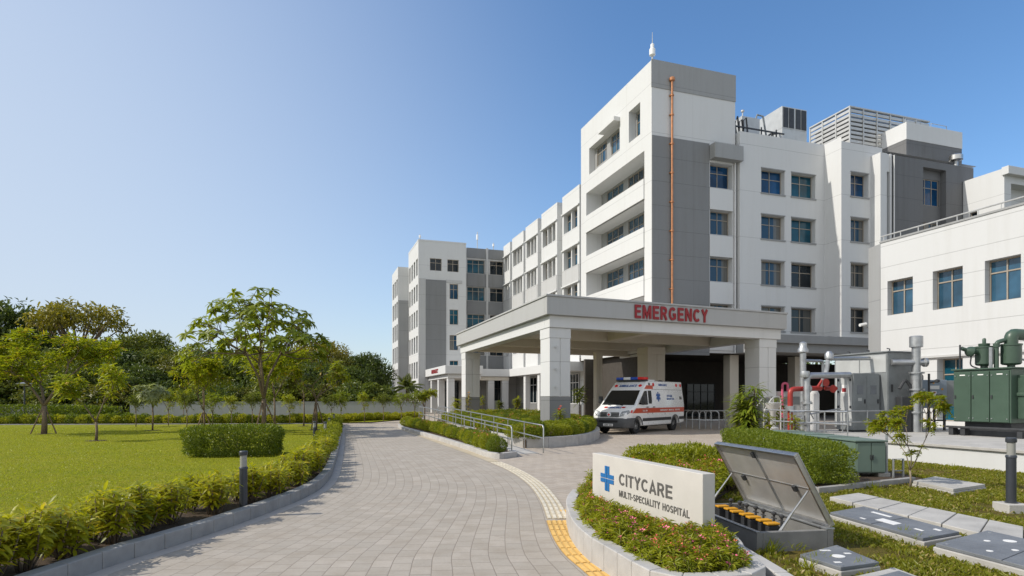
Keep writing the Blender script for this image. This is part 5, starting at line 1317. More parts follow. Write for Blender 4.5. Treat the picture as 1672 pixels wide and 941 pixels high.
each_box('concrete_foot', ['concrete'], t, o, GC, [(.05, .35, -.15, .1, .0, .159), (.05, .35, .5, .75, .0, .159), (3.4, 3.8, 0, .6, 0, .159)], .01)
mb = MB(); 
for i in range(1, 4): mb.box(GC, i*1.0-.006, i*1.0+.02, -.036, .655, .15, .845)
mb.build('joint_strip', ['green_paint'], t, o)
# small stainless gate frame beside it
o = (7.85, 12.6, .06); t = thing('pipe_stand', 'thin galvanised pipe frame standing right of the sage cabinets', 'pipe frame', o)
mb = MB(); mb.tube([(7.72, 12.4, .0), (7.72, 12.4, .46), (7.95, 12.45, .46), (7.95, 12.45, 0)], .022, 8); mb.tube([(7.72, 12.4, .22), (7.95, 12.45, .22)], .015, 6); mb.cyl((7.83, 12.8, 0), (7.83, 12.8, .95), .025, n=8); mb.build('frame_tube', ['galvanised'], t, o, smooth=True)
# platform railings
def rail_run(pts, hh, label, npost, zb=ZP, name='platform_railing', mat='galvanised', r=.022):
    pts = np.array(pts, float); o = (*pts[0][:2], zb); t = thing(name, label, 'railing', o)
    mb = MB()
    for h in (hh, hh*.5): mb.tube([(p[0], p[1], zb+h) for p in pts], r, 8)
    mb.build('handrail', [mat], t, o, smooth=True)
    P, _ = resample(pts, npost)
    for p in P: mb = MB(); mb.cyl((p[0], p[1], zb-.01), (p[0], p[1], zb+hh), r*.9, n=8); mb.build('post', [mat], t, o, smooth=True)
    return t
a = lambda s, b: PF.xy(s, b)
rail_run([a(7.9, .1), a(4.6, .1)], .72, 'galvanised railing on the platform edge behind the box hedge', 5)
rail_run([EQ.xy(-.35, -2.9), EQ.xy(-.35, 2.3)], .70, 'galvanised railing across the front of the switchgear cabinets', 6)
# curved handrails at the canopy side of the platform
for i, (px, Y) in enumerate(((1252, 27.0), (1268, 26.2))):
    x = X_at(px, Y); o = (x, Y, 0); t = thing('step_handrail', ['curved white step handrail left of the grey water stand', 'curved white step handrail right of the grey water stand'][i], 'handrail', o)
    mb = MB(); mb.tube(elbow([(x-.55, Y, 0), (x-.55, Y, 1.15), (x-.15, Y, 1.75), (x+.35, Y+.4, 1.75), (x+.35, Y+.4, 0)], .12), .03, 8); mb.build('rail_tube', ['louver_metal'], t, o, smooth=True)
    mb = MB(); mb.cyl((x-.1, Y+.1, 0), (x-.1, Y+.1, 1.73), .025, n=6); mb.build('post', ['louver_metal'], t, o)
x, Y = X_at(1262, 24.5), 24.5; o = (x, Y, 0); t = thing('water_stand', 'small pale pedestal with bowl top in front of the right canopy column', 'pedestal', o)
mb = MB(); mb.lathe((x, Y, 0), [(.22, 0), (.22, .5), (.12, .56), (.10, 1.1), (.26, 1.35), (.30, 1.5), (.24, 1.52)], 16); mb.build('pedestal_bowl', ['louver_metal'], t, o, smooth=True)
# pale machines in the dark undercroft
for i, (px, w, lab) in enumerate(((1276, 1.5, 'pale machine with pink pipe in the dark open ground floor'), (1302, 1.3, 'plain pale machine at right in the dark open ground floor'))):
    Y = 46.0; x = X_at(px, Y); o = (x, Y, 0); t = thing('service_machine', lab, 'machine', o)
    mb = MB(); mb.bx(x-w/2, x+w/2, Y, Y+1, .1, 2.2); mb.build('casing', ['pale_steel'], t, o, bevel=.05)
    mb = MB(); mb.bx(x-w/2+.1, x+w/2-.1, Y+.1, Y+.9, 0, .1); mb.bx(x-w*.3, x+w*.3, Y-.02, Y, 1.2, 1.8); mb.build('panel', ['grey_steel'], t, o)
    if i == 0: mb = MB(); mb.tube(elbow([(x, Y-.15, .2), (x, Y-.15, 2.8), (x+.4, Y-.15, 2.8), (x+.4, Y-.15, 2.2)], .1), .09, 8); mb.build('pink_pipe', ['petal_pink'], t, o, smooth=True)
# queue barriers under the canopy
qb = None
for i, (px, Y) in enumerate(((1126, 34.2), (1136, 33.9), (1146, 33.6), (1158, 33.0), (1168, 33.8), (1176, 33.4))):
    x = X_at(px, Y)
    if qb is None:
        qb = thing('queue_barrier', 'galvanised hoop barrier in the shade behind the ambulance', 'barrier', (x, Y, 0), R(155), 'hoop barriers under the canopy')
        mb = MB(); mb.tube(elbow([(-.5, 0, 0), (-.5, 0, 1.0), (.5, 0, 1.0), (.5, 0, 0)], .12), .03, 8); mb.build('hoop', ['galvanised'], qb, smooth=True)
        mb = MB(); mb.tube([(-.5, 0, .5), (.5, 0, .5)], .022, 6); mb.build('cross_bar', ['galvanised'], qb)
    else: dup(qb, (x, Y, 0), R(155))
# security camera on annex corner, lamp post on the far left
x, Y = X_at(1411, 33.2), 33.2; o = (x, Y, 5.6); t = thing('security_camera', 'small white security camera on the annex end wall', 'camera', o)
mb = MB(); mb.tube([(x+.3, Y, 5.45), (x, Y-.1, 5.6)], .03, 6); mb.build('bracket', ['louver_metal'], t, o)
mb = MB(); mb.cyl((x-.35, Y-.2, 5.62), (x+.05, Y-.1, 5.7), .08, n=8); mb.build('camera_body', ['van_white'], t, o)
x, Y = X_at(40, 47), 47.0; o = (x, Y, .06); t = thing('garden_lamp_post', 'thin dark garden lamp post with flat head beyond the lawn at far left', 'lamp post', o)
mb = MB(); mb.cyl((x, Y, .05), (x, Y, 2.6), .06, .05, n=8); mb.build('post', ['bollard_paint'], t, o, smooth=True)
mb = MB(); mb.lathe((x, Y, 2.6), [(.06, 0), (.5, .12), (.55, .2), (.1, .3)], 12); mb.build('lamp_head', ['galvanised'], t, o, smooth=True)
# ================================================================ ambulance (local x forward, y to its left, z up)
fw = norm2((-.64, -.77)); AMB = thing('ambulance', 'white high-roof ambulance with orange-red stripe and blue-red light bar, parked under the canopy', 'ambulance', (6.50, 31.2, 0), math.atan2(fw[1], fw[0]))
XF, XR, RW = 2.05, -2.0, .44
def yw(z): return 1.0-.0 if z <= 1.33 else 1.0-.13*(z-1.33)/1.2
def arch(xc):
    return [(xc-RW*math.cos(t), .36+RW*math.sin(t)) for t in np.linspace(0, math.pi, 13)]
low = [(-3.12, .42), (XR-RW, .36)]+arch(XR)[1:-1]+[(XR+RW, .36), (XF-RW, .36)]+arch(XF)[1:-1]+[(XF+RW, .36), (2.86, .36), (2.98, .62), (2.96, .92), (2.80, 1.10), (2.22, 1.33), (-3.15, 1.33)]
up = [(2.22, 1.33), (1.40, 2.10), (.95, 2.48), (.75, 2.53), (-3.05, 2.55), (-3.15, 1.33)]
mb = MB(); vs = []
n1 = len(low); n2 = len(up)
def nose(x): return 1.0-max(0, x-2.3)*.16
for sgn in (1, -1): vs += [(x, sgn*yw(z)*nose(x), z) for x, z in low]
k = len(vs)
for sgn in (1, -1): vs += [(x, sgn*yw(z), z) for x, z in up[1:-1]]
def L_(i, s): return i+(0 if s > 0 else n1)
def U_(i, s):   # index in 'up'
    if i == 0: return L_(n1-2, s)
    if i == n2-1: return L_(n1-1, s)
    return k+(i-1)+(0 if s > 0 else n2-2)
fs = []
for s in (1, -1): fs += [[L_(i, s) for i in range(n1)], [U_(i, s) for i in range(n2)]]
for i in range(n1-2): fs.append([L_(i, 1), L_(i+1, 1), L_(i+1, -1), L_(i, -1)])
fs.append([L_(n1-1, 1), L_(0, 1), L_(0, -1), L_(n1-1, -1)])
for i in range(n2-1): fs.append([U_(i, 1), U_(i+1, 1), U_(i+1, -1), U_(i, -1)])
mb.add(vs, fs)
body = mb.build('body', ['van_white'], AMB, bevel=.055, segs=3, smooth=True, ang=28)
# side helper: panel on the left (+y) or right side at height-dependent offset
def side_panel(poly, s, off, thick=.006):
    """poly [(x, z)] laid on the side skin; off = proud distance"""
    m = MB(); n = len(poly)
    o = [(x, s*(yw(z)*nose(x)+off), z) for x, z in poly]; i_ = [(x, s*(yw(z)*nose(x)+off-thick-.004), z) for x, z in poly]
    m.add(o+i_, [tuple(range(n)), tuple(reversed(range(n, 2*n)))]+[(j, (j+1) % n, n+(j+1) % n, n+j) for j in range(n)])
    return m
# glass
def wsp(t, y): # on the windscreen plane, t 0 base..1 top
    x = 2.22+(1.40-2.22)*t; z = 1.33+(2.10-1.33)*t; nx, nz = .685, .728
    return (x+nx*.008, y, z+nz*.008)
mb = MB(); q = [wsp(.04, .88), wsp(.96, .79), wsp(.96, -.79), wsp(.04, -.88)]; q2 = [(x-.02, y, z-.02) for x, y, z in q]
mb.add(q+q2, [(0, 1, 2, 3), (7, 6, 5, 4), (0, 1, 5, 4), (1, 2, 6, 5), (2, 3, 7, 6), (3, 0, 4, 7)]); mb.build('windscreen', ['glass_van'], AMB, bevel=.004)
mb = MB(); mb.tube([wsp(.0, .3), wsp(.12, -.25)], .012, 6); mb.tube([wsp(.0, -.35), wsp(.1, -.8)], .012, 6); mb.build('wiper', ['rubber'], AMB)
for s in (1, -1):
    side_panel([(2.02, 1.40), (1.95, 1.42), (1.30, 2.03), (1.02, 2.05), (1.02, 1.38), (1.5, 1.36)], s, .006).build('door_window', ['glass_van'], AMB)
    side_panel([(.92, 1.42), (.92, 2.06), (.56, 2.06), (.56, 1.55), (.62, 1.42)], s, .006).build('side_window', ['glass_van'], AMB)
    side_panel([(2.50, .98), (2.18, 1.21), (-3.08, 1.21), (-3.08, .97)], s, .008).build('red_stripe', ['van_red'], AMB)
    side_panel([(1.25, 2.14), (1.0, 2.32), (.35, 2.32), (.35, 2.14)], s, .008).build('roof_stripe', ['van_red'], AMB)
    side_panel([(XF-RW-.03, .58), (XF-RW-.03, .73), (XR+RW+.03, .73), (XR+RW+.03, .58)], s, .012).build('rubbing_strip', ['black_plastic'], AMB)
    side_panel([(XR-RW-.03, .58), (XR-RW-.03, .73), (-3.08, .73), (-3.08, .58)], s, .012).build('rubbing_strip', ['black_plastic'], AMB)
    for x0, z0, z1 in ((.98, .45, 2.1), (.48, .45, 2.1), (-.85, .75, 2.1), (-2.4, .75, 2.1)):
        side_panel([(x0-.007, z0), (x0-.007, z1), (x0+.007, z1), (x0+.007, z0)], s, .002).build('door_seam', ['bumper_plastic'], AMB)
    side_panel([(.48, 2.115), (.48, 2.13), (-3.05, 2.13), (-3.05, 2.115)], s, .004).build('roof_seam', ['bumper_plastic'], AMB)
    for x in (1.08, .40): 
        m = MB(); m.bx(x-.09, x+.09, min(s*.99, s*1.03), max(s*.99, s*1.03), 1.235, 1.275); m.build('door_handle', ['black_plastic'], AMB, bevel=.008)
    # mirror
    m = MB(); m.bx(1.72, 1.86, min(s*1.10, s*1.30), max(s*1.10, s*1.30), 1.42, 1.78); mi = m.build('mirror', ['black_plastic'], AMB, bevel=.03, smooth=True)
    m = MB(); m.tube([(1.72, s*.98, 1.42), (1.76, s*1.14, 1.50)], .035, 8); m.build('mirror_arm', ['black_plastic'], mi)
    # headlight
    m = MB(); o = [(2.955, .60), (2.995, .60)]
    pts = [(2.97, s*.52, .82), (2.93, s*.86, .86), (2.72, s*.955, 1.02), (2.76, s*.93, 1.13), (2.84, s*.60, 1.06)]
    out = [(x+.03, y*1.02, z+.012) for x, y, z in pts]; inn = [(x-.06, y*.97, z-.02) for x, y, z in pts]
    m.add(out+inn, [tuple(range(5)), tuple(reversed(range(5, 10)))]+[(j, (j+1) % 5, 5+(j+1) % 5, 5+j) for j in range(5)])
    h = m.build('headlight', ['headlight_lens'], AMB, bevel=.008)
    m = MB(); m.lathe((2.93, s*.72, .96), [(.085, 0), (.06, .02), (.02, .03)], 12, axis=(1, 0, .3)); m.build('headlight_bowl', ['rim_alloy'], h, smooth=True)
    m = MB(); m.lathe((2.90, s*.78, .53), [(.075, 0), (.075, .10), (.05, .115)], 14, axis=(1, 0, 0)); m.build('fog_lamp', ['clear_lens'], AMB, smooth=True)
    side_panel([(2.66, 1.0), (2.58, 1.13), (2.50, 1.13), (2.54, 1.0)], s, .010).build('indicator', ['beacon_red'], AMB)
    # beacons along the roof sides
    for x in (.28, -2.35, -2.85):
        m = MB(); zz = 2.36; m.lathe((x, s*(yw(zz)-.012), zz), [(.09, 0), (.09, .03), (.05, .045)], 14, axis=(0, s, .1)); m.build('side_beacon', ['beacon_red'], AMB, smooth=True)
    m = MB(); m.lathe((.72, s*(yw(2.36)-.012), 2.38), [(.07, 0), (.07, .03)], 12, axis=(0, s, .1)); m.build('air_vent', ['black_plastic'], AMB)
    # wheels
    for xw in (XF, XR):
        ax = (0, s, 0); c = (xw, s*.80, .36)
        m = MB(); m.lathe(c, [(.20, -.12), (.30, -.13), (.355, -.10), (.365, -.02), (.365, .08), (.35, .13), (.29, .15), (.23, .14), (.22, .10)], 28, axis=ax); w_ = m.build('wheel', ['rubber'], AMB, smooth=True)
        m = MB(); m.lathe(c, [(.225, .10), (.21, .09), (.10, .06), (.07, .10), (.04, .11)], 28, axis=ax); m.build('rim', ['rim_alloy'], w_, smooth=True)
        m = MB()
        for j in range(6):
            t_ = j*math.pi/3; cx, cz = xw+.15*math.cos(t_), .36+.15*math.sin(t_); m.lathe((cx, c[1], cz), [(.035, .075), (.035, .092)], 8, axis=ax)
        m.build('rim_holes', ['rubber'], w_)
        m = MB(); ys = sorted((s*.55, s*.995)); 
        arc = [(xw-(RW+.05)*math.cos(t), .36+(RW+.05)*math.sin(t)) for t in np.linspace(.1, math.pi-.1, 15)]
        arci = [(xw-(RW-.01)*math.cos(t), .36+(RW-.01)*math.sin(t)) for t in np.linspace(.1, math.pi-.1, 15)]
        side_panel(arc+arci[::-1], s, .014).build('wheel_arch', ['bumper_plastic'], AMB)
m = MB(); m.bx(-2.6, 2.6, -.62, .62, .30, .62); m.build('underbody', ['rubber'], AMB)
# bumper, grille
m = MB()
prof = [(2.84, .28), (3.06, .32), (3.10, .50), (3.06, .70), (2.97, .755), (2.70, .76)]
plan = [(-.64, 1.022), (-.40, 1.015), (-.16, .975), (-.05, .88), (0, .70), (0, 0)]
plan = [(dx, -y) for dx, y in plan]+[(dx, y) for dx, y in plan[::-1][1:]]
n = len(prof); vs = []
for dx, y in plan: vs += [(x+dx, y*(1 if x > 2.9 else .985), z) for x, z in prof]
m.add(vs, [(k*n+i, k*n+i+1, (k+1)*n+i+1, (k+1)*n+i) for k in range(len(plan)-1) for i in range(n-1)])
bu = m.build('bumper', ['bumper_plastic'], AMB, smooth=True)
m = MB(); m.bx(3.075, 3.115, -.50, .50, .56, .66); m.build('lower_grille', ['rubber'], bu, bevel=.008)
m = MB(); m.bx(3.095, 3.118, -.26, .26, .37, .49); pl_ = m.build('number_plate', ['sticker_white'], bu, bevel=.004)
text_obj('plate_characters', 'AMB 108', 'letter_grey', pl_, (3.119, 0, .43), (0, 1, 0), .40, .07, .003, .01)
m = MB(); m.bx(2.93, 2.99, -.50, .50, .80, 1.03); gr = m.build('grille', ['black_plastic'], AMB, bevel=.012)
m = MB()
for z in (.82, .885, .95, 1.005): m.bx(2.985, 3.005, -.49, .49, z, z+.022)
m.build('grille_bar', ['rim_alloy'], gr)
m = MB(); m.lathe((3.0, 0, .915), [(.11, 0), (.11, .02), (.09, .03)], 20, axis=(1, 0, 0)); b_ = m.build('round_badge', ['clear_lens'], gr, smooth=True)
m = MB(); m.bx(3.028, 3.036, -.065, .065, .895, .935); m.bx(3.0281, 3.0361, -.02, .02, .85, .98); m.build('red_cross', ['beacon_red'], b_)
# light bar
m = MB(); m.bx(.62, .96, -.80, .80, 2.535, 2.60); lb = m.build('light_bar', ['black_plastic'], AMB, bevel=.01)
for y0, y1, c in ((-.80, -.40, 'beacon_blue'), (-.39, -.0, 'clear_lens'), (.01, .40, 'beacon_blue'), (.41, .80, 'beacon_red')):
    m = MB(); m.bx(.60, .98, y0, y1, 2.602, 2.73); m.build('beacon_lens', [c], lb, bevel=.03, segs=3, smooth=True)
m = MB(); m.bx(-.4, .4, -.65, .65, 2.54, 2.62); m.build('roof_pod', ['van_white'], AMB, bevel=.03)
for x in (-1.0, -1.9, -2.7): m = MB(); m.lathe((x, .2, 2.54), [(.14, 0), (.14, .05), (.05, .09)], 12); m.build('roof_vent', ['black_plastic'], AMB, smooth=True)
# header sign and lettering
hx = lambda t, y: ((1.40+(.95-1.40)*t)+.646*.012, y, (2.10+(2.48-2.10)*t)+.763*.012)
upd = Vector((.95-1.40, 0, .38)).normalized()
text_obj('header_lettering', 'AMBULANCE', 'van_blue', AMB, hx(.5, 0), (0, 1, 0), .95, .17, .006, .02, updir=upd)
for y in (-.66, .66):
    m = MB(); c_ = hx(.5, y); m.lathe(c_, [(.085, -.02), (.085, .02), (.05, .035)], 14, axis=(.646, 0, .763)); m.build('front_beacon', ['beacon_red'], AMB, smooth=True)
# bonnet lettering (lies on the slope 2.80,1.10 -> 2.22,1.33)
bd = Vector((2.22-2.80, 0, .23)).normalized(); bp = (2.47+.012, 0, 1.231+.022)
text_obj('bonnet_lettering', 'AMBULANCE', 'van_blue', AMB, bp, (0, 1, 0), .72, .20, .004, .02, updir=bd)
for y in (-.48, .48):
    m = MB(); n_ = Vector((.37, 0, .93)); c_ = Vector((bp[0], y, bp[2]))
    q = [c_+Vector((0, sy*.09, 0))+bd*sx*.07 for sx, sy in ((-1, -1), (-1, 1), (1, 1), (1, -1))]; m.quad(*[tuple(v+n_*.004) for v in q]); m.build('bonnet_flash', ['beacon_red'], AMB)
for s in (1, -1):
    xd = (-s, 0, 0); ud = (0, -s*.13/1.2*1.0, 1)
    def sp(x, z, off=.008): return (x, s*(yw(z)+off), z)
    text_obj('roof_lettering', 'AMBULANCE', 'van_blue', AMB, sp(-.75, 2.36), xd, .95, .11, .004, .02, updir=ud)
    text_obj('side_lettering', 'CITYCARE', 'van_blue', AMB, sp(-1.42, 1.80), xd, .62, .12, .004, .02, updir=ud)
    text_obj('side_lettering', 'EMERGENCY CARE', 'van_blue', AMB, sp(-1.50, 1.65), xd, .85, .085, .004, .02, updir=ud)
    text_obj('side_lettering', '108', 'letter_grey', AMB, sp(-2.72, 1.70), xd, .30, .17, .004, .02, updir=ud)
    text_obj('stripe_lettering', 'EMERGENCY  MEDICAL  SERVICE', 'sticker_white', AMB, sp(-1.4, 1.09, .012), xd, 2.3, .075, .004, .015)
    text_obj('stripe_lettering', 'CALL 108', 'sticker_white', AMB, sp(1.35, 1.09, .012), xd, .48, .075, .004, .015)
    # six-armed medical star
    m = MB(); cx, cz = -.15, 1.76
    for j in range(3):
        t_ = math.pi/2+j*math.pi/3; d_ = Vector((math.cos(t_), math.sin(t_))); n_ = Vector((-d_.y, d_.x))
        q = [(cx+d_.x*a_*.24+n_.x*b_*.065, cz+d_.y*a_*.24+n_.y*b_*.065) for a_, b_ in ((-1, -1), (1, -1), (1, 1), (-1, 1))]
        o_ = [(x, s*(yw(z)+.007+.0015*j), z) for x, z in q]; m.quad(*o_)
    m.build('medical_star', ['van_blue'], AMB)
# ================================================================ plant meshes
def box_bush(name, sx, sy, h, n, L, Wd, mats, r, round_=.5, z0=.04, flowers=0, fmat=1, jag=.06, stems=True, seg=1):
    """clipped bush: leaves spread through the outer shell of a rounded box"""
    p = r.uniform(-1, 1, (n*3, 3)); e = 2+4*(1-round_)
    q = (np.abs(p)**e).sum(1)**(1/e); p = p[q < 1][:n]; q = q[q < 1][:n]
    k = r.uniform(0, 1, len(p)) < .80
    s = np.where(k, (1-np.abs(r.normal(0, .10, len(p))))/np.maximum(q, .15), 1.0); p = p*np.clip(s, 0, 3)[:, None]
    ax, ay, az = r.uniform(0, 6, 3)
    bumpy = 1+jag*(np.sin(p[:, 0]*5*sx+ax)+np.sin(p[:, 1]*5*sy+ay)+np.sin(p[:, 2]*4+az))
    P = np.c_[p[:, 0]*sx/2*bumpy, p[:, 1]*sy/2*bumpy, z0+(p[:, 2]*.5+.5)*(h-z0)*(1+(bumpy-1)*.6)]
    nrm = unit(np.sign(p)*np.abs(p)**(e-1)/np.array([sx, sy, h]))
    D = unit(nrm+r.normal(0, .55, P.shape)+np.array([0, 0, .35])); N = unit(nrm+r.normal(0, .5, P.shape)+np.array([0, 0, .5]))
    l = L*r.uniform(.6, 1.25, len(P)); parts = [(*leaves(P, D, N, l, l*Wd/L, .35, .2, seg), 0)]
    if flowers:
        idx = np.argsort(-(P[:, 2]/h+.5*np.linalg.norm(p[:, :2], axis=1)+r.uniform(0, 1.3, len(P))))[:flowers]
        C_ = P[idx]+D[idx]*L*.9+np.array([0, 0, .01]); parts.append((*rosettes(C_, unit(D[idx]+np.array([0, 0, .6])), r, 5, .022, .016, .5, .1, 1), fmat))
    if stems:
        for i in range(5):
            a = r.uniform(0, 6.3); t = np.array([math.cos(a)*sx*.3, math.sin(a)*sy*.3, h*.75]); parts.append((*tube_np([(0, 0, 0), tuple(t*.5), tuple(t)], [.012, .009, .004], 4), len(mats)-1))
    return np_mesh(name, parts, mats)
def shrub_rosette(name, n_st, h, spread, L, Wd, mats, r, nl=9):
    """stems topped and collared with whorls of long leaves"""
    parts = []; C_ = []; A_ = []
    for i in range(n_st):
        a = r.uniform(0, 6.3); rad = spread*math.sqrt(r.uniform(0, 1)); hh = h*(1-.35*(rad/spread)**2)*r.uniform(.78, 1.08)
        tip = np.array([math.cos(a)*rad, math.sin(a)*rad, hh]); base = np.array([math.cos(a)*rad*.3, math.sin(a)*rad*.3, 0])
        mid = (base+tip)/2+r.normal(0, .02, 3); parts.append((*tube_np([tuple(base), tuple(mid), tuple(tip)], [.011, .009, .006], 5), 1))
        ax = unit(tip-mid+np.array([0, 0, .05]))
        for f, sc in ((1.0, 1), (.80, 1), (.58, .9), (.38, .8)):
            C_.append(base+(tip-base)*f+r.normal(0, .012, 3)); A_.append(ax)
    C_ = np.array(C_); A_ = np.array(A_)
    parts.append((*rosettes(C_, A_, r, nl, L, Wd, .42, .38, 2, .3), 0))
    return np_mesh(name, parts, mats)
def grow(r, h, nst, levels, spread, len0, fork_h, up=.35, shrink=.72, r0=.07, kids=(2, 3), lean=.35):
    """limb polylines and tips of a small tree"""
    limbs, tips = [], []
    def rec(p, d, l, rad, lev):
        pts = [p]; q = p; dd = d; k = 3
        for i in range(k):
            dd = unit(dd+r.normal(0, .10, 3)+np.array([0, 0, up*.12])); q = q+dd*l/k; pts.append(q)
        limbs.append((pts, np.linspace(rad, rad*.62, k+1)))
        if lev == 0: tips.append((q, dd)); return
        if lev <= 2 and r.uniform() < .6: tips.append((pts[2], unit(dd+r.normal(0, .4, 3))))
        for j in range(int(r.integers(kids[0], kids[1]+1))):
            v = r.normal(size=3); v -= dd*v.dot(dd); v = unit(v)
            rec(q, unit(dd+v*spread*r.uniform(.6, 1.2)+np.array([0, 0, up*.2])), l*shrink*r.uniform(.8, 1.15), rad*.62, lev-1)
    t = [np.array([0, 0, 0.]), np.array([.02, .01, fork_h*.5]), np.array([0, 0, fork_h])]
    limbs.append((t, np.array([r0*1.25, r0*1.02, r0])))
    for i in range(nst):
        a = 6.283*i/nst+r.uniform(-.4, .4); rec(t[-1], unit(np.array([math.cos(a)*lean, math.sin(a)*lean, 1])), len0*r.uniform(.85, 1.15), r0*.7, levels)
    return limbs, tips
def fit(limbs, tips, W_, Ht, fork_h):
    T = np.array([t[0] for t in tips]); zmax = T[:, 2].max(); rmax = np.abs(T[:, :2]).max(); cx, cy = (T[:, 0].max()+T[:, 0].min())/2, (T[:, 1].max()+T[:, 1].min())/2
    wx = (T[:, 0].max()-T[:, 0].min())/2; wy = (T[:, 1].max()-T[:, 1].min())/2
    def m(p):
        p = np.array(p, float); f = max(0, (p[2]-fork_h)/(zmax-fork_h))
        return np.array([(p[0]-cx*f)*(1+(W_/2/wx-1)*min(1, f*2)), (p[1]-cy*f)*(1+(W_/2/wy-1)*min(1, f*2)), p[2] if p[2] <= fork_h else fork_h+(p[2]-fork_h)*(Ht-fork_h)/(zmax-fork_h)])
    return [([m(p) for p in pts], rad) for pts, rad in limbs], [(m(p), d) for p, d in tips]
def tree(name, label, loc, Ht, Wc, fork_h, r, leafm, L, Wd, nl, style='rosette', nst=3, levels=3, spread=.55, r0=.07, stakes=0, cat='tree', group=None, bark='bark', extra=0, soil=True, lean=.35, kids=(2, 3), droop=.5, low=0):
    limbs, tips = grow(r, Ht, nst, levels, spread, (Ht-fork_h)*.36, fork_h, r0=r0, lean=lean, kids=kids)
    limbs, tips = fit(limbs, tips, Wc-L, Ht-L*.5, fork_h)
    t = thing(name, label, cat, loc, 0, group)
    parts = [(*tube_np([tuple(p) for p in pts], list(np.maximum(rad, .006)), 6), 0) for pts, rad in limbs]
    me = np_mesh('trunk', parts, [bark]); me.polygons.foreach_set('use_smooth', [True]*len(me.polygons)); mesh_obj('trunk', me, t)
    C_ = np.array([p for p, d in tips]); A_ = np.array([unit(d+np.array([0, 0, .5])) for p, d in tips])
    if low:                                             # extra whorls on the limbs lower in the crown
        cand = [p for pts, rad in limbs for p in pts[1:] if p[2] > fork_h+(Ht-fork_h)*.30 and np.hypot(p[0], p[1]) > Wc*.10]
        q = np.array(cand)[r.integers(0, len(cand), low)]+r.normal(0, .22, (low, 3)); C_ = np.r_[C_, q]; A_ = np.r_[A_, unit(np.c_[q[:, :2]*.25, np.ones(low)])]
    if extra:
        i = r.integers(0, len(C_), extra); C_ = np.r_[C_, C_[i]+r.normal(0, L*.55, (extra, 3))*np.array([1, 1, .5])]; A_ = np.r_[A_, unit(A_[i]+r.normal(0, .3, (extra, 3)))]
    if style == 'rosette': V = rosettes(C_, A_, r, nl, L, Wd, .25, droop, 2, .25)
    else:                                               # feathery sprays: leaflets along short twigs
        k = len(C_); tw = 5; D = unit(A_[:, None]*.4+r.normal(0, .7, (k, tw, 3))+np.array([0, 0, .05])); m = nl
        f = np.linspace(.15, 1, m)[None, None, :, None]; P = C_[:, None, None]+D[:, :, None]*L*2.2*f
        P = P-np.array([0, 0, 1])*(f**2)*L*droop
        S = unit(np.cross(D, np.array([0, 0, 1.]))); sg = np.where(np.arange(m) % 2 == 0, 1, -1)[None, None, :, None]
        dd = unit(S[:, :, None]*sg*.8+D[:, :, None]*.6+r.normal(0, .2, P.shape)); N = np.broadcast_to(np.array([0, 0, 1.]), P.shape)+r.normal(0, .35, P.shape)
        l = L*r.uniform(.7, 1.2, k*tw*m); V = leaves(P.reshape(-1, 3), dd.reshape(-1, 3), N.reshape(-1, 3), l, l*Wd/L, .25, .3, 1)
    mesh_obj('crown', np_mesh('crown', [(*V, 0)], [leafm]), t)
    for i in range(stakes):
        a = 6.283*i/stakes+r.uniform(0, .5); d = .32*Ht**.5*.75; mb = MB(); hz = min(fork_h*.9, 1.35)
        mb.cyl((math.cos(a)*d, math.sin(a)*d, -.03), (math.cos(a)*.07, math.sin(a)*.07, hz), .028, n=7); mb.build('support_stake', ['stake_wood'], t)
    if soil:
        n = 18; pts = [(math.cos(6.283*i/n)*(.32+.05*r.uniform()), math.sin(6.283*i/n)*(.32+.05*r.uniform())) for i in range(n)]
        mb = MB(); mb.prism(pts, -.02, .012); mb.build('soil_ring', ['soil'], t)
    return t
rg = lambda s: np.random.default_rng(s)

# ---------------------------------------------------------------- kerb shrubs along the drive
P, Lk = resample(offset_line(KLs, .52), int(polylen(KLs)/.52)); t0 = None
vars_ = [shrub_rosette('kerb_shrub', 13, .62, .27, .155, .040, ['leaf_shrub', 'bark'], rg(20+i), 8) for i in range(5)]
far_ = [box_bush('kerb_shrub', .62, .62, .55, 900, .085, .035, ['leaf_lime', 'bark'], rg(30+i), .8, jag=.12) for i in range(4)]
k = 0
for i, p in enumerate(P):
    if p[1] < 3.6: continue
    for j in range(2 if (p[1] < 14 and rng.uniform() < .9) else 1):
        x, y = p+rng.normal(0, .07, 2)+(np.array((.16, 0)) if j == 0 else np.array((-.17, .2))); near = y < 17
        if abs(x-G(397.5, 832, .1)[0]) < .16 and abs(y-G(397.5, 832, .1)[1]) < .22: continue
        o = mesh_obj('kerb_shrub', (vars_ if near else far_)[k % (5 if near else 4)], None, (x, y, .10), rng.uniform(0, 6.3), float(rng.uniform(.74, 1.0) if j == 0 else rng.uniform(.62, .86)))
        lab = 'leafy yellow-green shrub in the near part of the kerb row beside the drive' if y < 17 else 'small clipped lime shrub in the far part of the kerb row beside the drive'
        tag(o, lab, 'shrub', 'shrubs along the left kerb of the drive'); k += 1
# ---------------------------------------------------------------- round hedge on the lawn
x0, y0 = G(312, 752, .1); x1, y1 = G(455, 745, .1)
hm = box_bush('lawn_hedge', 2.45, 1.5, .84, 15000, .075, .030, ['leaf_hedge', 'bark'], rg(41), .25, jag=.035, seg=1)
cxy = (X_at(386, 17.1), 17.1)
tag(mesh_obj('lawn_hedge', hm, None, (cxy[0], cxy[1], .08), R(8)), 'thick clipped dark green hedge standing alone on the lawn', 'hedge')
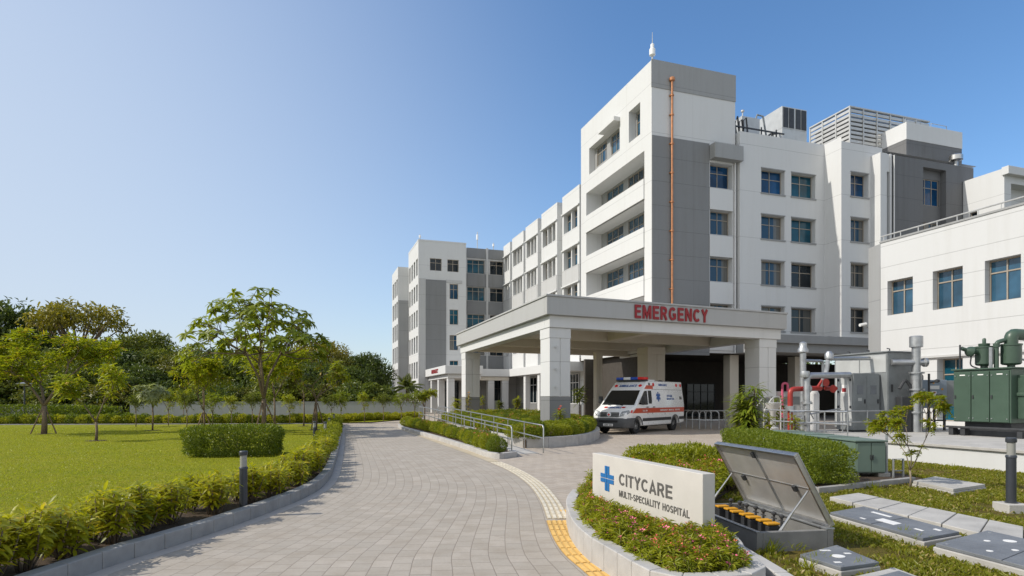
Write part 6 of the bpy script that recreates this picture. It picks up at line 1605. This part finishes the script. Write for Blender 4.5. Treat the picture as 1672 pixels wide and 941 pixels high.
# ---------------------------------------------------------------- box hedge by the sage cabinets
hb = box_bush('box_hedge', 1.05, 6.3, .80, 42000, .048, .021, ['leaf_box', 'leaf_hedge'], rg(42), .2, jag=.03)
tag(mesh_obj('box_hedge', hb, None, (6.0, 14.0, .06), R(-5)), 'long clipped bright green box hedge beside the sage green cabinets', 'hedge')
hk = [np.array(G(1327, 801, .1)), np.array(G(1485, 784, .1))]
kerb('kerb', [(4.75, 17.6), (4.95, 13.8), (5.15, 10.55), tuple(G(1330, 800, .12)), tuple(G(1485, 783, .12))], .12, .17, 'kerb_stone', .55, -1)
flat_poly('planting_bed', [(4.9, 18), (5.1, 13.8), (5.3, 10.7), (6.5, 10.9), (8.2, 12.1), (8.3, 13), (7.8, 18)], .085, 'soil')
# dracaena behind it
dr = rg(43); C_, A_ = [], []; parts = []
for i in range(6):
    a = dr.uniform(0, 6.3); rad = dr.uniform(.05, .34); hh = dr.uniform(1.2, 1.95); tip = np.array([math.cos(a)*rad, math.sin(a)*rad, hh])
    parts.append((*tube_np([(0, 0, 0), tuple(tip*np.array([.6, .6, .5])), tuple(tip)], [.03, .026, .018], 6), 1))
    for z in np.arange(.35, hh, .075): C_.append(tip*np.array([.3+.7*z/hh, .3+.7*z/hh, 0])+np.array([0, 0, z])+dr.normal(0, .02, 3)); A_.append(unit(np.array([tip[0]*.3, tip[1]*.3, 1.])))
    C_.append(tip); A_.append(np.array([0, 0, 1.]))
parts.append((*rosettes(np.array(C_), np.array(A_), dr, 9, .40, .062, .5, .75, 2, .25), 0))
dme = np_mesh('dracaena_plant', parts, ['leaf_dracaena', 'bark'])
tag(mesh_obj('dracaena_plant', dme, None, (X_at(1219, 19.2), 19.2, 0.05), 0, (1.12, 1.12, 1.08)), 'tall bushy dracaena with long drooping leaves behind the box hedge', 'plant')
# ---------------------------------------------------------------- sign planter flowers
fl = [shrub_rosette('flower_shrub', 15, .30, .15, .070, .018, ['leaf_flower', 'bark'], rg(50+i), 8) for i in range(3)]
flf = []
for i in range(4):
    r = rg(60+i); parts = []; C_ = []; A_ = []
    for s in range(20):
        a = r.uniform(0, 6.3); rad = .17*math.sqrt(r.uniform()); hh = .30*(1-.4*(rad/.17)**2)*r.uniform(.75, 1.12)
        tip = np.array([math.cos(a)*rad, math.sin(a)*rad, hh]); base = tip*np.array([.25, .25, 0]); parts.append((*tube_np([tuple(base), tuple((base+tip)/2), tuple(tip)], [.005, .004, .002], 4), 1))
        for f in (1, .86, .72, .58, .42): C_.append(base+(tip-base)*f); A_.append(unit(tip-base))
    parts.append((*rosettes(np.array(C_), np.array(A_), r, 7, .066, .014, .55, .3, 1, .3), 0))
    tips = np.array(C_)[::5]; sel = tips[r.permutation(len(tips))[:6]]
    parts.append((*rosettes(sel+np.array([0, 0, .022]), np.tile([0, 0, 1.], (len(sel), 1))+r.normal(0, .3, (len(sel), 3)), r, 5, .028, .02, .5, .2, 1), 2 if i % 2 else 3))
    flf.append(np_mesh('flower_shrub', parts, ['leaf_flower', 'bark', 'petal_coral', 'petal_pink']))
pin = [tuple(p) for p in offset_line(cv, .24) if p[1] < 6.5 or p[0] < 1.3]
sf = lambda s, d: SF.xy(s, d)
zone = pin+[SF.xy(SL+.08, .3), SF.xy(SL+.05, -.08), SF.xy(0, -.1), SF.xy(-.15, -.05), SF.xy(-.5, .3)]
pts = []; r = rg(70); tries = 0
while tries < 9000 and len(pts) < 150:
    q = np.array([r.uniform(.6, 2.3), r.uniform(4.9, 9.6)]); tries += 1
    if in_poly(q[None], zone)[0] and all((q[0]-p[0])**2+(q[1]-p[1])**2 > .135**2 for p in pts): pts.append(q)
for i, q in enumerate(pts):
    d = (q-s_o).dot(np.array((-U1[0], -U1[1])))
    o = mesh_obj('flower_shrub', flf[i % 4], None, (q[0], q[1], .12), r.uniform(0, 6.3), float(min(r.uniform(.85, 1.2), .58+1.3*abs((q-s_o).dot(np.array(U2)))) if d < 2.4 else r.uniform(.85, 1.1)))
    tag(o, 'small spiky-leaved shrub with coral and pink flowers, in the planter around the name sign', 'flower shrub', 'flower shrubs around the name sign')
# flower bed behind the sign
r = rg(71); bed = [(1.5, 10.5), (1.9, 9.3), (2.35, 8.9), (3.2, 9.6), (4.3, 11.5), (4.75, 13.6), (3.7, 14.2), (2.6, 13.0)]
flat_poly('planting_bed', bed, .10, 'soil')
pts = []; tries = 0
while tries < 6000 and len(pts) < 85:
    q = np.array([r.uniform(1.4, 4.9), r.uniform(9, 14.2)]); tries += 1
    if in_poly(q[None], bed)[0] and all((q[0]-p[0])**2+(q[1]-p[1])**2 > .24**2 for p in pts): pts.append(q)
for i, q in enumerate(pts):
    g_ = q[1] > 12.4
    o = mesh_obj('flower_shrub' if not g_ else 'bed_shrub', flf[i % 4] if not g_ else far_[i % 4], None, (q[0], q[1], .09), r.uniform(0, 6.3), float(r.uniform(1.15, 1.55)) if not g_ else float(r.uniform(.8, 1.05)))
    tag(o, 'coral-flowered shrub in the bed behind the name sign' if not g_ else 'leafy green shrub at the back of the bed behind the name sign', 'flower shrub' if not g_ else 'shrub', 'shrubs in the bed behind the name sign')
# ---------------------------------------------------------------- shrubs of the ramp island and raised planter
cb = [box_bush('clipped_shrub', .62, .58, .50, 2400, .052, .024, [['leaf_lime', 'leaf_hedge', 'leaf_box', 'leaf_lime'][i], 'petal_coral', 'bark'], rg(80+i), .75, jag=.07, flowers=10 if i > 1 else 0) for i in range(4)]
A0, B0 = np.array((-5.95, 34.6)), np.array((-.50, 17.95)); n = 25
for i in range(n):
    f = i/(n-1); x, y = A0+(B0-A0)*f+rng.normal(0, .06, 2); x += .32*math.sin(f*3.1)
    o = mesh_obj('clipped_shrub', cb[[0, 2, 0, 3, 1][i % 5]], None, (x, y, .09), rng.uniform(0, 6.3), float(rng.uniform(.85, 1.12)))
    tag(o, 'clipped rounded green shrub in the long planter beside the access ramp', 'shrub', 'clipped shrubs beside the access ramp')
r = rg(81); rim = [tuple(p) for p in offset_line(RPLANT, .38)]+[(-4.6, 40)]; P, _ = resample(offset_line(RPLANT, .55), 60)
pts = [p for p in P if p[1] < 37]
tries = 0; colr = C.xy(.8, .9)
while tries < 4000 and len(pts) < 125:
    q = np.array([r.uniform(-4.5, 4), r.uniform(20, 40)]); tries += 1
    if in_poly(q[None], rim)[0] and all((q[0]-p[0])**2+(q[1]-p[1])**2 > .60**2 for p in pts): pts.append(q)
for i, q in enumerate(pts):
    if abs(q[0]-colr[0]) < .85 and abs(q[1]-colr[1]) < .95: continue
    o = mesh_obj('planter_shrub', cb[[0, 0, 2, 0, 1][i % 5]], None, (q[0], q[1], .27), r.uniform(0, 6.3), (1.18, 1.18, float(r.uniform(.9, 1.2))))
    tag(o, 'clipped green shrub inside the raised planter around the near canopy column', 'shrub', 'shrubs in the raised planter')
# accent plants
def accent(px, Y, z, h, label, leafm, L, Wd, n, stem=True, pot=False, flower=None, name='accent_plant', s=99):
    r = rg(s+int(px)); x = X_at(px, Y); parts = []; zb = .42 if pot else 0
    C_ = [np.array([0, 0, zb+h*f])+r.normal(0, .03, 3) for f in np.linspace(.55 if stem else .2, 1, 7)]
    parts.append((*tube_np([(0, 0, zb*.8), (0, 0, zb+h)], [.03, .02], 6), 1)); ms = [leafm, 'bark']
    parts.append((*rosettes(np.array(C_), np.tile([0, 0, 1.], (len(C_), 1))+r.normal(0, .15, (len(C_), 3)), r, n, L, Wd, .45, .5, 2, .3), 0))
    if flower: ms.append(flower); parts.append((*rosettes(np.array(C_[-3:])+np.array([0, 0, .16]), np.tile([0, 0, 1.], (3, 1)), r, 7, .11, .05, .9, .1, 1), 2))
    me = np_mesh(name, parts, ms)
    if pot:
        t = thing('potted_plant', label, 'potted plant', (x, Y, z)); mesh_obj('foliage', me, t)
        mb = MB(); mb.lathe((0, 0, 0), [(.2, 0), (.3, .42), (.33, .42), (.33, .48), (.27, .48), (.26, .42)], 16); mb.build('pot', ['terracotta'], t, smooth=True)
    else: tag(mesh_obj(name, me, None, (x, Y, z)), label, 'plant')
accent(914, 26.6, .28, .85, 'spiky plant with orange flower tips in front of the near canopy column', 'leaf_lime', .30, .06, 12, flower='petal_coral')
accent(765, 34.0, .28, 1.5, 'slender yellow-flowered plant in front of the far left canopy column', 'leaf_yellow', .20, .06, 7, flower='valve_yellow')
accent(947, 31.5, .3, 1.35, 'dark potted plant between the near canopy column and the ambulance', 'leaf_mid', .42, .10, 16, pot=True)
accent(897, 44, 0, 1.1, 'round lime potted plant in a terracotta pot left of the near canopy column', 'leaf_lime', .38, .1, 14, pot=True)
accent(845, 46, 0, 1.2, 'lime potted plant by the white arcade column', 'leaf_lime', .38, .1, 14, pot=True)
accent(745, 44, 0, 1.5, 'bushy lime plant beside the far left canopy column', 'leaf_lime', .5, .13, 14, stem=False)
accent(816, 46, 0, .95, 'low green potted plant in front of the grey plinth of the arcade', 'leaf_mid', .35, .1, 14, pot=True)
accent(788, 45, 0, 1.3, 'tall thin potted plant at the dark arcade entrance', 'leaf_lime', .3, .07, 10, pot=True)
accent(1273, 30, .0, 1.6, 'dark green plant at the foot of the right canopy column', 'leaf_mid', .45, .10, 14, stem=False)
accent(1256, 18.6, ZP, .55, 'low leafy plant on the platform by the railing', 'leaf_lime', .22, .06, 10, stem=False)
accent(1298, 18.4, ZP, .5, 'second low leafy plant on the platform, nearer the red pipe', 'leaf_lime', .22, .06, 10, stem=False)
for i, (px, Y, w, h) in enumerate(((800, 39.5, 2.6, .85), (835, 38.5, 2.0, .95), (862, 37.5, 2.2, .9), (880, 36.5, 1.6, .8), (775, 41, 2.2, .8))):
    o = mesh_obj('mound_hedge', box_bush('mound_hedge', w, 1.5, h, 3000, .09, .04, ['leaf_hedge' if i % 2 else 'leaf_lime', 'bark'], rg(90+i), .7, jag=.05), None, (X_at(px, Y), Y, .05)); tag(o, ['long low clipped mound hedge before the dark arcade doors', 'rounded dark mound hedge before the arcade', 'wide lime mound hedge left of the near canopy column', 'small dark mound hedge behind the near canopy column', 'low lime mound hedge at the far left canopy column'][i], 'hedge')
r = rg(95)
for i in range(14):
    x = X_at(790+8*i, 47.5)+r.normal(0, .1); o = mesh_obj('pink_flower_clump', flf[i % 4], None, (x, 47.5+r.normal(0, .3), 0.0), r.uniform(0, 6.3), 2.4); tag(o, 'pink flowering clump along the front of the hospital arcade', 'flowers', 'pink flower clumps along the arcade')

# ---------------------------------------------------------------- lawn trees
def tloc(px, py, z=.1): x, y = G(px, py, z); return (x, y, z)
L1 = tloc(430, 707)
def umbrella(loc):
    """crown of single leaf rosettes held on a dome of thin limbs"""
    r = rg(7); t = thing('umbrella_tree', 'tallest lawn tree, broad umbrella crown of leaf rosettes on stakes left of the drive', 'tree', loc)
    fork = np.array([.02, 0, 1.55]); limbs = [([np.zeros(3), np.array([.03, .02, .8]), fork], [.125, .105, .095])]
    dome = lambda q: 6.75-2.9*(q/3.35)**1.9
    mains = []
    for k in range(4):
        a = 6.283*k/4+.5+r.uniform(-.3, .3); m = np.array([math.cos(a)*.75, math.sin(a)*.75, r.uniform(3.1, 3.7)]); mid = fork*.5+m*.5+np.array([-math.cos(a)*.15, -math.sin(a)*.15, .0])
        limbs.append(([fork, mid, m], [.07, .055, .045])); mains.append(m)
    secs = []
    for k in range(20):
        a = 6.283*k*.618; q = 2.55*math.sqrt((k+.5)/20); s_ = np.array([math.cos(a)*q, math.sin(a)*q, dome(q*1.15)-r.uniform(.75, 1.15)])
        m = min(mains, key=lambda m: np.linalg.norm((m-s_)[:2])); mid = m*.5+s_*.5+np.array([0, 0, -.12])+r.normal(0, .06, 3)
        limbs.append(([m, mid, s_], [.038, .028, .020])); secs.append(s_)
    C_, A_ = [], []
    for k in range(150):
        a = 6.283*k*.618+r.uniform(-.25, .25); q = 3.2*math.sqrt((k+.5)/150)*r.uniform(.93, 1.05); z = dome(q)-r.uniform(0, 1)**1.6*(1.5 if q < 2.6 else 1.1)+r.normal(0, .06)
        c = np.array([math.cos(a)*q-.25, math.sin(a)*q, z]); s_ = min(secs, key=lambda m: np.linalg.norm(m-c))
        limbs.append(([s_, s_*.45+c*.55+r.normal(0, .05, 3), c], [.016, .012, .009])); C_.append(c); A_.append(unit(np.array([c[0]*.22, c[1]*.22, 1.])+r.normal(0, .12, 3)))
    me = np_mesh('trunk', [(*tube_np([tuple(p) for p in pts], list(rad), 6), 0) for pts, rad in limbs], ['bark']); me.polygons.foreach_set('use_smooth', [True]*len(me.polygons)); mesh_obj('trunk', me, t)
    V1 = rosettes(np.array(C_), np.array(A_), r, 10, .42, .14, .12, .42, 2, .18); V2 = rosettes(np.array(C_)-np.array([0, 0, .05]), np.array(A_), r, 6, .30, .10, .5, .3, 2, .2)
    mesh_obj('crown', np_mesh('crown', [(*V1, 0), (*V2, 0)], ['leaf_rosette']), t)
    for k in range(3):
        a = 6.283*k/3+.4; mb = MB(); mb.cyl((math.cos(a)*.72, math.sin(a)*.72, -.03), (math.cos(a)*.09, math.sin(a)*.09, 1.38), .03, n=7); mb.build('support_stake', ['stake_wood'], t)
    mb = MB(); mb.prism([(math.cos(6.283*k/18)*.4, math.sin(6.283*k/18)*.4) for k in range(18)], -.02, .012); mb.build('soil_ring', ['soil'], t)
umbrella(L1)
tree('lawn_tree', 'bushy bright yellow-green staked tree at the far left of the lawn', tloc(72, 709), 4.35, 4.5, 1.25, rg(12), 'leaf_lawn_tree', .24, .085, 7, 'feather', 3, 3, .62, .10, 2, extra=70, lean=.5)
tree('lawn_tree', 'small two-tone tree with rust and yellow leaves in front of the older wall', tloc(157, 720), 2.75, 1.95, .7, rg(13), 'leaf_lawn_tree', .16, .06, 7, 'feather', 2, 3, .6, .045, 0, extra=14)
tree('lawn_tree', 'small pale round-topped tree standing left of the grey boundary wall', tloc(249, 703), 2.35, 1.75, 1.25, rg(14), 'leaf_pale', .30, .10, 11, 'rosette', 4, 2, .7, .035, 0, extra=10, lean=.8)
tree('lawn_tree', 'thin layered yellow-tipped staked tree left of the umbrella tree', tloc(333, 705), 3.35, 2.2, 1.0, rg(15), 'leaf_lawn_tree', .17, .06, 7, 'feather', 3, 3, .6, .045, 3, extra=8)
tree('lawn_tree', 'golden-leaved small tree directly behind the umbrella tree trunk', tloc(448, 698), 4.3, 3.0, 1.6, rg(16), 'leaf_lawn_tree', .22, .08, 7, 'feather', 3, 3, .6, .05, 0, extra=20)
tree('lawn_tree', 'dense flat-topped green staked tree near the end of the lawn', tloc(516, 702), 3.5, 3.1, 1.55, rg(17), 'leaf_lawn_tree', .26, .09, 9, 'rosette', 4, 3, .65, .055, 3, extra=30, lean=.6)
tree('lawn_tree', 'slim green tree between the umbrella tree and the flat-topped staked tree', tloc(496, 696), 3.2, 2.0, 1.5, rg(18), 'leaf_mid', .24, .085, 9, 'rosette', 3, 3, .6, .04, 0, extra=12)
tree('garden_sapling', 'multi-stemmed sapling with drooping yellow-green leaves in the right garden', tloc(1486, 797, .06), 1.72, .92, .32, rg(19), 'leaf_lawn_tree', .055, .022, 10, 'feather', 3, 2, .42, .016, 0, bark='pale_bark', extra=70, soil=False, lean=.36, droop=1.0)
# sapling row in front of the boundary wall
labs = 'thin young sapling in the row before the grey boundary wall'
r = rg(100); first = {}
spx = [(275, 696), (305, 699), (347, 698), (378, 693), (412, 694), (437, 692), (473, 693), (541, 690), (557, 690), (595, 689), (626, 688), (655, 687), (300, 691), (222, 698), (677, 687)]
protos = []
for v in range(3):
    t = tree('wall_sapling', labs, (0, 0, 0), 2.1, 1.25, .9, rg(110+v), ['leaf_lawn_tree', 'leaf_mid', 'leaf_rosette'][v], .15, .06, 6, 'feather', 3, 2, .5, .03, 0, extra=4, soil=False, group='saplings along the boundary wall'); protos.append(t)
for i, (px, py) in enumerate(spx):
    loc = tloc(px, py, .08); s = (.75, .75, float(r.uniform(.78, 1.0)))
    if i < 3: t = protos[i]; t.location = loc; t.scale = s
    else: dup(protos[i % 3], loc, r.uniform(0, 6.3), s)
tree('entrance_tree', 'small round-headed tree at the bend of the drive by the ramp handrails', tloc(693, 688, 0), 2.35, 1.75, 1.0, rg(120), 'leaf_lime', .22, .08, 9, 'rosette', 4, 3, .6, .05, 0, extra=30, soil=False)
# low hedge rows beyond the lawn
rowm = [box_bush('row_shrub', .85, .8, .58, 900, .10, .05, [['leaf_lime', 'leaf_hedge', 'leaf_shrub'][i], 'bark'], rg(130+i), .75, jag=.1) for i in range(3)]
r = rg(131)
for i in range(88):
    f = i/87; x = -42+f*30.4; y = 35.6+f*2.6-.15
    o = mesh_obj('row_shrub', rowm[i % 3], None, (x+r.normal(0, .08), y+r.normal(0, .06)+1.0, .06), r.uniform(0, 6.3), float(r.uniform(.78, 1.1))); tag(o, 'small rounded shrub in the low row along the far lawn edge', 'shrub', 'low shrub row along the far lawn edge')
for i in range(34):
    f = i/33; x = -13.6+f*6.0; y = 39.6+f*9.5
    o = mesh_obj('row_shrub', rowm[[0, 2][i % 2]], None, (x+r.normal(0, .1), y+r.normal(0, .1), .03), r.uniform(0, 6.3), (1, 1, float(r.uniform(.7, 1.0)))); tag(o, 'low lime shrub edging the far bend of the drive', 'shrub', 'shrubs edging the far bend of the drive')
lh = box_bush('long_hedge', 46, 1.6, 1.05, 22000, .20, .09, ['leaf_hedge', 'bark'], rg(132), .1, jag=.02, stems=False)
tag(mesh_obj('long_hedge', lh, None, (-53, 46.6, .04), R(1)), 'long straight clipped hedge beyond the lawn at far left', 'hedge')
# palm at the rear block
px_, Yp = 664, 57.0; xp = X_at(px_, Yp); t = thing('palm_tree', 'feathery palm in front of the rear hospital block', 'palm tree', (xp, Yp, 0))
me = np_mesh('trunk', [(*tube_np([(0, 0, 0), (.1, 0, 1.2), (.05, 0, 2.6)], [.22, .18, .15], 8), 0)], ['bark']); mesh_obj('trunk', me, t)
r = rg(140); parts = []
for i in range(26):
    a = r.uniform(0, 6.3); el = r.uniform(.0, 1.35); Lf = r.uniform(1.3, 1.75); pts_ = []; p = np.array([.05, 0, 2.6]); d = np.array([math.cos(a)*math.cos(el), math.sin(a)*math.cos(el), math.sin(el)])
    for s in range(10):
        pts_.append(p.copy()); p = p+d*Lf/9; d = unit(d+np.array([0, 0, -.14]))
    pts_ = np.array(pts_); parts.append((*tube_np([tuple(q) for q in pts_], [.02]*10, 4), 0))
    tt = np.linspace(.12, 1, 22); Pp = np.c_[[np.interp(tt*9, np.arange(10), pts_[:, k]) for k in range(3)]].T; tg = unit(np.gradient(Pp, axis=0)); sd_ = unit(np.cross(tg, np.array([0, 0, 1.])+1e-3))
    for sg in (1, -1):
        parts.append((*leaves(Pp, unit(sd_*sg+tg*.7+np.array([0, 0, -.25])), np.tile([0, 0, 1.], (len(Pp), 1)), .42*np.sin(tt*2.6+.35), .05, .2, .3, 1), 0))
mesh_obj('crown', np_mesh('crown', parts, ['leaf_palm']), t)

# ---------------------------------------------------------------- background trees
def bg_crown(name, w, h, r, mat, n_cl=60, per=85, L=.42, flat=0.0, open_=0.0):
    a = rand_dirs(n_cl, r, .25); rad = r.uniform(.55, 1.0, n_cl)[:, None]**.6
    Cc = a*rad*np.array([w/2, w/2, h/2])*.86
    if flat: Cc[:, 2] = np.abs(Cc[:, 2])*(1-flat)+h*.1
    cr = r.uniform(.10, .19, n_cl)*w*(1-open_)
    off = rand_dirs(n_cl*per, r)*(r.uniform(.25, 1, (n_cl*per, 1))**.5); ci = np.repeat(np.arange(n_cl), per)
    P = Cc[ci]+off*cr[ci][:, None]*np.array([1, 1, .62])
    D = unit(off+r.normal(0, .5, off.shape)+np.array([0, 0, -.1])); N = unit(off+np.array([0, 0, .8])+r.normal(0, .4, off.shape)); l = L*r.uniform(.6, 1.3, len(P))
    return np_mesh(name, [(*leaves(P, D, N, l, l*.42, .3, .3, 1), 0)], [mat]), Cc
bgk = {}
def bg_tree(kind, px, Y, ht, w, label, seed, zc=.60):
    mats_ = {'deep': 'leaf_deep', 'mid': 'leaf_mid', 'olive': 'leaf_olive', 'yellow': 'leaf_yellow'}
    key = (kind, seed)
    x = X_at(px, Y)
    if key not in bgk:
        r = rg(200+seed); open_ = .3 if kind == 'yellow' else .0
        crown, Cc = bg_crown('crown', 1.0*10, 8, r, mats_[kind], 95 if kind != 'yellow' else 62, 75 if kind != 'yellow' else 48, .5 if kind != 'yellow' else .42, .35 if kind == 'yellow' else 0, open_)
        lim = [(*tube_np([(0, 0, -7.5), (.1, .1, -4), (0, 0, -1.5)], [.34, .26, .2], 7), 0)]
        for c in Cc[:26]: m_ = c*np.array([.35, .35, .3])+np.array([0, 0, -1.4]); lim.append((*tube_np([(0, 0, -3.0), tuple(m_), tuple(c)], [.17, .11, .03], 5), 0))
        bgk[key] = (crown, np_mesh('trunk', lim, ['bark']))
    crown, trunk = bgk[key]
    t = thing('background_tree', label, 'tree', (x, Y, 0), 0, 'trees beyond the boundary wall')
    sx = w/10; ch = ht*zc*1.15; sz = ch/8; zc_ = ht-ch*.48
    rz_ = random.uniform(0, 6.3)
    for nm, me in (('crown', crown), ('trunk', trunk)):
        o = mesh_obj(nm, me, t, (0, 0, zc_), rz_, (sx, sx, sz))
    return t
D_ = 'dense dark green tree beyond the boundary wall'; M_ = 'mid green leafy tree beyond the boundary wall'; O_ = 'olive green tree beyond the boundary wall'
bg_tree('deep', 5, 62, 11.6, 9.5, 'tallest dark tree at the left edge of the picture', 0)
bg_tree('yellow', 128, 62, 12.2, 10.0, 'tall open-crowned golden tree rising above the dark trees at left', 1, .62)
bg_tree('yellow', 522, 66, 8.3, 7.0, 'open-crowned golden olive tree right of the umbrella tree', 2, .62)
bg_tree('deep', 598, 66, 6.6, 5.4, 'round dark tree beside the rear hospital block', 3, .80)
bg_tree('mid', 238, 68, 9.2, 6.5, 'dark tree with a spiky top between the golden tree and the umbrella tree', 4, .7)
for i, (kd, px, Y, ht, w, lab) in enumerate((
    ('deep', -70, 60, 10, 9, D_), ('mid', -140, 58, 9, 9, M_), ('deep', 55, 64, 8.4, 8, D_), ('mid', 100, 60, 6.6, 8, M_), ('deep', 165, 66, 7.6, 8, D_), ('deep', 200, 60, 6.4, 7.5, D_),
    ('mid', 265, 62, 6.6, 7.5, M_), ('olive', 300, 60, 6.0, 7.0, O_), ('deep', 330, 66, 6.8, 8, D_), ('mid', 365, 60, 6.1, 7.5, M_), ('olive', 400, 64, 6.6, 8, O_), ('deep', 440, 60, 5.6, 7, D_), ('mid', 470, 66, 6.9, 8, M_),
    ('deep', 505, 60, 5.3, 6.5, D_), ('olive', 545, 64, 6.0, 6, O_), ('deep', 565, 61, 5.0, 6, D_), ('olive', 30, 58, 6.0, 7, O_), ('mid', 135, 58, 5.2, 7, M_), ('deep', 230, 57, 4.8, 6.5, D_),
    ('mid', 295, 80, 8.5, 10, M_), ('deep', 350, 84, 8.6, 11, D_), ('mid', 415, 86, 8.6, 11, M_), ('deep', 480, 82, 8.0, 10, D_), ('deep', 80, 78, 10, 11, D_), ('mid', 195, 80, 9.5, 11, M_), ('deep', -40, 78, 11, 11, D_), ('mid', 560, 84, 7.4, 9, M_), ('deep', 585, 82, 7.2, 7, D_), ('deep', -220, 60, 9, 10, D_), ('mid', -300, 62, 9, 10, M_))):
    bg_tree(kd, px, Y, ht, w, lab, 10+{'deep': 0, 'mid': 1, 'olive': 2}[kd]+3*(i % 2), .82)
# understory bushes in front of the trees
ub = [bg_crown('background_bush', 5, 3.0, rg(300+i), ['leaf_deep', 'leaf_mid', 'leaf_olive'][i], 34, 75, .34)[0] for i in range(3)]
r = rg(310)
for i in range(44):
    px = -180+i*18.3; Y = r.uniform(54.5, 58) ; o = mesh_obj('background_bush', ub[i % 3], None, (X_at(px, Y), Y, 1.15+r.uniform(-.1, .5)), r.uniform(0, 6.3), float(r.uniform(.8, 1.2))); tag(o, 'dark bush filling the gap under the trees behind the boundary wall', 'bush', 'bushes behind the boundary wall')
# far wood closing the horizon
fw_, _c = bg_crown('w', 40, 7, rg(320), 'leaf_deep', 260, 46, .8)
V = []; 
for i in range(9):
    me = fw_; n = len(me.vertices); a = np.empty(n*3, np.float32); me.vertices.foreach_get('co', a); a = a.reshape(-1, 3)+np.array([-150+38*i, 112+6*math.sin(i*2.1), 3.2+.8*math.sin(i*1.7)]); ti = np.empty(len(me.polygons)*3, np.int32); me.polygons.foreach_get('vertices', ti); V.append((a, ti.reshape(-1, 3), 0))
tag(mesh_obj('far_woodland', np_mesh('far_woodland', V, ['leaf_deep'])), 'far wood of mixed dark trees closing the horizon behind the boundary trees', 'wood', kind='stuff')

# ---------------------------------------------------------------- grass
def blades(name, poly, n, h, w, mat, label, r, ybias=0.0, excl=(), z=.06, lean=.45, clump=None):
    P = []; xs = [p[0] for p in poly]; ys = [p[1] for p in poly]; tot = 0
    while tot < n:
        q = np.c_[r.uniform(min(xs), max(xs), n), r.uniform(min(ys), max(ys), n)]
        if ybias: q[:, 1] = min(ys)+(max(ys)-min(ys))*r.uniform(0, 1, n)**ybias
        q = q[in_poly(q, poly)]
        for e in excl: q = q[~in_poly(q, e)]
        if clump:
            v = np.sin(q[:, 0]*3.1+1)+np.sin(q[:, 1]*2.7)+np.sin(q[:, 0]*7.3+q[:, 1]*5.1)+np.sin(q[:, 0]*1.3-q[:, 1]*1.9); q = q[v+r.normal(0, 1, len(q)) > -clump]
        P.append(q); tot += len(q)
    q = np.concatenate(P)[:n]; B = np.c_[q, np.full(n, z)]
    D = unit(np.c_[r.normal(0, lean, (n, 2)), np.ones(n)]); hh = h*r.uniform(.5, 1.3, n)[:, None]; a = r.uniform(0, 6.3, n); S = np.c_[np.cos(a), np.sin(a), np.zeros(n)]*w
    V = np.stack([B-S, B+S, B+D*hh*.6+S*.6+np.c_[r.normal(0, .1, (n, 2))*hh, np.zeros(n)], B+D*hh+np.c_[r.normal(0, .25, (n, 2))*hh, -hh[:, 0]*.1]], 1)
    T = (np.array([[0, 1, 2], [0, 2, 3]])[None]+(np.arange(n)*4)[:, None, None]).reshape(-1, 3)
    tag(mesh_obj(name, np_mesh(name, [(V.reshape(-1, 3), T, 0)], [mat])), label, 'grass', kind='stuff')
sl = [slab_px(c, .17) for c in ([(1304, 905), (1366, 889), (1438, 918), (1373, 927)], [(1352, 836), (1409, 826), (1571, 869), (1509, 880)], [(1523, 887), (1611, 865), (1790, 905), (1735, 941)], [(1378, 944), (1460, 926), (1515, 946), (1440, 975)])]
GR = [(2.42, 4.0), (2.42, 6.2), (3.6, 8.5), (3.4, 10.5), (5.2, 10.4), (8.3, 12.0), (8.5, 14.2), (9.6, 17.0), (11.0, 13.2), (13.4, 5.4), (10, 3.6), (4, 3.6)]
pitp = [PB.xy(0, 0), PB.xy(PL, 0), PB.xy(PL, PW), PB.xy(0, PW)]
pathp = [tuple(Lw[0]), tuple(Lw[1]), tuple(U[1]), tuple(U[0])]
blades('garden_grass', GR, 170000, .065, .0019, 'grass_blade', 'patchy yellowing grass around the chamber covers in the right garden', rg(400), 1.5, sl+[pitp, pathp], .055, .42, .5)
LG = [tuple(p) for p in offset_line(KLs, 1.0) if 4 < p[1] < 34]; LG = LG+[(-12, 34), (-30, 33), (-34, 30), (-9, 5)]
blades('lawn_grass', LG, 170000, .040, .0032, 'lawn_blade', 'short mown lawn grass left of the drive', rg(401), 2.2, (), .095, .6)
# tufts by the slabs
r = rg(402); tuf = []
for (px, py) in ((1252, 900), (1262, 905), (1290, 892), (1300, 898), (1345, 888), (1425, 800), (1432, 806), (1555, 768), (1335, 925), (1400, 935), (1320, 930), (1470, 880), (1500, 890)):
    x, y = G(px, py, .06); n = 40; a = r.uniform(0, 6.3, n); D = unit(np.c_[np.cos(a)*.5, np.sin(a)*.5, np.ones(n)]+r.normal(0, .2, (n, 3))); tuf.append((*leaves(np.tile([x, y, .05], (n, 1))+np.c_[r.normal(0, .035, (n, 2)), np.zeros(n)], D, np.tile([0, 1., 0], (n, 1))+r.normal(0, .5, (n, 3)), .16*r.uniform(.5, 1.2, n), .008, .2, .5, 2), 0))
for i, tf in enumerate(tuf): pass
tag(mesh_obj('grass_tufts', np_mesh('grass_tufts', tuf, ['lawn_blade'])), 'taller fresh grass tufts at the edges of the concrete covers', 'grass', kind='stuff')
